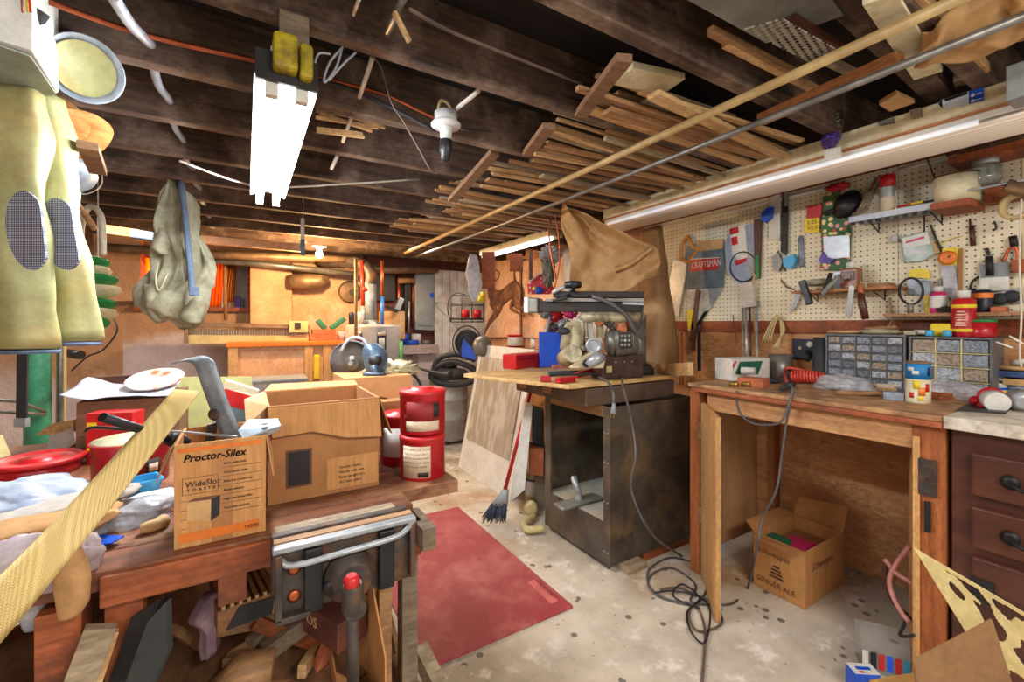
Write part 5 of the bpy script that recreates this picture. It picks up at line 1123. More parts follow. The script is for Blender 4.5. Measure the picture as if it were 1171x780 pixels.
# yellow stencil lattice, cardboard flap
m_sten = mat('stencil_card', (226,206,146), (206,184,122), rough=.5)
def spt(px, py): return at(px, py, d=1.05 + (1171-px)/130*.18)
h = T('stencil_sheet', 'cream sheet with irregular cut out openings leaning at the lower right', 'stencil', at(1120,780,d=1.1))
mb = MB(); NU, NV = 110, 70; gv = {}
def sg(i, j):
    if (i, j) not in gv:
        u = i/NU; v = j/NV; tx, ty = 1045+150*u, 626+88*u; bx_, by_ = 1045+118*u, 626+190*u
        gv[(i, j)] = mb._v(spt(tx+(bx_-tx)*v, ty+(by_-ty)*v))
    return gv[(i, j)]
for i in range(NU):
    for j in range(NV):
        u = (i+.5)/NU; v = (j+.5)/NV; px = 150*u-32*u*v; py = 88*u + 102*u*v
        a = (px*.62+py*.78); c_ = (-px*.78+py*.62)
        n = noise.noise(V(a*.03, c_*.11, 3.3))
        edge = v*u < .035 or (1-v)*u < .06 or u < .12
        if n > .04 and not edge: continue
        mb._f([sg(i,j), sg(i+1,j), sg(i+1,j+1), sg(i,j+1)])
o = P(mb, 'cut_out_sheet', m_sten, h); md = o.modifiers.new('thick', 'SOLIDIFY'); md.thickness = .003
h = T('cardboard_flap_box', 'open tan cardboard box at the bottom right corner', 'cardboard box', at(1100,800,d=1.0))
A = [at(1045,756,d=1.0), at(1135,709,d=1.0), at(1162,795,d=1.0), at(1052,805,d=1.0)]
P(MB().prism(A, (RT*0+FW*.005)), 'flap', mat('flap_card',(150,110,70),(132,94,58)), h)
A = [at(1047,771,d=1.09), at(997,779,d=1.14), at(985,800,d=1.1), at(1052,800,d=1.0)]
P(MB().prism(A, FW*.005), 'flap', mat('flap_card2',(206,160,90),(180,134,70)), h)
c = at(996,780,d=1.4)
def tinbox(px0, px1, pyt, pyb, d, dep):
    a = at(px0, pyb, d=d); b = at(px1, pyb, d=d-.03); zt_ = at(px0, pyt, d=d).z
    return fbox(a, b, dep, a.z-.12, zt_)
a, b = at(978,797,z=0), at(1008,799,z=0)
zt_ = at(978,771,d=(a-V(0,0,CAM_Z)).dot(FW)).z
h = T('blue_white_tin', 'small blue and white tin box at the bottom edge of the photo', 'tin box', a)
P(fbox(a, b, .05, 0, zt_)[0], 'body', m_blue, h, .003); P(fbox(a, b, .05, zt_, zt_+.003, .002)[0], 'top_label', m_white, h)
P(fbox(a, b, .05, zt_+.003, zt_+.0035, .018)[0], 'blue_print', m_blue, h)
P(fbox(a.lerp(b,.2), a.lerp(b,.45)+V(0,.0,0), .014, zt_+.0036, zt_+.004, .003)[0], 'red_print', m_red, h)
h = T('hardware_display_box', 'clear plastic box with a row of coloured blue and red labels at the bottom edge', 'plastic box', at(1020,780,d=1.5))
a, b = at(985,766,z=0), at(1042,782,z=0)
da = (a-V(0,0,CAM_Z)).dot(FW); zb = 0
mb, F_ = fbox(a, b, .10, 0, at(985,726,d=da).z); P(mb, 'clear_body', mat('clear_plastic',(206,204,196),rough=.12,alpha=.35), h)
L_ = (V(b.x,b.y,0)-V(a.x,a.y,0)).length; z1_ = at(990,742,d=da).z
for i, mt in enumerate((m_white, m_navy, m_red, m_blue, m_redcan, m_sky)):
    w = L_/6; P(MB(F_).prism([(i*w+.003,.02,.001),((i+1)*w-.003,.02,.001),((i+1)*w-.003,z1_,.001),(i*w+.003,z1_,.001)], V(0,0,.001)), 'colour_label', mt, h)
    P(MB(F_).text(('3/4','1/2','3/8','5/8','1/4','7/8')[i], Matrix.Translation((i*w+.008,z1_*.5,.0025)), .016, .0003), 'lettering', m_white if i else m_navy, h)
# ---------------- centre: saw cabinet and radial arm saw ----------------
CX0, CX1, CY0, CY1 = 1.55, 2.2, 1.61, 2.16
cb = T('saw_cabinet', 'open grey brown metal saw cabinet standing on wood blocks', 'cabinet', (1.87,1.88,.03))
z0, z1 = .035, .83
mb = MB().box(CX0, CX1, CY0, CY0+.006, z0, z1).box(CX1-.006, CX1, CY0, CY1, z0, z1).box(CX0, CX1, CY1-.006, CY1, z0, z1)
P(mb, 'side_panels', m_cab, cb)
P(MB().box(CX0-.004, CX0+.01, CY0-.004, CY0+.045, z0, z1).box(CX0-.004, CX0+.01, CY1-.055, CY1, z0, z1).box(CX0-.004, CX0+.01, CY0+.045, CY1-.055, z0, .24), 'front_frame', m_cab, cb, .002)
P(MB().box(CX0-.002, CX0+.012, CY0+.045, CY1-.055, z1-.055, z1), 'top_rail', m_pine2, cb)
P(MB().box(CX0, CX1-.01, CY0+.006, CY1-.006, .225, .238), 'deck', mat('dusty_deck', (196,178,146), (150,156,160), scale=4, rough=.8), cb)
mb = MB()
for z in (.1, .35, .55, .7):
    for y in (CY0+.012, CY0+.035): mb.lathe((CX0-.004, y, z), [(.004,0),(.003,.002)], 8, (-1,0,0))
P(mb, 'rivets', m_steel, cb)
def blk(name, mt, lab, *b): S(MB().box(*b), name, mt, lab, 'wood block', bev=.002)
blk('wood_block', m_pine3, 'pale wood block under the near corner of the saw cabinet', 1.62, 1.75, 1.55, 1.68, 0, .034)
blk('wood_block', m_orangeX, 'orange wood block under the right side of the saw cabinet', 1.78, 2.15, 1.6, 1.68, 0, .034)
blk('wood_block', m_pine2, 'wood block under the far end of the saw cabinet', 1.6, 2.1, 2.05, 2.12, 0, .034)
# base of the saw and plywood top
sb = T('saw_table', 'brown saw base with a plywood sheet on top of the metal cabinet', 'saw table', (1.8,1.95,.83))
P(MB().box(1.44, 2.1, 1.66, 2.32, .835, .925), 'base_box', mat('brown_steel',(112,92,78),(84,68,56),scale=7,rough=.5,metal=.2), sb, .004)
P(MB().box(1.434, 1.44, 1.95, 2.03, .86, .895).box(1.434, 1.44, 2.2, 2.27, .86, .9), 'plate', m_pine2, sb)
P(MB().prism([(1.10,2.36,.932),(1.33,1.66,.932),(2.06,1.66,.932),(2.08,2.4,.932),(1.2,2.42,.932)], (0,0,.02)), 'plywood_top', m_ply, sb, .002)
S(MB().bar(at(744,424,X=2.25), at(790,422,X=2.0)+V(0,0,0), .03, .07), 'wood_plank', m_pine, 'pale plank standing on edge right of the saw', 'lumber', bev=.002)
# radial arm saw
TZ = .953
def onp(px, py, z=TZ): return at(px, py, z=z)
sw = T('radial_arm_saw', 'old radial arm saw with dark arm, beige castings and grey motor on the plywood', 'radial arm saw', onp(690,425))
def rbar(p, q, d0, d1, w, h, mb=None): return (mb or MB()).bar(at(*p, d=d0), at(*q, d=d1), w, h)
P(rbar((618,350.5),(735,350.5),2.5,2.36,.09,.06), 'arm', m_cabd, sw, .004)
P(rbar((607,349.5),(618,349.5),2.52,2.5,.11,.085), 'arm_end', m_sawgrey, sw, .008)
P(rbar((603,349),(608,349),2.53,2.52,.12,.09), 'arm_end_cap', m_whitewd, sw, .004)
P(rbar((634,337),(736,337.5),2.5,2.38,.10,.034), 'arm_cover', m_cabd, sw, .004)
P(rbar((626,343.5),(736,343.5),2.47,2.33,.1,.016), 'arm_track', m_pipe2, sw)
P(rbar((712,345),(736,346),2.36,2.33,.06,.03), 'scale_plate', m_steel, sw)
P(MB().tube([at(632,344,d=2.38), at(645,341,d=2.36), at(652,337,d=2.37)], [.005,.012,.01], 8), 'lever', m_black, sw)
P(MB().lathe(at(655,326,d=2.4), [(.012,-.04),(.012,-.02),(.045,-.015),(.05,.0),(.045,.018),(.02,.022)], 22), 'crank_knob', m_black, sw)
P(MB().tube([at(632,335,d=2.45), at(645,328,d=2.42), at(655,331,d=2.4)], .012, 8), 'crank_arm', m_steel, sw)
P(MB().cyl(at(728,360,d=2.6)+V(0,0,0), V(at(728,360,d=2.6).x, at(728,360,d=2.6).y, TZ), .055, n=24), 'column', m_sawgrey, sw)
P(MB().lathe(V(at(728,360,d=2.6).x, at(728,360,d=2.6).y, TZ), [(.1,0),(.1,.03),(.07,.06)], 24), 'column_base', m_cabd, sw)
dc = 2.35
def A2(px, py, d=dc): return at(px, py, d=d)
P(MB().loft([(A2(700,y), w*dc/500, t) for y, w, t in ((357,36,.07),(362,38,.08),(368,34,.08))], 20), 'carriage', m_sawbeige, sw)
P(MB().tube([A2(662,372), A2(664,364), A2(678,362)], .016, 10, sub=4).bar(A2(666,365), A2(666,384), .025, .03, RT), 'yoke_handle', m_sawgrey, sw)
P(MB().bar(A2(674,362), A2(675,390), .028, .028, RT), 'yoke_post', m_whitewd, sw, .004)
P(MB().bar(A2(671,391), A2(688,389), .04, .05, FW), 'clamp_block', m_sawbeige, sw, .006)
P(MB().lathe(A2(678,395,2.28), [(.02,-.01),(.04,-.01),(.042,.02),(.03,.024),(.028,.01)], 24, -FW), 'dial', m_steel, sw)
P(MB().lathe(A2(678,395,2.3), [(.001,0),(.028,0),(.028,.012)], 20, -FW), 'dial_face', m_black, sw)
P(MB().tube([A2(700,392), A2(726,388)], .075, 24).tube([A2(693,392), A2(700,392)], [.055,.075], 24), 'motor', m_sawgrey, sw)
P(MB().bar(A2(708,390,2.26), A2(722,389,2.25), .015, .085, UP), 'motor_plate', m_cabd, sw, .006)
for ix in range(3):
    for iz in range(3): P(MB().bar(A2(709.5+ix*4.2,384+iz*5.2,2.24), A2(712+ix*4.2,384+iz*5.2,2.24), .006, .012, UP), 'vent_slot', m_sawgrey if (ix,iz) != (1,1) else m_steel, sw)
for k in range(7): P(MB().lathe(A2(696+k*4,390,2.35), [(.0765,-.003),(.0785,0),(.0765,.003)], 30, RT, False), 'cooling_rib', m_sawgrey, sw)
P(MB().bar(A2(664,366,2.32), A2(664,398,2.32), .05, .03, RT), 'yoke', m_sawbeige, sw, .01)
P(MB().bar(A2(686,360,2.36), A2(686,388,2.36), .06, .03, RT), 'yoke', mat('yoke_olive',(150,138,104),(116,102,74)), sw, .008)
P(MB().bar(A2(664,398,2.3), A2(690,398,2.3), .04, .03, UP), 'yoke_bar', m_sawbeige, sw, .008)
P(MB().tube([A2(652,372,2.3), A2(648,384,2.3), A2(644,400,2.3)], [.02,.028,.02], 14), 'guard_arm', m_sawbeige, sw)
P(MB().loft([(A2(656,y), w*dc/500, .07) for y, w in ((368,8),(380,14),(395,12),(402,8))], 20), 'casting', m_sawbeige, sw)
P(MB().blob(A2(660,398), .055, .05, .055, .25, 8), 'casting', m_sawbeige, sw)
P(MB().blob(A2(645,379,2.3), .03, .04, .022, .08, 6), 'black_knob', m_rubber, sw)
P(MB().cyl(A2(655,372), A2(648,378,2.3), .012), 'knob_stem', m_sawbeige, sw)
P(MB().blob(A2(650,398,2.3), .018, .02, .018, .08, 6), 'black_knob', m_rubber, sw)
P(MB().cyl(A2(646,410,2.38), A2(655,404,2.2), .045, n=26), 'end_casting', m_sawbeige, sw)
gd = [A2(645+46*(k/16), 420-14*math.sin(PI*k/16)**.8, 2.26) for k in range(17)]
P(MB().prism([A2(652,421,2.24)]+[A2(653+40*(k/16), 418-15*math.sin(PI*(k/16)*.75), 2.24) for k in range(17)]+[A2(690,421,2.24)], FW*.05), 'blade_guard', m_cream, sw, .004)
P(MB().lathe(A2(671,416,2.22), [(.018,0),(.02,.002),(.012,.006)], 18, -FW), 'guard_bolt', m_navy, sw)
P(MB().tube([A2(672,418,2.2), A2(682,410,2.2), A2(690,408,2.22)], [.02,.035,.022], 12), 'arbor', m_steel, sw)
mb, F_ = fbox(onp(688,434.5), onp(736,431.5), .10, TZ, TZ+.125)
P(mb, 'fence_box', mat('rust_brown_steel',(88,62,54),(64,46,42),scale=16,rough=.6,metal=.2), sw, .006)
P(MB(F_).prism([(.03,.035,.0),(.065,.035,.0),(.065,.07,.0),(.03,.07,.0)], V(0,0,.002)), 'name_plate', m_tan, sw)
for x in (.09,.15,.2): P(MB(F_).lathe((x,.09,0), [(.006,0),(.004,.003)], 8, (0,0,1)), 'screw', m_steel, sw)
P(MB().tube([A2(677,339,2.33), A2(690,343,2.3), A2(706,352,2.28), A2(718,363,2.27), A2(724,375,2.27), A2(734,387,2.3)], .011, 8, sub=5), 'power_lead', m_cord, sw)
P(MB().tube([A2(735,350,2.3), A2(733,368,2.3), A2(728,380,2.3)], .005, 6, sub=4), 'thin_lead', m_black, sw)
for i,(a_, b_, mt) in enumerate((((682,372),(694,362),m_orangeX),((700,364),(712,372),m_pine2),((690,366),(700,374),m_ironblack),((706,374),(716,378),m_brick),((716,362),(722,374),m_copper))):
    P(MB().bar(A2(*a_,2.3), A2(*b_,2.3), .03, .03, FW), 'linkage', mt, sw, .004)
# cord with plug hanging over the plywood edge
h = T('plug_cord', 'grey cord looped on the plywood with a plug hanging over its front edge', 'cord', onp(700,432))
P(MB().tube([onp(712,423)+V(0,0,.05), onp(722,421)+V(0,0,.09), onp(728,424)+V(0,0,.05), onp(718,430)+V(0,0,.01), onp(705,428)+V(0,0,.03), onp(690,427)+V(0,0,.02), onp(683,432)+V(0,0,.01), A2(694,436,2.05), A2(701,448,2.02), A2(702,462,2.0)], .007, 8, sub=6), 'cord', m_cord, h)
P(MB().tube([A2(702,461,2.0), A2(701,473,2.0)], [.008,.013], 10), 'plug', m_grey, h)
for dx in (-1.5, 2): P(MB().bar(A2(700.5+dx,473,2.0), A2(699.5+dx,478,2.0), .005, .002), 'prong', mat('brass2',(196,150,80),rough=.3,metal=.8), h)
tubeS([onp(712,430)+V(0,0,.006), A2(712,440,2.04), A2(722,480,2.0), A2(727,520,1.9), A2(722,560,1.9), A2(745,610,1.9)]+[at(x,y,z=.006) for x, y in ((778,635),(800,650),(808,672),(795,690),(770,688),(745,676),(742,652),(765,638),(790,642))], .005, 'power_cord', m_cord, 'grey cord hanging down the saw cabinet side to the tangle on the floor', 'cord', sub=6)
tubeS([at(x,y,z=.008) for x, y in ((755,674),(775,672),(795,680),(815,690),(826,712),(800,722),(788,706),(795,690),(806,720),(803,778),(803,800))], .005, 'power_cord', m_wire, 'brown cord on the floor running toward the bottom edge of the photo', 'cord', sub=6)
tubeS([at(x,y,z=.012) for x, y in ((748,678),(770,676),(800,682),(812,700),(806,735),(790,722),(786,700),(800,684),(780,668),(770,682),(800,696))], .004, 'power_cord', m_black, 'thin black cord tangled in front of the open bench door', 'cord', sub=6)
# clamps on plywood
h = T('bar_clamp', 'red handled bar clamp lying at the front of the plywood', 'clamp', onp(650,436))
P(MB().bar(onp(628,436)+V(0,0,.03), onp(682,434)+V(0,0,.03), .014, .012), 'bar', m_ironblack, h)
P(MB().bar(onp(618,437)+V(0,0,.016), onp(630,437)+V(0,0,.016), .03, .028), 'red_pad', m_redcan, h, .004)
P(MB().bar(onp(637,439)+V(0,0,.016), onp(656,437)+V(0,0,.016), .035, .028), 'red_grip', m_redcan, h, .006)
P(MB().bar(onp(658,434)+V(0,0,.02), onp(683,431)+V(0,0,.045), .03, .03), 'red_grip', m_redcan, h, .006)
P(MB().bar(onp(627,433)+V(0,0,.03), onp(668,430)+V(0,0,.025), .02, .016), 'grey_lever', mat('blue_grey_lever',(84,98,116)), h, .004)
P(MB().bar(onp(631,428)+V(0,0,.045), onp(668,428)+V(0,0,.05), .03, .02), 'pink_jaw', mat('faded_red',(196,110,104)), h, .004)
# red tool box, blue box, mugs
mb, F_ = fbox(onp(590,423), onp(641,417), .12, TZ, TZ+.095)
h = T('red_toolbox', 'red plastic tool box on the left end of the plywood', 'tool box', onp(615,420)); P(mb, 'body', m_red, h, .006)
P(MB(F_).prism([(0,.066,0),(.25,.066,0),(.25,.073,0),(0,.073,0)], V(0,0,.004)), 'lid_rim', m_redcan, h)
w_ = (onp(641,417)-onp(590,423)).length
P(MB(F_).box(.002,w_-.002,.0,.0,0,0) if False else MB(F_).prism([(0,.062,0),(w_,.062,0),(w_,.0645,0),(0,.0645,0)], V(0,0,.0015)), 'seam', m_print, h)
P(MB(F_).tube([(w_*.5,.045,.006),(w_*.5,.06,.02),(w_*.85,.06,.02),(w_*.85,.045,.006)], .005, 8), 'handle', m_redcan, h)
for x in (.42, .9): P(MB(F_).prism([(w_*x-.012,.05,0),(w_*x+.012,.05,0),(w_*x+.012,.085,0),(w_*x-.012,.085,0)], V(0,0,.006)), 'latch', m_redcan, h)
a = at(617,396,d=2.95); mb, F_ = fbox(at(617,400,d=2.95), at(642,400,d=2.95), .1, .955, at(630,380,d=2.95).z)
S(mb, 'blue_box', m_blue, 'bright blue box standing behind the red tool box', 'box', bev=.003)
# broom
h = T('broom', 'broom with red handle and grey blue bristles leaning against the plywood', 'broom', at(565,598,z=0))
b0 = V(1.375, 2.42, .20); b1 = V(1.88, 2.56, 1.36)
b0 = at(577,562,d=2.72); b1 = at(628,366,d=3.15); dm = (b1-b0)
P(MB().cyl(b0, b0+dm*.84, .012), 'handle', m_redcan, h)
P(MB().cyl(b0+dm*.84, b0+dm*1.02, .0125), 'handle_tip', m_cable, h)
P(MB().loft([(at(578,560,d=2.71),.022,.015),(at(575,568,d=2.7),.035,.02),(at(571,577,d=2.7),.055,.025)], 14), 'head', m_grey, h)
mb = MB()
rb_ = random.Random(3)
for k in range(70):
    u = rb_.random()*2-1; w = rb_.random()*2-1
    p = at(571+u*9, 576, d=2.7+.02*w); q = at(565+u*14+rb_.uniform(-2,2), 597+rb_.uniform(-6,2), d=2.7+.03*w); q.z = max(q.z, .004)
    mb.tube([p, q], [.005,.002], 4)
P(mb, 'bristles', m_bristle, h)
# storm window leaning
h = T('storm_window', 'white framed storm window covered in creased plastic leaning behind the broom', 'window frame', (1.6,3.05,0))
def sw_(u, v, o=0):                       # u along +Y from near to far, v up the lean
    return V(1.58 + .22*v/1.08 - o, 2.64 + .86*u, v*1.0 + o*.2)
Hh = 1.06
def swb(u0, u1, v0, v1, t0=0, t1=.035, mb=None):
    return (mb or MB()).prism([sw_(u0,v0,t0), sw_(u1,v0,t0), sw_(u1,v1,t0), sw_(u0,v1,t0)], V(t1-t0,0,-(t1-t0)*.2))
P(swb(0,.09,0,Hh), 'stile', m_white, h, .003); P(swb(.91,1,0,Hh), 'stile', m_white, h, .003)
P(swb(.09,.91,0,.26), 'bottom_rail', m_white, h, .003); P(swb(.09,.91,Hh-.10,Hh), 'top_rail', m_white, h, .003)
P(swb(.09,.91,.26,Hh-.10,.012,.018), 'pane', m_winfilm, h)
P(swb(.8,.9,Hh-.2,Hh-.12,-.002,.004), 'price_tag', m_white, h)
P(swb(.84,.87,Hh-.17,Hh-.14,-.004,-.002), 'red_print', m_red, h)
S(MB().prism([at(x,y,d=2.78) for x, y in ((600,464),(609,466),(600,560),(583,575))], FW*.3), 'white_board', m_white, 'white board standing behind the broom handle', 'board', bev=.002)
# things between window and cabinet
h = T('dusty_bottle', 'dusty white bottle with label standing left of the saw cabinet', 'bottle', at(609,578,z=0)+V(.1,.1,0))
c = V(1.66,2.35,0); c = at(610,572,z=0)
P(MB().lathe(c, [(.055,0),(.06,.01),(.06,.17),(.03,.20),(.025,.24)], 22), 'body', m_tan, h)
P(MB().lathe(c, [(.061,.05),(.0615,.051),(.0615,.15)], 22, close=False), 'label', m_whitewd, h)
P(MB().lathe(c, [(.062,.15),(.0622,.151),(.0622,.165)], 22, close=False), 'blue_band', m_navy, h)
h = T('dust_hose', 'tan ribbed hose with round fitting on the floor left of the saw cabinet', 'hose', at(608,595,z=0))
P(MB().lathe(at(607,580,z=.06), [(.04,-.03),(.045,-.03),(.045,.03),(.03,.035)], 22, -FW), 'fitting', m_tan, h)
pts = smoothpath([at(610,590,z=.03), at(600,600,z=.03), at(604,606,z=.03), at(620,604,z=.03)], 8)
P(MB().tube(pts, [.02 if k%2 else .024 for k in range(len(pts))], 12), 'ribbed_hose', m_tan, h)
S(MB().box(1.66,1.78,2.22,2.34,.30,.62) if False else MB().prism([at(x,y,d=2.9) for x, y in ((609,466),(622,470),(622,512),(609,506))], FW*.1), 'black_case', m_black, 'black case wedged left of the saw cabinet', 'case')
S(MB().prism([at(x,y,d=2.85) for x, y in ((606,512),(622,514),(621,545),(606,542))], FW*.15), 'brick_block', m_brick, 'reddish brick block left of the saw cabinet', 'brick')
S(MB().box(1.7,1.9,2.35,2.5,0,.42), 'grey_pail', m_duct, 'grey metal pail behind the dusty bottle', 'pail', bev=.01)
# floor nozzle inside cabinet
h = T('vacuum_nozzle', 'grey vacuum floor nozzle lying on the deck inside the saw cabinet', 'vacuum nozzle', at(662,578,z=.238))
a, b = at(638,580,z=.25), at(684,567,z=.25)
P(MB().bar(a, b, .09, .022), 'head', m_duct, h, .01)
P(MB().tube([a.lerp(b,.5)+V(0,0,.01), a.lerp(b,.5)+V(0,0,.05), at(659,556,z=.34), at(656,546,z=.375)], [.022,.018,.017,.018], 12, sub=4), 'neck', m_steel, h)
# white can, red lid on shelf near toolbox
ledge = S(MB().box(2.1, 2.62, 2.6, 4.3, .96, .985), 'wall_shelf', m_pine2, 'long brown shelf on the right wall behind the storm window', 'shelf')
c = at(590,397,z=.985)
h = T('paint_can', 'red can with white label standing behind the storm window', 'can', c)
r = 9.5*(c-V(0,0,CAM_Z)).dot(FW)/500
P(MB().lathe(c, [(r,0),(r,.13)], 26), 'body', m_redcan, h); P(MB().lathe(c, [(r*1.04,.125),(r*1.04,.14),(r*.9,.142)], 26), 'lid', m_red, h)
P(MB().lathe(c, [(r*1.01,.02),(r*1.015,.021),(r*1.015,.115)], 26, close=False), 'label', m_white, h)
c = at(611,398,z=.985)
h = T('white_can', 'small white can with silver lid between the red can and blue box', 'can', c)
P(MB().lathe(c, [(.045,0),(.045,.10)], 22), 'body', m_white, h); P(MB().lathe(c, [(.046,.1),(.046,.11),(.03,.113)], 22), 'lid', m_steel, h)
# hanging kraft paper
KD = 2.75
def kp(u, v):
    L0 = V(*at(641,232,d=KD)); 
    l = at(641+ (650-641)*v + 8*v, 232+125*v, d=KD+.02); r = at(646+100*min(1,v*1.9)+4*v, 234+52*min(1,v*1.9)+ 50*max(0,v-.5)*1.2, d=KD-.12)
    p = l.lerp(r, u); n = noise.noise_vector(p*5); n2 = noise.noise(V(u*3, v*2, 1)*2.3)
    return p + n*.03 - FW*(.05*math.sin(u*6+v*3) + .04*n2)
S(MB().sheet(kp, 40, 40, .003), 'kraft_paper', m_paper, 'large sheet of brown kraft paper hanging behind the radial arm saw', 'paper')
S(MB().sheet(lambda u, v: at(702+44*u+2*v, 305-24*u+8*v+ 3*math.sin(u*4), d=KD-.2-.05*math.sin(v*PI)), 12, 8, .003), 'paper_fold', m_paper, 'folded corner of kraft paper sticking out to the right', 'paper')
def kp2(u, v):
    p = at(728+ (20-8*v)*1 + (u-.5)*(26+34*v) + 6*v, 262+158*v, d=3.0-.1*v); n = noise.noise_vector(p*4)
    return p + n*.03 - FW*(.12*math.sin(u*PI))
S(MB().sheet(kp2, 20, 30, .003), 'paper_roll', m_paper_d, 'loose brown paper roll leaning against the wall beside the pegboard', 'paper')
tubeS([at(633,236,d=2.9), at(628,262,d=2.9), at(630,290,d=2.9), at(636,320,d=2.9)], .006, 'copper_wire', m_copper, 'copper wire loop hanging left of the kraft paper', 'wire')
tubeS([at(633,240,d=2.9), at(638,262,d=2.9), at(640,300,d=2.9), at(634,330,d=2.9)], .005, 'copper_wire', m_copper, 'second copper wire strand beside the kraft paper edge', 'wire')
# plastic bags and hanging clutter left of kraft paper
WX = 2.61
def wl(px0, py0, px1, py1, d, t, name, mt, lab, cat, bev=.003):
    S(MB().prism([at(px0,py0,d=d), at(px0,py1,d=d), at(px1,py1,d=d), at(px1,py0,d=d)], FW*t), name, mt, lab, cat, bev=bev)
h = T('polka_dot_bag', 'red bag with white dots hanging left of the kraft paper', 'bag', at(618,335,d=3.6))
m, nt, b = nodes('red_dotted_bag'); vo = N(nt,'ShaderNodeTexVoronoi'); vo.inputs['Scale'].default_value = 26; vo.inputs['Randomness'].default_value = .2
nt.links.new(coords(nt), vo.inputs['Vector']); nt.links.new(mixc(nt, math_(nt,'LESS_THAN',vo.outputs['Distance'],.25), lin((206,44,56)), lin((240,220,214))), b.inputs['Base Color']); m_dotbag = m
P(MB().prism([at(x,y,d=3.6) for x, y in ((603,325),(618,312),(626,318),(634,330),(630,336),(604,336))], FW*.06), 'bag', m_dotbag, h, .004)
P(MB().bar(at(606,322,d=3.55), at(620,310,d=3.55), .02, .01), 'white_strip', m_whitewd, h)
P(MB().blob(at(616,332,d=3.54), .035,.03,.03,.3), 'blue_bow', m_blue, h)
P(MB().blob(at(611,330,d=3.53), .015,.02,.015,.3), 'yellow_bow', m_yel2, h)
S(MB().blob(at(630,291,d=3.5), .1, .05, .06, .5, 12), 'plastic_bag', m_film, 'white and blue plastic bag hanging under the shorter strip lamp', 'bag')
S(MB().blob(at(627,308,d=3.5), .05, .04, .12, .6, 14), 'wire_bundle', m_duct, 'tangle of grey metal hardware hanging below the white and blue bag', 'hardware')
for i,(x0,y0,x1,y1,mt,lab) in enumerate(((605,286,609,320,m_brown,'dark brown strip hanging below the shorter strip lamp'),(583,290,598,310,m_orangeX,'orange brown wood piece hanging above the deer cut out'),(551,288,566,330,m_orangeX,'stack of orange brown wood pieces under the left end of the shorter strip lamp'))):
    wl(x0,y0,x1,y1,3.9,.03,'wood_strip',mt,lab,'lumber')
S(MB().blob(at(672,350,d=2.9), .1,.05,.03,.5,14), 'wire_tangle', m_pipe2, 'tangle of grey and red hardware hanging behind the saw arm', 'hardware')
for i,(px,py,mt,lab) in enumerate(((625,358,m_duct,'grey metal part'),(636,362,m_redcan,'red metal part'),(644,370,m_steel,'shiny metal part'),(631,375,m_pipe2,'dull round metal part'),(652,358,m_magenta,'pinkish red part'))):
    S(MB().blob(at(px,py,d=3.2), .05,.04,.035,.6,12), 'hanging_hardware', mt, lab + ' hanging on the wall behind the saw arm', 'hardware')
# deer board
db = T('deer_picture', 'plywood panel with a dark brown leaping deer cut out on the right wall', 'wooden picture', at(575,385,X=2.5))
P(MB().prism([at(x,y,X=2.58) for x, y in ((555,300),(594,296),(594,385),(555,386))], (.02,0,0)), 'panel', m_plasterp, db)
mb = MB()

def dsm(pts, n=5):
    P_ = smoothpath([V(*p) for p in pts], n); mb.tube([at(p.x,p.y,X=2.56) for p in P_], [max(p.z,.006) for p in P_], 14)
dsm([(553,302,.01),(555,308,.035),(560,311,.03),(559,322,.045),(561,336,.085),(571,341,.095),(581,334,.09),(588,331,.10),(591,341,.07),(589,349,.04),(597,354,.025),(606,359,.012)])
dsm([(561,344,.07),(565,357,.04),(558,368,.022),(553,382,.012)]); dsm([(572,346,.06),(568,358,.03),(560,368,.02),(555,377,.01)]); dsm([(587,344,.05),(583,352,.025),(592,358,.015),(599,361,.01)])
for v in mb.bm.verts: v.co.x = 2.572 + (v.co.x-2.56)*.25
P(mb, 'deer_cut_out', mat('burnt_wood',(150,94,58),(74,44,32),scale=9,rough=.5), db)
mb = MB()
dsm([(557,306,.012),(552,300,.008),(553,294,.005)]); dsm([(558,306,.012),(562,299,.008),(565,293,.005)]); dsm([(562,322,.01),(568,319,.008),(570,312,.006),(566,309,.004)]); dsm([(588,322,.02),(587,312,.012),(591,302,.012),(594,296,.006)])
for v in mb.bm.verts: v.co.x = 2.572 + (v.co.x-2.56)*.25
P(mb, 'antlers_and_tail', mat('burnt_wood2',(110,70,48),(70,44,34)), db)
# hanging plastic bag and wall rack by the white door
S(MB().loft([(at(x,y,d=3.7), w*3.7/500, w*.5*3.7/500) for x,y,w in interp([(541,291,3),(541,300,7),(542,320,9),(543,335,6),(543,345,2)],16)], 18, wr=.02, ws=12), 'plastic_bag', m_film, 'white plastic bag hanging by the wall rack', 'bag')
# white plank door
dx0, dx1 = at(497,400,Y=4.98).x, XW-.02
dr = MB(); n = 7; mb = MB()
for k in range(n): mb.box(dx0+(dx1-dx0)*k/n+.004, dx0+(dx1-dx0)*(k+1)/n-.002, 4.98, 5.0, .02, 1.9)
dd = ST(mb, 'door_1', m_whitewd, .004)
P(MB().bar((dx0+.05,4.97,1.5), (dx1-.08,4.97,.95), .02, .09), 'door_brace', m_whitewd, dd)
P(MB().box(dx0, dx1, 4.96, 4.98, 1.5, 1.6), 'door_rail', m_whitewd, dd)
rk = T('wall_rack', 'black wire wall rack holding red cans on the white plank door', 'rack', at(533,368,d=4.4))
def RK(x, y, d=4.45): return at(x, y, d=d)
mb = MB()
for y in (338,349,364,368): mb.tube([RK(516,y), RK(553,y)], .006, 6)
for x in (516,528,540,553): mb.tube([RK(x,336), RK(x,368)], .005, 6)
mb.tube([RK(516,368), RK(512,355), RK(514,342), RK(522,335), RK(532,337)], .006, 6, sub=4)
P(mb, 'wire_frame', m_ironblack, rk)
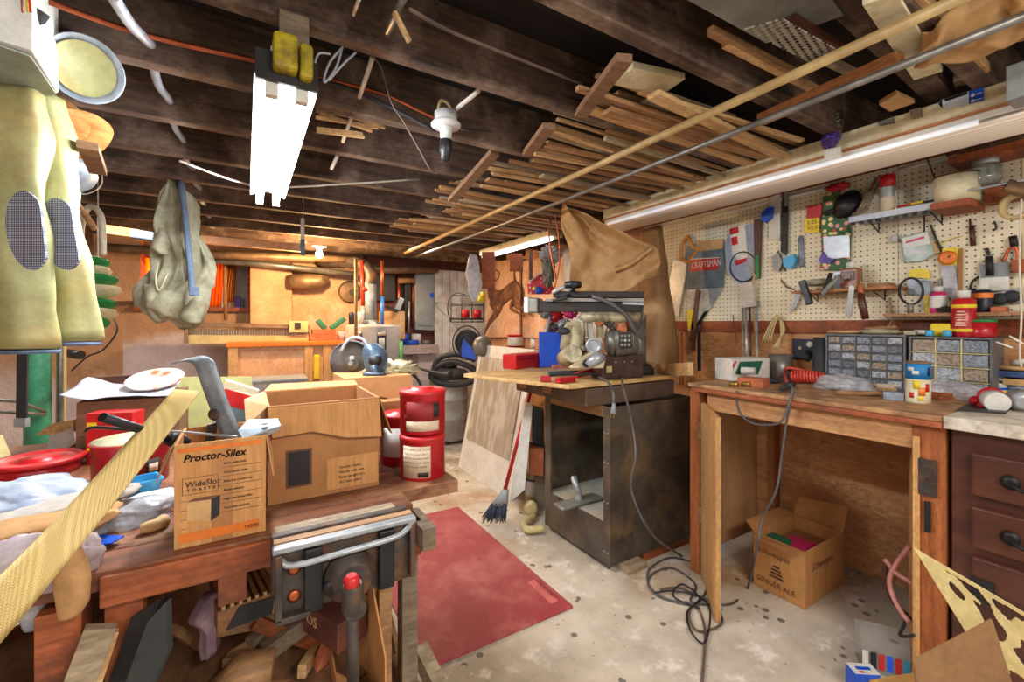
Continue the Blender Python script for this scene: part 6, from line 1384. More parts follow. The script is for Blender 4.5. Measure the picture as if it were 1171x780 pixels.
P(MB().prism([RK(516,366,4.46), RK(553,366,4.46), RK(553,366,4.6), RK(516,366,4.6)], V(0,0,.01)), 'shelf_plate', m_ironblack, rk)
for i, (px, mt, lab) in enumerate(((532,m_redcan,'left red can in the black wire rack'),(546,m_redcan,'right dark red can in the black wire rack'))):
    c = RK(px,366,4.52); c.z += .011
    S(MB().lathe(c, [(.045,0),(.045,.09),(.04,.095)], 18), 'red_can', (m_red, m_redcan)[i], lab, 'can')
S(MB().blob(RK(550,340,4.4), .04,.03,.05,.4), 'yellow_green_item', m_yel2, 'small yellow green item above the black wire rack', 'object')
fn = T('desk_fan', 'old dark fan with blue label beside the white plank door', 'fan', at(537,415,d=4.0))
c = at(534,392,d=4.0)
for r in (.13,.10,.06): P(MB().tube([c+ (RT*math.cos(t)+UP*math.sin(t)*1.2)*r for t in [2*PI*k/24 for k in range(24)]], .006, 6, closed=True), 'grille_ring', m_ironblack, fn)
P(MB().lathe(c+FW*.03, [(.11,-.02),(.12,.02),(.05,.06)], 24, FW), 'housing', m_rubber, fn)
P(MB().prism([at(x,y,d=3.9) for x, y in ((527,400),(530,388),(540,398),(545,412),(528,408))], FW*.03), 'blue_label', m_blue, fn)
S(MB().lathe(at(552,396,d=3.85), [(.08,-.05),(.09,-.03),(.09,.04),(.06,.06)], 22, (RT+FW*-.6)), 'motor_drum', m_sawgrey, 'dark round motor drum right of the old fan', 'motor')
# shop vacuum
vc = at(517,510,z=0); vc = V(vc.x+.05, vc.y+.2, 0); vr = .205
h = T('shop_vacuum', 'grey drum shop vacuum with thick black hose coiled on top', 'vacuum', vc)
P(MB().lathe(vc, [(.17,.03),(.185,.05),(.19,.24),(.2,.25),(.2,.27),(.192,.28),(.198,.44),(.208,.45),(.208,.47),(.2,.48),(vr,.66),(.21,.68)], 32), 'drum', m_drum, h)
P(MB().lathe(vc, [(.215,.67),(.218,.72),(.17,.76),(.08,.78)], 32), 'lid', m_rubber, h)
def VH(x, y, d=4.3): return at(x, y, d=d)
P(MB().tube([VH(494,430),VH(500,437),VH(520,440),VH(540,436),VH(545,428),VH(538,420),VH(520,414),VH(506,416),VH(496,424),VH(493,434)], .03, 12, sub=5), 'hose', m_rubber, h)
P(MB().tube([VH(496,426),VH(500,412),VH(514,406),VH(530,406),VH(544,412)], .028, 12, sub=5), 'hose', m_rubber, h)
P(MB().tube([VH(479,421,4.1),VH(492,425,4.1),VH(508,429,4.1),VH(518,428,4.1)], [.012,.012,.03,.04], 10), 'wand', m_black, h)
P(MB().blob(vc+V(0,0,.80), .09,.08,.05,.2), 'motor_cover', m_rubber, h)
for a in (0.3, 2.2, 4.2): P(MB().blob(vc+V(.16*math.cos(a),.16*math.sin(a),.026), .03,.03,.026,0), 'caster', m_rubber, h)
# ---------------- back wall: heater, pipes ----------------
HC = at(427,373,d=4.25); hr = .255
h = T('water_heater', 'light grey cylindrical water heater with stickers near the back wall', 'water heater', V(HC.x, HC.y, 0))
P(MB().lathe(V(HC.x,HC.y,0), [(hr,.03),(hr,1.215),(hr*.97,1.235),(.02,1.245)], 40), 'tank', m_heater, h)
def hsheet(a0, a1, z0, z1, mt, name, off=.003):
    R_ = hr+off; P(MB().sheet(lambda u, v: V(HC.x+math.cos(a0+(a1-a0)*u)*R_, HC.y+math.sin(a0+(a1-a0)*u)*R_, z0+(z1-z0)*v), 10, 2, .001), name, mt, h)
angc = math.atan2(-HC.y, -HC.x)
hsheet(angc+.12, angc+.45, .98, 1.19, m_navy, 'dark_sticker'); hsheet(angc+.18, angc+.39, 1.02, 1.12, m_whitewd, 'sticker_picture', .005); hsheet(angc+.15, angc+.42, 1.14, 1.17, m_label, 'sticker_title', .005)
hsheet(angc-.7, angc-.4, 1.06, 1.18, m_navy, 'logo_sticker'); hsheet(angc-.62, angc-.5, 1.09, 1.15, m_red, 'logo_mark', .005); hsheet(angc-.66, angc-.6, 1.07, 1.17, m_white, 'logo_mark', .005)
hsheet(angc+.35, angc+.75, .66, .80, m_white, 'notice_sticker'); hsheet(angc+.5, angc+.55, .71, .76, m_red, 'notice_mark', .005); hsheet(angc+.62, angc+.67, .71, .76, m_red, 'notice_mark', .005)
fl = at(423,372,d=4.35)
P(MB().cyl((fl.x,fl.y,1.235),(fl.x,fl.y,1.66),.06,n=24).lathe((fl.x,fl.y,1.235),[(.11,0),(.11,.015),(.065,.05)],24), 'flue', m_galv, h)
P(MB().tube([(fl.x,fl.y,1.64),(fl.x,fl.y,1.76),(fl.x-.1,fl.y+.1,1.86),(fl.x-.4,fl.y+.5,1.9)], .06, 16, sub=4), 'flue_elbow', m_iron, h)
def vp(px, y0, y1, d, r, name, mt, lab, cat='pipe'): S(MB().cyl(at(px,y0,d=d), at(px,y1,d=d), r), name, mt, lab, cat)
vp(407,296,420,3.9,.014,'copper_pipe',m_pine2,'brown vertical pipe standing left of the red pipe')
h = T('red_water_pipe', 'red vertical water pipe above the heater', 'pipe', at(414,352,d=4.3))
P(MB().cyl(at(413.5,298,d=4.3), at(415,350,d=4.3), .018), 'pipe', m_redp, h); P(MB().cyl(at(415,350,d=4.3), at(415,375,d=4.3), .02), 'fitting', m_steel, h)
P(MB().blob(at(417,331,d=4.2), .03,.03,.02,.3), 'valve', m_redp, h)
h = T('blue_water_pipe', 'vertical water pipe copper above and blue below, right of the flue', 'pipe', at(437,370,d=4.3))
P(MB().cyl(at(437,298,d=4.3), at(437,340,d=4.3), .016), 'upper_pipe', m_copper, h); P(MB().cyl(at(437,339,d=4.3), at(437,372,d=4.3), .018), 'lower_pipe', m_bluep, h)
S(MB().cyl(at(458.5,390,d=4.1), V(at(458.5,390,d=4.1).x, at(458.5,390,d=4.1).y, 0.0), .018), 'green_tube', m_gleaf, 'bright green vertical tube right of the water heater', 'tube')
def bprism(pts, Y, t, mb=None): return (mb or MB()).prism([at(x,y,Y=Y) for x, y in pts], (0,t,0))
def BS(x0,y0,x1,y1,Y,t,name,mt,lab,cat,bev=.004): return S(bprism([(x0,y0),(x1,y0),(x1,y1),(x0,y1)],Y,t), name, mt, lab, cat, bev=bev)
h = T('breaker_box', 'grey electric breaker box on the reddish boards', 'electric panel', at(487,378,Y=5.0))
P(bprism([(475,312),(497,312),(497,378),(475,377)],5.0,.1), 'box', m_grey, h, .006); P(bprism([(479,330),(495,330),(495,373),(479,372)],4.985,.014), 'door', m_grey, h, .006)
P(bprism([(492,335),(496,335),(496,340),(492,340)],4.98,.005), 'blue_tag', m_blue, h)
BS(430,311,452,344,5.02,.08,'grey_cabinet',m_rubber,'dark grey metal panel left of the breaker panel','metal panel')
h = T('fuse_box', 'narrow dark switch box with conduit left of the breaker panel', 'switch box', at(467,350,Y=5.0))
P(bprism([(463,322),(470,322),(470,372),(463,372)],5.0,.08), 'box', m_ironblack, h, .004); P(MB().cyl(at(468,345,Y=4.98), at(467,380,Y=4.98), .012), 'conduit', m_steel, h)
P(MB().cyl(at(456,321,Y=4.95), at(474,321,Y=4.95), .03), 'top_conduit', m_pine2, h)
for x_,lab in ((456,'left'),(472,'right')): S(MB().cyl(at(x_,310,Y=5.06), at(x_,372,Y=5.06), .02), 'vertical_pipe', m_copper, lab+' thin reddish vertical pipe on the dark boards', 'pipe')
BS(438,356,463,388,4.7,.18,'cream_carton',m_card3,'cream carton behind the water heater','carton')
S(MB().bar(at(453,355,Y=4.65), at(459,341,Y=4.65), .07, .06), 'spray_bottle', m_steel, 'grey cylinder lying tilted on the cream carton', 'bottle', bev=.01)
S(MB().bar(at(441,350,Y=4.6), at(455,356,Y=4.6), .03, .03), 'metal_bracket', m_cabd, 'dark metal bracket beside the tilted grey cylinder', 'bracket', bev=.004)
LG = 1.0
for (px, r, hh, mt, name, lab) in ((466,.045,.12,m_blue,'blue_can','blue and silver can on the stone ledge'),(479,.06,.12,m_whitewd,'white_can','white can with red print on the stone ledge'),(490,.05,.04,m_duct,'grey_tin','low grey tin on the stone ledge right of the white can')):
    c = at(px,394,Y=4.93) ; c = V(c.x, 5.02, LG); S(MB().lathe(c, [(r,0),(r,hh),(r*.8,hh+.008)], 22), name, mt, lab, 'can')
c = at(471,396,Y=4.93); S(MB().cyl((c.x-.07,4.92,LG+.03),(c.x+.07,4.92,LG+.03),.03), 'blue_tube', m_blue, 'blue tube lying at the front of the stone ledge', 'tube')
trim(MB().box(at(456,300,Y=4.86).x, at(500,300,Y=4.86).x, 4.86, 5.1, .9, LG).jitter(.006,8), m_stone)
# round disc, vent pipe, long pipes
h = T('round_wall_plate', 'round rusty metal plate on the back wall left of the pipes', 'wall plate', at(400,346,Y=5.1))
P(MB().lathe(at(400,334,Y=5.11), [(.12,0),(.125,.01),(.10,.02),(.03,.025)], 28, (0,-1,0)), 'disc', m_pipe, h); P(MB().lathe(at(403,334,Y=5.07), [(.035,0),(.035,.03)], 16, (0,-1,0)), 'hub', m_iron, h)
S(MB().tube([at(330,322,Y=4.95), at(352,322,Y=4.95), at(366,321,Y=4.95), at(372,318,Y=4.9)], [.07,.085,.085,.05], 18), 'vent_duct', m_pipe, 'brown metal vent duct piece on the plastered wall', 'duct')
S(MB().tube([at(120,283,Y=4.7), at(260,292,Y=4.7), at(412,297,Y=4.6)], .035, 14), 'drain_pipe', m_pipe, 'thick tan drain pipe under the joists at the back', 'pipe')
S(MB().tube([at(212,296,Y=4.85), at(300,302,Y=4.85), at(408,314,Y=4.8)], .03, 14), 'drain_pipe', m_pipe2, 'grey drain pipe just below the thick tan one', 'pipe')
S(MB().tube([at(395,303,Y=4.7), at(440,309,Y=4.8), at(500,308,Y=4.9)], .04, 14), 'drain_pipe', m_pipe, 'rusty pipe continuing right toward the breaker panel', 'pipe')
S(MB().bar(at(230,274,Y=4.1), at(345,284,Y=4.1), .05, .06), 'wood_beam', m_plasterp, 'light pinkish board under the joists behind the canvas bag', 'lumber', bev=.003)
S(MB().bar(at(118,262,Y=4.0), at(160,268,Y=4.0), .05, .06), 'wood_beam', m_pine, 'light board end left of the canvas bag', 'lumber', bev=.003)
S(MB().bar(at(150,267,Y=3.9), at(176,271,Y=3.9), .06, .06), 'blue_ended_tube', m_denim, 'white and blue tube left of the canvas bag', 'tube', bev=.01)
S(MB().cyl(at(257,298,Y=4.98), at(258,366,Y=4.98), .016), 'vertical_pipe', m_pine2, 'thin brown vertical pipe in front of the basement window', 'pipe')
# window sill goods
for i,(x0,x1,y0,mt,lab) in enumerate(((262,268,336,m_card3,'small tan box'),(268,275,339,m_purple,'small purple box'),(275,279,341,m_navy,'thin dark blue box'))):
    BS(x0,y0,x1,352,YB+.08,.06,'small_box',mt,lab+' on the basement window sill','box')
# heater grille / rack under window
h = T('radiator_rack', 'long beige metal rack with white grid below the basement window', 'rack', at(284,392,Y=4.75))
P(bprism([(212,368),(355,372),(355,376),(212,373)],4.72,.2), 'top_rail', m_pipe, h); P(bprism([(212,383),(355,384),(355,392),(212,393)],4.72,.2), 'bottom_rail', m_tan, h)
mb = MB()
for k in range(46): x = 218+k*3; mb.tube([at(x,373,Y=4.73), at(x,383,Y=4.73)], .004, 5)
P(mb, 'grid', m_pipe, h); P(bprism([(214,377),(355,378),(355,383),(214,383)],4.78,.02), 'white_strip', m_white, h)
P(bprism([(210,367),(215,367),(215,393),(210,393)],4.7,.22), 'end_plate', m_pipe, h)
h = T('wood_cupboard', 'orange framed cupboard with pale panels below the rack at the back', 'cupboard', at(327,440,Y=4.5))
c0, c1 = at(262,392,Y=4.5), at(392,440,Y=4.5)
P(MB().box(c0.x,c1.x,4.5,4.9,0,c0.z-.03), 'body', m_plasterp, h); P(MB().box(c0.x-.02,c1.x+.02,4.46,4.92,c0.z-.04,c0.z), 'top', m_orange, h, .004)
for px in (264,351,372): xx = at(px,400,Y=4.48).x; P(MB().box(xx-.02,xx+.05,4.47,4.5,.02,c0.z-.04), 'stile', m_pineZ, h)
P(bprism([(359,406),(366,406),(366,434),(359,434)],4.44,.03), 'handle', m_yel2, h, .01)
zc0 = c0.z
def onc(px, Y=4.6): c = at(px,390,Y=Y); c.z = zc0; return c
h = T('photo_card', 'cream card with small dark picture at the right end of the rack', 'card', onc(341)); P(bprism([(331,367),(352,367),(352,380),(331,380)],4.68,.01), 'card', m_tan, h); P(bprism([(337,369),(344,369),(344,376),(337,376)],4.67,.005), 'picture', m_print, h)
c = onc(371); S(MB().box(c.x-.13,c.x+.12,4.55,4.7,zc0,zc0+.06), 'brick', m_brick, 'long brick lying on the cupboard top', 'brick', bev=.004)
S(MB().box(c.x-.11,c.x+.1,4.57,4.68,zc0+.062,zc0+.11), 'brick', m_brick, 'shorter brick on top of the long brick', 'brick', bev=.004)
for i,(p,q) in enumerate((((363,366),(372,376)),((378,376),(394,364)))): S(MB().bar(at(*p,Y=4.6), at(*q,Y=4.6), .06, .05), 'green_block', m_green2, ('left','right')[i]+' dark green metal arm lying on the bricks', 'metal arm', bev=.01)
c = onc(391); S(MB().lathe(V(c.x,4.55,zc0), [(.035,0),(.045,.09)], 18), 'pink_cup', m_film, 'small pale pink cup on the cupboard right of the bricks', 'cup')
for i,(px,mt,lab) in enumerate(((402,m_navy,'dark blue bottle'),(411,m_whitewd,'white bottle'))): S(MB().lathe(V(at(px,372,d=4.2).x, at(px,372,d=4.2).y, 1.242), [(.025,0),(.028,.1),(.012,.12)], 14), 'small_bottle', mt, lab + ' standing on the water heater top', 'bottle')
# storage bench and bin in mid distance
S(MB().box(.1,.75,3.7,4.1,0,.70), 'low_cabinet', m_greywood, 'low grey wooden cabinet behind the cardboard boxes', 'cabinet', bev=.004)
h = T('storage_bin', 'translucent white storage bin behind the cardboard boxes', 'storage bin', V(.3,3.85,.7))
a, b = at(290,446,Y=3.72), at(350,446,Y=3.72)
P(MB().box(a.x,b.x,3.72,4.0,.705,.81), 'bin', m_film, h, .008); P(MB().box(a.x-.015,b.x+.015,3.70,4.02,.81,.83), 'lid', m_grey, h, .006)
# mat
A = [at(649,690,z=0), at(484,590,z=0)]; 
h = T('floor_mat', 'red rubber diamond tread floor mat on the concrete', 'floor mat', (.9,2.1,0))
P(MB().box(.55,1.227,1.5,2.72,.0,.012), 'mat', m_mat, h, .004)
P(MB().box(1.15,1.19,1.56,1.75,.0121,.0135), 'name_plate', mat('faded_pink',(214,120,112),(196,96,92)), h)
P(MB().text('TOUGHMAT', frame(V(1.182,1.735,.0136),(0,-1,0),(1,0,0)), .032, .0003, sx=.85), 'lettering', mat('dark_red_print',(140,40,44)), h)
# ---------------- left: table and its clutter ----------------
TB = .8
tb = T('plank_table', 'orange brown plank table with a lower shelf at the lower left', 'table', (-.3,1.45,0))
pl = [(1.062,1.15,.355),(1.155,1.32,.52),(1.325,1.5,.50),(1.505,1.7,.55),(1.705,1.92,.53)]
for y0, y1, xr in pl: P(MB().box(-1.4, xr, y0, y1, TB-.035, TB).jitter(.003,9), 'plank', m_tabletop, tb, .002)
P(MB().box(at(113,650,Y=1.05).x, .34, 1.05, 1.075, TB-.062, TB-.006), 'front_rail', m_orangeX, tb, .003)
P(MB().box(.32, .37, 1.04, 1.9, TB-.12, TB-.036), 'end_rail', m_orangeX, tb)
x0, x1 = at(118,700,Y=1.07).x, at(163,700,Y=1.07).x
P(MB().box(x0, x1, 1.076, 1.12, 0, TB-.04), 'leg', m_orangeX, tb, .002)
x0b, x1b = at(36,740,Y=1.0).x, at(86,740,Y=1.0).x
P(MB().box(x0b-.02, x1b-.01, 1.0+.076, 1.14, 0, TB-.06), 'leg', m_orangeX, tb, .002)
P(MB().box(.325, .365, 1.05, 1.09, 0, TB-.036), 'leg', m_greywood, tb, .002)
P(MB().box(.27, .30, 1.05, 1.08, 0, TB-.036), 'leg', m_pine2, tb, .002)
P(MB().box(-1.4, .02, 1.925, 2.12, TB-.035, TB).jitter(.003,9), 'plank', m_tabletop, tb, .002); P(MB().box(-1.4, .0, 2.125, 2.32, TB-.035, TB).jitter(.003,9), 'plank', m_tabletop, tb, .002)
for x in (-1.3,-.06): P(MB().box(x, x+.05, 2.24, 2.3, 0, TB-.036), 'leg', m_orangeX, tb)
for x in (-1.2,-.1,.42): P(MB().box(x, x+.05, 1.84, 1.9, 0, TB-.036), 'leg', m_orangeX, tb)
a = at(262,650,Y=1.03); P(MB().box(a.x-.02,a.x+.03,1.055,1.09,TB-.12,TB-.03), 'cleat', m_orangeX, tb, .002)
SH = .34
P(MB().box(-1.35, .32, 1.1, 1.85, SH-.02, SH), 'lower_shelf', m_dirtyfloor, tb)
P(MB().bar((.345,1.1,.30),(.345,1.85,.66), .03, .06), 'cross_brace', m_pine2, tb)
P(MB().box(-.9, .34, 1.8, 1.84, .45, .52), 'rear_rail', m_pine2, tb)
P(MB().box(.355,.39,.99,1.12,TB-.09,TB-.036), 'end_block', m_greywood, tb, .002)
# --- vise
vs = T('woodworking_vise', 'rusty iron woodworking vise with red tipped handle on the table front', 'vise', (.17,.93,.7))
vx0, vx1 = .045, .31
P(MB().box(vx0, vx1, .925, .932, .70, .83), 'front_jaw', m_iron, vs, .002)
P(MB().box(vx0-.004, vx1+.004, .912, .932, .822, .834), 'jaw_lip', m_steel, vs, .003)
P(MB().box(vx0, vx1+.004, .94, .96, .74, .832), 'wood_liner', m_pine2, vs); P(MB().box(vx0-.004, vx1, .966, .985, .72, .836), 'rear_jaw', m_iron, vs, .003)
P(MB().box(vx0+.005, vx1-.02, .99, 1.02, .74, .832), 'wood_liner', m_pine3, vs)
P(MB().tube([(vx0+.01,.918,.81),(vx0+.03,.905,.80),(vx0+.12,.90,.803),(vx1-.05,.90,.807),(vx1-.02,.905,.815),(vx1,.92,.825)], .006, 8, sub=4), 'rim', m_steel, vs)
for x in (vx0+.065, vx0+.205): P(MB().box(x-.016, x+.016, .908, .926, .70, .82), 'rib', m_ironblack, vs, .003)
P(MB().box(vx0, vx0+.012, .905, .93, .70, .822).box(vx0, vx0+.06, .905, .93, .695, .706), 'side_flange', m_iron, vs, .002); P(MB().box(vx1-.012, vx1, .905, .93, .71, .822), 'side_flange', m_iron, vs, .002)
for z in (.733, .785): P(MB().lathe((vx0+.033,.924,z), [(.010,0),(.012,.002),(.006,.003)], 16, (0,-1,0)), 'bolt_hole', m_copper, vs)
P(MB().lathe((.178,.925,.745), [(.05,0),(.05,.012),(.04,.02),(.034,.04)], 28, (0,-1,0)), 'hub', m_iron, vs)
P(MB().lathe((.14,.92,.74), [(.014,0),(.014,.02),(.006,.022)], 16, (0,-1,0)), 'bolt', m_ironblack, vs)
P(MB().cyl((.178,.9,.745),(.165,.80,.745),.018), 'screw', m_iron, vs)
hp = at(403,690,d=.78); q = at(404,800,d=.80); t_ = at(402,664,d=.775)
P(MB().tube([hp+V(0,0,.036), hp+V(0,0,.03), hp-V(0,0,.012), hp-V(0,0,.016)], [.016,.019,.018,.014], 18), 'sleeve', m_iron, vs)
P(MB().cyl(hp, q, .0105), 'handle_bar', m_iron, vs)
P(MB().lathe(t_-V(0,0,.01), [(.011,0),(.013,.002),(.014,.014),(.009,.02)], 18), 'handle_end', m_red, vs)
# --- toaster carton
bx0, bx1, by0, by1, bh = -.122, .036, 1.087, 1.26, .208
h = T('toaster_box', 'cardboard toaster carton with orange bands and black printing, full of metal parts', 'cardboard box', (-.04,1.17,TB))
mb = MB().openbox(bx0,bx1,by0,by1,TB+.001,TB+bh,.004)
P(mb, 'walls', m_card, h)
P(MB().prism([(bx0,by0,TB+bh),(bx0,by1,TB+bh),(bx0-.035,by1-.01,TB+bh-.06),(bx0-.03,by0+.005,TB+bh-.075)], (0,0,.003)), 'flap', m_card2, h)
P(MB().prism([(bx1,by0,TB+bh),(bx1,by1,TB+bh),(bx1+.02,by1,TB+bh-.08),(bx1+.014,by0,TB+bh-.09)], (.003,0,0)), 'flap', m_card, h)
BW = bx1-bx0; FB = frame(V(bx0, by0-.0008, TB), (1,0,0), UP)
def quad(mb, x0, y0, x1, y1, t=.0004, o=0): return mb.prism([(x0,y0,o),(x1,y0,o),(x1,y1,o),(x0,y1,o)], V(0,0,t))
P(quad(MB(FB),.008,.012,BW-.012,.03), 'orange_band', m_orange, h); P(quad(MB(FB),.006,.192,BW-.006,.2), 'orange_band', m_orange, h)
P(quad(MB(FB),.062,.002,.098,.206,.0003,-.0001), 'tape', m_card2, h)
mb = MB().text('Proctor-Silex', FB @ Matrix.Translation((.014,.172,.001)), .0215, sx=.92, shear=.25)
for off in ((.0006,0),(0,.0006)): mb.text('Proctor-Silex', FB @ Matrix.Translation((.014+off[0],.172+off[1],.001)), .0215, sx=.92, shear=.25)
mb.text('WideSlot', FB @ Matrix.Translation((.018,.121,.001)), .0165, sx=.92).text('T O A S T E R', FB @ Matrix.Translation((.02,.112,.001)), .008, sx=1.2)
mb.text('T4300', FB @ Matrix.Translation((.118,.016,.001)), .010)
for k, s in enumerate(('Extra-wide slots','Cool-touch body','Slide-out crumb tray','Shade selector','High-rise bread lifter','Two-slice capacity')): mb.text(s, FB @ Matrix.Translation((.082,.158-.0185*k,.001)), .0062)
P(mb, 'lettering', m_print, h)
mb = MB(FB)
for k in range(6): quad(mb, .078, .151-.0185*k, BW-.008, .1516-.0185*k)
for a in ((.013,.106,.073,.1066),(.013,.139,.073,.1396),(.013,.106,.0136,.139),(.0724,.106,.073,.139)): quad(mb, *a)
for k in range(4): quad(mb, .01, .094-.0185*k, .02, .0945-.0185*k)
P(mb, 'ruled_lines', m_print, h)
mb = MB(FB).prism([(.02,.055,.0004),(.06,.045,.0004),(.062,.09,.0004),(.021,.092,.0004)], V(0,0,.0004)); P(mb, 'picture_front', m_card3, h)
mb = MB(FB).prism([(.06,.045,.0006),(.075,.055,.0006),(.076,.096,.0006),(.061,.09,.0006)], V(0,0,.0004)); P(mb, 'picture_side', m_print, h)
mb = MB(FB).prism([(.021,.092,.0006),(.061,.09,.0006),(.076,.096,.0006),(.034,.098,.0006)], V(0,0,.0004)); P(mb, 'picture_top', m_printbr, h)
# metal pieces in the box
h = T('joist_strap', 'wide bent galvanized strap standing up out of the toaster carton', 'metal strap', (-.06,1.2,TB+.02))
cs = [at(206,414,d=1.02), at(222,411,d=1.0), at(234,416,d=.985), at(241,435,d=.985), at(252,465,d=.99), at(266,500,d=1.0), at(272,540,d=1.0)]
cs = smoothpath(cs, 4)
P(MB().sheet(lambda u, v: cs[min(len(cs)-1,int(u*(len(cs)-1)+.5))] + RT*((v-.5)*.042) + UP*((v-.5)*.012), len(cs)-1, 3, .003), 'strap', m_galv, h)
P(MB().lathe(at(245,474,d=.975), [(.011,0),(.013,.002),(.008,.004),(.003,.004)], 16, -FW), 'bolt_hole', m_iron, h)
P(MB().lathe(at(217,415.5,d=.99)+V(0,0,.006), [(.006,0),(.004,.001)], 12, (0,0,1)), 'slot', m_print, h)
h = T('angle_bracket', 'bent galvanized angle bracket lying over the right side of the toaster carton', 'angle bracket', at(295,490,d=.95))
P(MB().prism([at(x,y,d=d) for x,y,d in ((272,494,.95),(284,481,1.02),(318,480,1.02),(321,488,.97),(278,503,.93))], V(0,0,.003)), 'plate', m_galv, h)
P(MB().prism([at(x,y,d=d) for x,y,d in ((272,494,.95),(278,503,.93),(321,488,.97),(319,492,.972),(277,513,.935),(270,502,.95))], V(.002,.002,0)), 'lip', m_steel, h)
P(MB().lathe(at(303,487,d=.965)+V(0,0,.004), [(.007,0),(.005,.001)], 12, (0,0,1)), 'slot', m_print, h)
S(MB().bar(at(196,493,d=.98), at(275,500,d=.95), .006, .004), 'thin_rod', m_steel, 'thin steel rod lying across the open toaster carton', 'rod')
S(MB().bar(at(243,484,d=1.0), at(240,510,d=1.0), .03, .004), 'rusty_plate', m_iron, 'small rusty plate inside the toaster carton', 'plate')
h = T('black_pipe', 'black iron pipe with nut end lying across the strap into the toaster carton', 'pipe', at(190,500,d=.93))
P(MB().tube([at(117,477,d=.80), at(195,502,d=.95)], .0085, 16), 'pipe', m_ironblack, h)
P(MB().tube([at(192,500,d=.95), at(196,502,d=.955), at(206,505,d=.97), at(215,508,d=.98)], [.015,.017,.016,.012], 6), 'nut', m_ironblack, h)
tubeS([at(97,494,d=.86), at(106,489,d=.86), at(140,491,d=.86), at(200,497,d=.96)], .003, 'bent_rod', m_ironblack, 'thin black bent rod beside the iron pipe', 'rod', sub=4)
# woven strap
nA, nB = (at(-70,735,d=.53), at(-70,820,d=.50)); 
def stp(u, v):
    up = at(-60+ (199+60)*u, 716-(716-445)*u, d=.52+.42*u); lo = at(-60+(229+60)*u, 806-(806-447)*u, d=.50+.42*u)
    p = up.lerp(lo, v); return p + V(0,0,-.010*math.sin(PI*u))
S(MB().sheet(stp, 30, 6, .002), 'woven_strap', m_weave, 'long pale yellow woven strap stretching from the lower left corner over the carton', 'strap')
# large cardboard box
gx0, gx1, gy0, gy1, gz = .045, .315, 1.232, 1.50, 1.045
h = T('large_cardboard_box', 'large open brown cardboard box right of the toaster carton', 'cardboard box', (.18,1.36,TB))
mb = MB().openbox(gx0,gx1,gy0,gy1,TB+.001,gz,.005)
P(mb, 'walls', m_card2, h)
P(MB().prism([(gx0,gy0-.002,gz-.005),(gx1,gy0-.002,gz-.005),(gx1+.003,gy0-.016,gz-.105),(gx1-.09,gy0-.02,gz-.095),(gx0+.10,gy0-.014,gz-.07),(gx0+.01,gy0-.014,gz-.075)], (0,-.003,0)), 'front_flap', m_card, h)
P(MB().prism([(gx0,gy0,gz),(gx0,gy1,gz),(gx0-.05,gy1,gz-.02),(gx0-.045,gy0+.01,gz-.05)], (0,0,.003)), 'flap', m_card3, h)
P(MB().prism([(gx1,gy0,gz),(gx1,gy1,gz),(gx1+.05,gy1+.02,gz-.09),(gx1+.04,gy0+.02,gz-.11)], (.003,0,0)), 'flap', m_card2, h)
P(MB().prism([(gx0,gy1,gz),(gx1,gy1,gz),(gx1,gy1+.05,gz+.01),(gx0+.02,gy1+.04,gz+.015)], (0,0,.003)), 'flap', m_card, h)
FG = frame(V(gx0, gy0-.0012, TB), (1,0,0), UP)
P(quad(MB(FG),.135,.012,gx1-gx0-.004,.095), 'light_panel', m_card, h)
P(quad(MB(FG),.045,.04,.095,.125), 'dark_picture', m_print, h); P(quad(MB(FG),.04,.035,.1,.13,.0002), 'picture_frame', m_printbr, h)
mb = MB()
for k, s in enumerate(('Caution: heavy','Handle with care','Keep upright in a','dry clean place')): mb.text(s, FG @ Matrix.Translation((.165,.065-.013*k,.001)), .0095)
P(mb, 'lettering', m_print, h)
mb, F_ = MB(), None
# second carton behind with circular saw
qx0, qx1, qy0, qy1, qz = .29, .53, 1.6, 1.84, 1.055
h = T('brown_carton', 'crumpled brown carton carrying the cut off saw at the back of the table', 'cardboard box', (.41,1.72,TB))
P(MB().box(qx0,qx1,qy0,qy1,TB+.001,qz).jitter(.006,9), 'carton', m_card, h)
P(MB().prism([(qx0,qy0-.003,qz),(qx1,qy0-.003,qz),(qx1,qy0-.02,qz-.05),(qx1-.06,qy0-.03,qz-.085),(qx0+.1,qy0-.02,qz-.06),(qx0,qy0-.015,qz-.045)], (0,-.003,0)), 'flap', m_card2, h)
S(MB().blob(V(qx1-.03,qy0+.14,qz+.01), .09,.06,.03,.7,16), 'cream_rag', m_cream, 'torn cream paper on the right end of the brown carton', 'paper')
def CS(x, y, d=1.72): return at(x, y, d=d)
cz = qz+.004
h = T('cut_off_saw', 'blue grey cut off saw with large abrasive disc on the brown carton', 'power saw', V(.4,1.7,cz))
cc = CS(403,415,1.74); 
P(MB().lathe(cc, [(.001,-.002),(.085,-.002),(.085,.002),(.001,.002)], 44, -FW+RT*.15), 'abrasive_disc', mat('abrasive',(96,84,76),(70,62,58),scale=40,rough=.8), h)
P(MB().lathe(cc-FW*.003, [(.03,0),(.03,.004),(.02,.006),(.012,.012),(.012,.02)], 26, -FW+RT*.15), 'flange', m_sawgrey, h)
P(MB().lathe(cc-FW*.012, [(.009,0),(.009,.02)], 6, -FW+RT*.15), 'nut', m_steel, h)
ringp = [cc + (RT*math.cos(t)+UP*math.sin(t))*.088 + FW*.004 for t in [PI*.98 - PI*.72*k/16 for k in range(17)]]
P(MB().sheet(lambda u, v: ringp[int(round(u*16))] - FW*(v*.03-.012), 16, 2, .003), 'guard', m_galv, h)
P(MB().tube([CS(390,402),CS(398,389),CS(408,386),CS(417,390),CS(420,400)], .006, 8, sub=5), 'top_handle', m_cable, h)
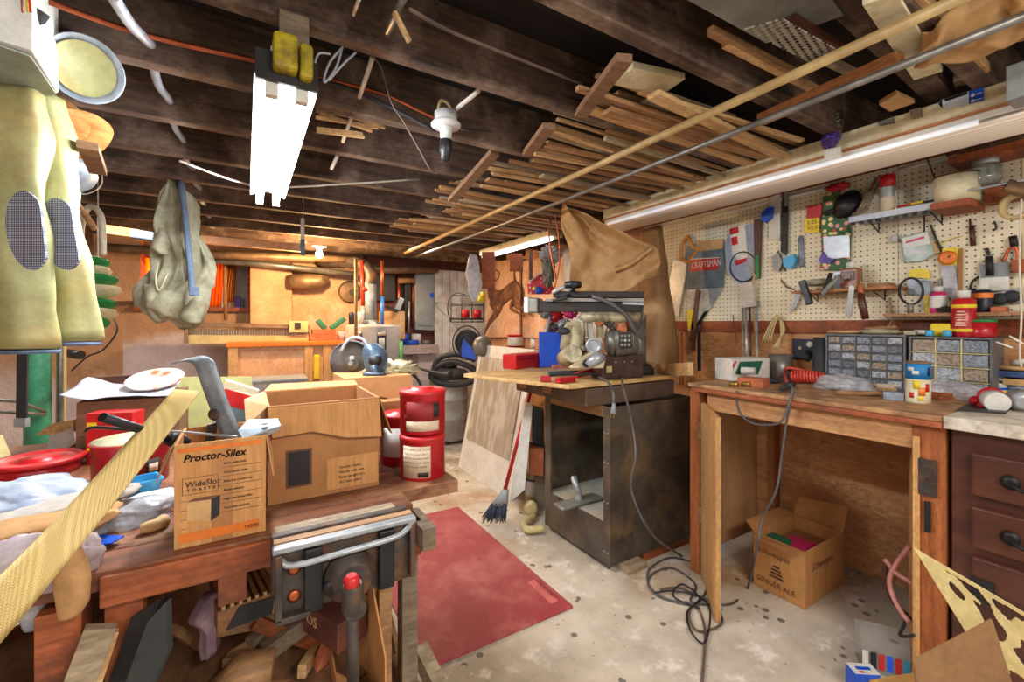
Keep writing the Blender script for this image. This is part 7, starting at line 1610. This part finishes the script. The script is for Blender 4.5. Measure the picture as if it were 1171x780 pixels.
mb = MB().loft([(CS(x,y,1.68), w*1.7/500, t) for x,y,w,t in interp([(425,393,6,.03),(427,398,11,.045),(429,405,14,.05),(430,414,13,.05),(430,424,11,.045)],12)], 22)
P(mb, 'motor_housing', mat('blue_grey_metal',(112,136,160),(76,98,122),rough=.3,metal=.5,scale=6), h)
P(MB().loft([(CS(429,y,1.63), w*1.66/500, .02) for y,w in ((407,7),(414,8),(418,5))], 16), 'motor_vent', m_ironblack, h)
P(MB().tube([CS(428,417,1.62),CS(429,424,1.62),CS(428,430,1.62)], [.012,.018,.02], 14).loft([(V(CS(428,428,1.62).x,CS(428,428,1.62).y,cz-.0),.045,.022),(V(CS(428,428,1.62).x,CS(428,428,1.62).y,cz+.01),.04,.02)],18), 'foot', mat('blue_foot',(70,88,112),(50,64,88),rough=.4), h)
S(MB().box(.40,.54,1.52,1.592,TB+.001,.98), 'tan_carton', m_card2, 'tan carton standing in front of the crumpled brown carton', 'cardboard box', bev=.002)
tubeS([at(462,424,d=1.8), at(474,430,d=1.8), at(481,440,d=1.8), at(484,455,d=1.8), at(470,470,d=1.75)], .006, 'black_cable', m_black, 'black cable arching behind the red cans', 'cable')
# red cans
def can(c, r, hh, lab, label_rows, group=None, lid=True, lt='', panel=None):
    h = T('red_coffee_can', lab, 'can', c)
    P(MB().lathe(c, [(r*.98,0),(r,.003),(r,hh-.006),(r*1.02,hh-.004)], 34), 'body', m_redcan, h)
    if lid: P(MB().lathe(c, [(r*1.03,hh-.004),(r*1.03,hh+.006),(r*.98,hh+.009),(r*.5,hh+.009),(r*.48,hh+.014),(.001,hh+.014)], 34), 'lid', m_red, h)
    return h
def canlabel(h, c, r, a0, a1, z0, z1, mt, name, off=.0006):
    R_ = r+off; P(MB().sheet(lambda u, v: V(c.x+math.cos(a0+(a1-a0)*u)*R_, c.y+math.sin(a0+(a1-a0)*u)*R_, c.z+z0+(z1-z0)*v), 14, 1, .0005), name, mt, h)
def cantext(h, c, r, s, a, z, size, mt):
    M_ = frame(V(c.x+math.cos(a)*(r+.0016), c.y+math.sin(a)*(r+.0016), c.z+z), V(-math.sin(a), math.cos(a), 0), UP); mb = MB().text(s, M_, size, align='CENTER')
    for v in mb.bm.verts:      # wrap round the can
        q = M_.inverted() @ v.co; t = a + q.x/r; v.co = V(c.x+math.cos(t)*(r+.0014+q.z*0), c.y+math.sin(t)*(r+.0014), c.z+z+q.y)
    P(mb, 'lettering', mt, h)
c1 = at(476,550,z=TB)+V(.035,.045,0); r1 = .066; ac = math.atan2(-c1.y, -c1.x)
h = can(c1, r1, .115, 'red can with cream label, lower of the two stacked cans', 0)
canlabel(h, c1, r1, ac-.95, ac+.35, .01, .10, m_label, 'paper_label')
for k, s in enumerate(('NOTE AND USE GUIDE','keep in a cool place','stir the contents well','clean brush with water','close the lid tightly')): cantext(h, c1, r1, s, ac-.3, .088-.012*k, .0085, m_printbr)
canlabel(h, c1, r1, ac-.2, ac+.25, .013, .026, m_print, 'barcode', .0012)
c2 = V(c1.x+.002, c1.y+.004, c1.z+.130)
h = can(c2, r1+.001, .115, 'red can with round lid, upper of the two stacked cans', 0)
canlabel(h, c2, r1, ac-.75, ac+.75, .03, .095, mat('dark_red_label',(150,24,30),(132,20,28)), 'dark_label', .0014)
canlabel(h, c2, r1, ac-.75, ac+.75, .012, .04, m_label, 'warning_label', .0018)
for k, s in enumerate(('EXTERIOR STAIN','READ ALL','DIRECTIONS FIRST')): cantext(h, c2, r1, s, ac-.25, .08-.015*k, .010, m_label)
cantext(h, c2, r1, 'WARNING! This product', ac-.05, .030, .009, m_printbr); cantext(h, c2, r1, 'SAFETY INSTRUCTIONS', ac-.05, .018, .009, m_printbr)
canlabel(h, c2, r1, ac+.45, ac+.75, .05, .09, m_print, 'dark_picture', .002)
c3 = V(c1.x-.02, c1.y+.16, TB)
h = can(c3, .062, .15, 'single red can with white label partly hidden behind the stacked cans', 0)
canlabel(h, c3, .062, ac-.9, ac+.5, .03, .12, m_white, 'white_label')
c4 = V(c1.x-.085, c1.y+.24, TB)
# left group: boxes
def ont(px, py, z=TB): return at(px, py, z=z)
a, b = ont(88,535)+V(0,0,0), None
fx0, fx1, fy = at(86,520,Y=1.98).x, at(205,520,Y=1.98).x, 1.98
h = T('wide_cardboard_box', 'wide worn brown box covered with white paper behind the red containers', 'cardboard box', (fx0/2+fx1/2,fy+.1,TB))
P(MB().box(fx0,fx1,fy,fy+.3,TB+.001,.985).jitter(.006,8), 'carton', wood('brown_weathered_carton',(150,104,72),(112,74,50),'X',4), h)
def shp(u, v):
    p = V(fx0-.03 + (fx1-fx0+.01)*u, fy-.03+.3*v, .997+.02*v); 
    return p + V(0,0,.05*max(0,.25-u)*2 + .012*noise.noise(p*9)) - V(0,.0,.0)
S(MB().sheet(shp, 20, 10, .002), 'white_paper', mat('white_paper',(188,192,208),(168,172,190),rough=.6), 'crumpled white paper sheet lying on the wide brown box', 'paper')
c = V(*at(176,452,d=1.62)); c.z = 1.035
S(MB().lathe(c+V(.0,.04,-.01), [(.001,0),(.06,.0),(.085,.012),(.09,.02),(.085,.02),(.05,.006),(.001,.005)], 30, (-.1,-.35,1)), 'white_plate', mat('floral_plate',(210,202,196),(206,104,56),rough=.3,scale=12,lo=.55,hi=.62), 'white plate with orange flowers on the white paper', 'plate')
S(MB().box(fx0+.02,fx0+.06,fy+.35,fy+.4,TB,1.05), 'wood_post', m_brown, 'dark upright board behind the white paper', 'board') if False else None
S(bprism([(108,432),(170,428),(170,674),(108,674)],2.6,.02), 'brown_board', m_brown, 'dark brown board standing behind the white paper', 'board')
S(bprism([(155,432),(288,431),(288,702),(150,702)],2.3,.015), 'green_board', mat('yellow_green_board',(206,204,140),(184,188,120),scale=5), 'pale yellow green board standing behind the boxes', 'board')
h = T('wooden_stake', 'pointed pale wooden stake sticking out left of the wide brown box', 'stake', at(70,492,d=1.6))
P(MB().prism([at(x,y,d=1.55) for x,y in ((40,498),(58,485),(84,480),(84,494),(60,497))], FW*.02), 'stake', m_pine, h, .001)
S(MB().prism([at(x,y,d=1.45) for x,y in ((56,506),(84,495),(86,508),(52,528))], V(0,0,.02)), 'white_block', m_whitewd, 'white painted wood block left of the wide brown box', 'wood block', bev=.002)
S(MB().bar(ont(10,548), ont(88,508)+V(0,0,.01), .03, .015), 'wood_strip', m_pine, 'pale wood strip along the far side of the red lid', 'lumber')
S(MB().bar(at(-5,500,d=1.5), at(14,545,d=1.4), .03, .012), 'wood_strip', m_tan, 'tan stick leaning at the left edge below the black strap', 'stick')
# red boxes
p0, p1 = ont(98,533), ont(152,530)
mb, F_ = fbox(p0, p1, .06, TB+.001, TB+.165); h = T('red_carton', 'red carton with yellow lettering left of the round red tub', 'carton', p0); P(mb, 'carton', m_red, h, .002)
L_ = (p1-p0).length
P(quad(MB(F_), .003,.12,.03,.135,.0006), 'yellow_print', m_yel2, h); P(quad(MB(F_), .003,.045,.018,.055,.0006), 'yellow_print', m_yel2, h)
P(MB(F_).prism([(.02,.06,.0004),(.06,.085,.0004),(L_,.1,.0004),(L_,.08,.0004),(.05,.055,.0004)], V(0,0,.0006)), 'white_swoosh', m_white, h)
c = ont(147,556)+V(.0,.04,0); 
h = T('red_tub', 'round dark red tub with white top and yellow label behind the blue tray', 'tub', c)
P(MB().lathe(c, [(.082,0),(.084,.003),(.087,.112),(.09,.122)], 32), 'body', m_redcan, h); P(MB().lathe(c, [(.085,.12),(.085,.126),(.001,.128)], 32), 'white_top', m_cream, h)
ac2 = math.atan2(-c.y,-c.x); canlabel(h, c, .087, ac2+.35, ac2+.75, .03, .075, m_print, 'picture'); canlabel(h, c, .087, ac2+.85, ac2+1.0, .045, .06, m_yel2, 'yellow_label'); canlabel(h, c, .0875, ac2+.42, ac2+.68, .04, .062, m_label, 'picture_light', .0012)
# red lid
c = ont(56,543); 
h = T('red_round_lid', 'large round red plastic lid under the bubble bag at the left', 'lid', c)
P(MB().lathe(c+V(-.03,.03,.035), [(.001,0),(.1,.0),(.105,.004),(.107,.014),(.09,.014),(.085,.008),(.04,.008),(.04,.014),(.001,.014)], 36), 'lid', m_red, h)
P(MB().lathe(c+V(-.03,.03,.0), [(.09,0),(.095,.034)], 30), 'tub', m_redcan, h)
# blue tray
p = [ont(x,y,TB+.045) for x,y in ((122,574),(150,552),(178,548),(183,560),(160,575),(128,580))]
c = ont(152,574); h = T('blue_tray', 'light blue plastic tray between the plastic bags and toaster carton', 'tray', c)
def trayf(mb, c, rx, ry, hh, ang, t=.003):
    M_ = Matrix.Translation(c) @ Matrix.Rotation(ang, 4, 'Z')
    def ring(s, z): return [(x*s, y*s, z) for x, y in ((-rx,-ry),(rx,-ry),(rx,ry),(-rx,ry))]
    mb.M = M_
    for i in range(4):
        a, b = ring(.8,0), ring(1,hh); j = (i+1)%4
        mb.prism([a[i], a[j], b[j], b[i]], V(*( (0,t,0),(-t,0,0),(0,-t,0),(t,0,0) )[i]))
    mb.prism(ring(.8,0), V(0,0,t)); 
    for i in range(4): j = (i+1)%4; mb.bar(ring(1.02,hh)[i], ring(1.02,hh)[j], .006, .004)
    return mb
P(trayf(MB(), V(c.x,c.y+.02,TB+.012), .05, .035, .035, .35), 'tray', m_sky, h)
S(MB().prism([ont(x,y,TB+.012) for x,y in ((102,616),(118,612),(142,614),(128,622),(112,624))], (0,0,.002)), 'blue_scrap', m_blue, 'small blue plastic scrap on the front edge of the table', 'scrap')
# plastic bags, cloth, glove
S(MB().blob(ont(150,600)+V(0,.02,.015), .075,.055,.035,.25,5,flat=TB), 'plastic_bag', m_film, 'crumpled clear plastic bag in front of the blue tray', 'plastic bag')
S(MB().blob(ont(112,603)+V(0,.0,.02), .05,.06,.045,.25,5,flat=TB), 'plastic_bag', m_film, 'crumpled clear plastic bag beside the woven strap', 'plastic bag')
S(MB().blob(ont(176,582)+V(0,.03,.012), .06,.05,.02,.2,5,flat=TB), 'plastic_bag', mat('milky_bag',(232,232,232),(206,208,212),rough=.3,bmp=.5), 'flat milky plastic bag under the blue tray', 'plastic bag')
S(MB().tube([ont(160,612)+V(0,0,.012), ont(180,607)+V(0,0,.014), ont(186,602)+V(0,0,.012)], [.011,.013,.015], 12, sub=4), 'wood_handle', m_pine, 'small pale wooden handle left of the toaster carton', 'handle')
S(MB().blob(at(30,570,d=.98), .15,.1,.035,.35,7,R=Matrix.Rotation(.15,3,'Y')), 'bubble_bag', mat('blue_white_plastic',(190,198,214),(146,158,184),rough=.3,scale=12,bmp=.9), 'puffy bluish white plastic bag lying on the red lid', 'plastic bag')
S(MB().blob(at(35,588,d=.92), .17,.07,.022,.22,5,R=Matrix.Rotation(-.12,3,'Y')), 'white_glove', m_cloth, 'folded white and tan work glove under the bluish bag', 'glove')
S(MB().blob(at(20,612,d=.85), .15,.07,.028,.25,5,R=Matrix.Rotation(-.1,3,'Y')), 'tan_glove', m_glove, 'folded tan work glove at the left edge', 'glove')
S(MB().blob(at(25,650,d=.76), .11,.05,.055,.2,5), 'plastic_bag', mat('mauve_clear_bag',(206,192,196),(160,140,146),rough=.25,scale=9,bmp=.8), 'crumpled clear mauve tinted plastic bag at the left edge of the table', 'plastic bag')
S(MB().loft([(at(x,y,d=.735), w*.735/500, .016) for x,y,w in interp([(76,618,12),(80,640,16),(82,665,19),(82,688,17),(78,702,10)],18)], 20, wr=.008, ws=18), 'hanging_glove', m_glove, 'tan cloth glove hanging over the front edge of the table', 'glove')
S(MB().loft([(at(x,y,d=.78), w*.8/500, .015) for x,y,w in interp([(30,690,16),(34,705,14),(38,716,8)],8)], 18, wr=.01, ws=16), 'plastic_bag', m_film, 'end of a plastic bag drooping over the table edge', 'plastic bag')
S(MB().box(-.34-.5,-.40,1.03-.16,1.03,TB-.05,TB-.0) , 'side_board', m_tabletop, 'plank at the left edge of the table carrying the gloves', 'lumber')
# boxes between (teal, red, white)
zb_ = TB
p0, p1 = at(243,470,Y=1.75), at(285,470,Y=1.75)
S(MB().box(p0.x,p1.x,1.75,1.9,TB+.001,at(250,452,Y=1.75).z), 'teal_carton', mat('teal_tin',(110,140,150),(80,104,118)), 'grey teal box behind the toaster carton', 'box', bev=.003)
S(MB().bar(at(254,452,Y=1.7), at(290,462,Y=1.7), .03, .05), 'red_white_carton', m_red, 'red and white carton behind the galvanized strap', 'carton', bev=.002)
S(MB().bar(at(253,443,Y=1.8), at(292,455,Y=1.8), .04, .06), 'white_carton', m_cream, 'open cream carton above the red and white carton', 'carton', bev=.002)
# scrap under the table: on the lower shelf
rs = random.Random(5)
def scrap(p, q, w, hh, mt, lab, name='wood_scrap', up=UP, dd=(1.0,1.1), cat='wood scrap', bev=.001):
    return S(MB().bar(at(*p,d=dd[0]), at(*q,d=dd[1]), w, hh, up), name, mt, lab, cat, bev=bev)
h = T('grooved_wood_block', 'pale grooved wood block with a dark hollow end under the table', 'wood block', at(285,690,d=1.05))
A, B = at(285,700,d=.98), at(262,645,d=1.2)
P(MB().bar(A, B, .12, .05, UP), 'block', m_gutter, h, .003)
mb = MB(); dv = (B-A).normalized(); sd = dv.cross(UP).normalized(); un = sd.cross(dv)
for k in range(7): o = sd*(-.048+.016*k) + un*.028; mb.bar(A+o, B+o, .007, .008, un)
P(mb, 'ridges', m_pine, h)
P(MB().prism([A+sd*a_+un*b_-dv*.001 for a_, b_ in ((-.045,-.02),(.045,-.022),(.05,.016),(-.02,.02))], -dv*.002), 'hollow_end', m_ironblack, h)
h = T('mauve_rag', 'mauve rag draped over a post in the scrap pile under the table', 'rag', at(240,750,d=1.1))
P(MB().loft([(at(x,y,d=1.0), w*1.0/500, t) for x,y,w,t in interp([(240,684,10,.01),(240,694,22,.03),(240,706,18,.03),(240,722,10,.02),(240,740,8,.018),(236,755,5,.015)],20)], 24, wr=.02, ws=16, folds=6, fa=.15), 'rag', m_lavender, h)
S(MB().prism([at(x,y,d=.78) for x,y in ((190,688),(168,712),(140,790),(172,790),(192,745))], FW*.012), 'dark_shingle', m_slate, 'dark grey shingle board standing in front of the scrap pile', 'shingle')
S(MB().prism([at(x,y,d=.80) for x,y in ((184,684),(150,706),(118,800),(150,800),(168,730))], FW*.012), 'black_shingle', m_ironblack, 'black board standing left of the dark grey shingle', 'shingle')
scrap((116,716),(84,800),.02,.045,m_pine3,'pale thin board leaning beside the orange table leg', dd=(.78,.76))
scrap((124,722),(98,800),.015,.03,m_pine,'second pale thin board leaning beside the orange table leg', dd=(.79,.77))
scrap((165,690),(240,640),.08,.008,m_pine3,'curved pale board with dark slots behind the orange table leg', dd=(1.3,1.6))
scrap((150,655),(215,628),.03,.02,m_pine3,'short pale slat high behind the orange table leg', dd=(1.5,1.6))
scrap((95,640),(100,700),.06,.02,m_greywood,'grey board behind the hanging tan glove', dd=(1.5,1.5), up=FW)
for i,(p,q,w,t,mt,lab) in enumerate((((232,790),(180,768),.05,.03,m_orangeX,'orange brown offcut at the bottom edge beside the dark shingle'),
  ((175,790),(200,745),.02,.03,m_pine,'narrow pale stick right of the dark shingle'),((230,700),(290,705),.04,.015,m_pine2,'flat brown offcut behind the mauve rag'),
  ((270,765),(300,720),.06,.05,m_pine2,'thick brown offcut right of the mauve rag'),((300,745),(345,712),.05,.04,m_greywood,'grey brown offcut in the middle of the scrap pile'),
  ((255,785),(330,740),.07,.03,m_tabletop,'wide dark brown offcut low in the scrap pile'),((310,790),(350,770),.05,.03,m_gutter,'tan offcut near the bottom edge below the vise'),
  ((345,768),(370,728),.02,.03,m_pine,'narrow tan stick below the vise'),((352,790),(376,735),.03,.02,m_brick,'reddish offcut below the vise'),
  ((200,720),(262,760),.03,.02,m_pine2,'thin brown lath crossing behind the mauve rag'),((285,735),(345,690),.03,.015,m_pine3,'grey lath slanting up toward the vise'),
  ((180,740),(240,780),.05,.02,m_tabletop,'dark flat offcut in front of the mauve rag'),((240,715),(325,700),.06,.03,m_pine2,'long brown offcut behind the pile'),
  ((290,710),(360,735),.03,.03,m_orangeX,'orange square offcut beneath the vise'),((215,795),(262,735),.02,.02,m_pine2,'brown square stick leaning on the wide offcut'))):
    scrap(p,q,w,t,mt,lab,dd=(1.02+.03*(i%3),1.12+.03*(i%4)))
S(MB().tube([at(250,790,d=.98), at(280,770,d=.98), at(312,765,d=1.0)], [.03,.045,.04], 16), 'log_piece', m_pine2, 'short rounded log at the bottom edge of the scrap pile', 'log')
S(MB().sheet(lambda u, v: V(-1.0+1.33*u, 1.12+.7*v, SH+.06+.09*noise.noise(V(u*5,v*4,0))+.05*math.sin(v*PI)), 40, 24, .01), 'wood_shavings', m_dirtyfloor, 'heap of sawdust and wood shavings on the lower shelf of the table', 'sawdust', kind='stuff')
h = T('reddish_carton', 'dark reddish box with tan lettering behind the vise handle', 'box', at(365,705,d=1.05))
mb, F_ = fbox(at(346,716,d=1.08), at(386,712,d=1.0), .08, at(346,722,d=1.08).z, at(346,690,d=1.08).z); P(mb, 'box', mat('reddish_box',(110,58,44),(84,44,36)), h, .003)
P(MB().text('OS', F_ @ Matrix.Translation((.018,.03,.001)), .035), 'lettering', m_card3, h)
h = T('narrow_carton', 'narrow open tan carton with dark lettering below the vise', 'cardboard box', at(415,780,d=1.0))
q0, q1 = at(384,780,d=1.02), at(440,764,d=.95)
mb, F_ = fbox(q0, q1, .004, q0.z-.2, q0.z+.02); P(mb, 'front_wall', m_card2, h)
mb, _ = fbox(q0+V(0,.16,0), q1+V(0,.16,0), .004, q0.z-.2, q0.z+.16); P(mb, 'rear_wall', m_card2, h)
P(MB().prism([q0, q0+V(0,.16,.06), q0+V(0,.16,-.2), q0-V(0,0,.2)], (.004,0,0)), 'side_wall', m_cardin, h); P(MB().prism([q1+V(0,0,.02), q1+V(0,.16,.16), q1+V(0,.16,-.2), q1-V(0,0,.2)], (.004,0,0)), 'side_wall', m_card, h)
P(MB().text('HR', F_ @ Matrix.Translation((.085,.175,.001)), .03), 'lettering', m_print, h)
S(MB().bar(at(478,740,d=1.25), at(500,785,d=1.2), .04,.04), 'wood_offcut', m_pine3, 'pale offcut leaning at the right foot of the table', 'wood scrap')
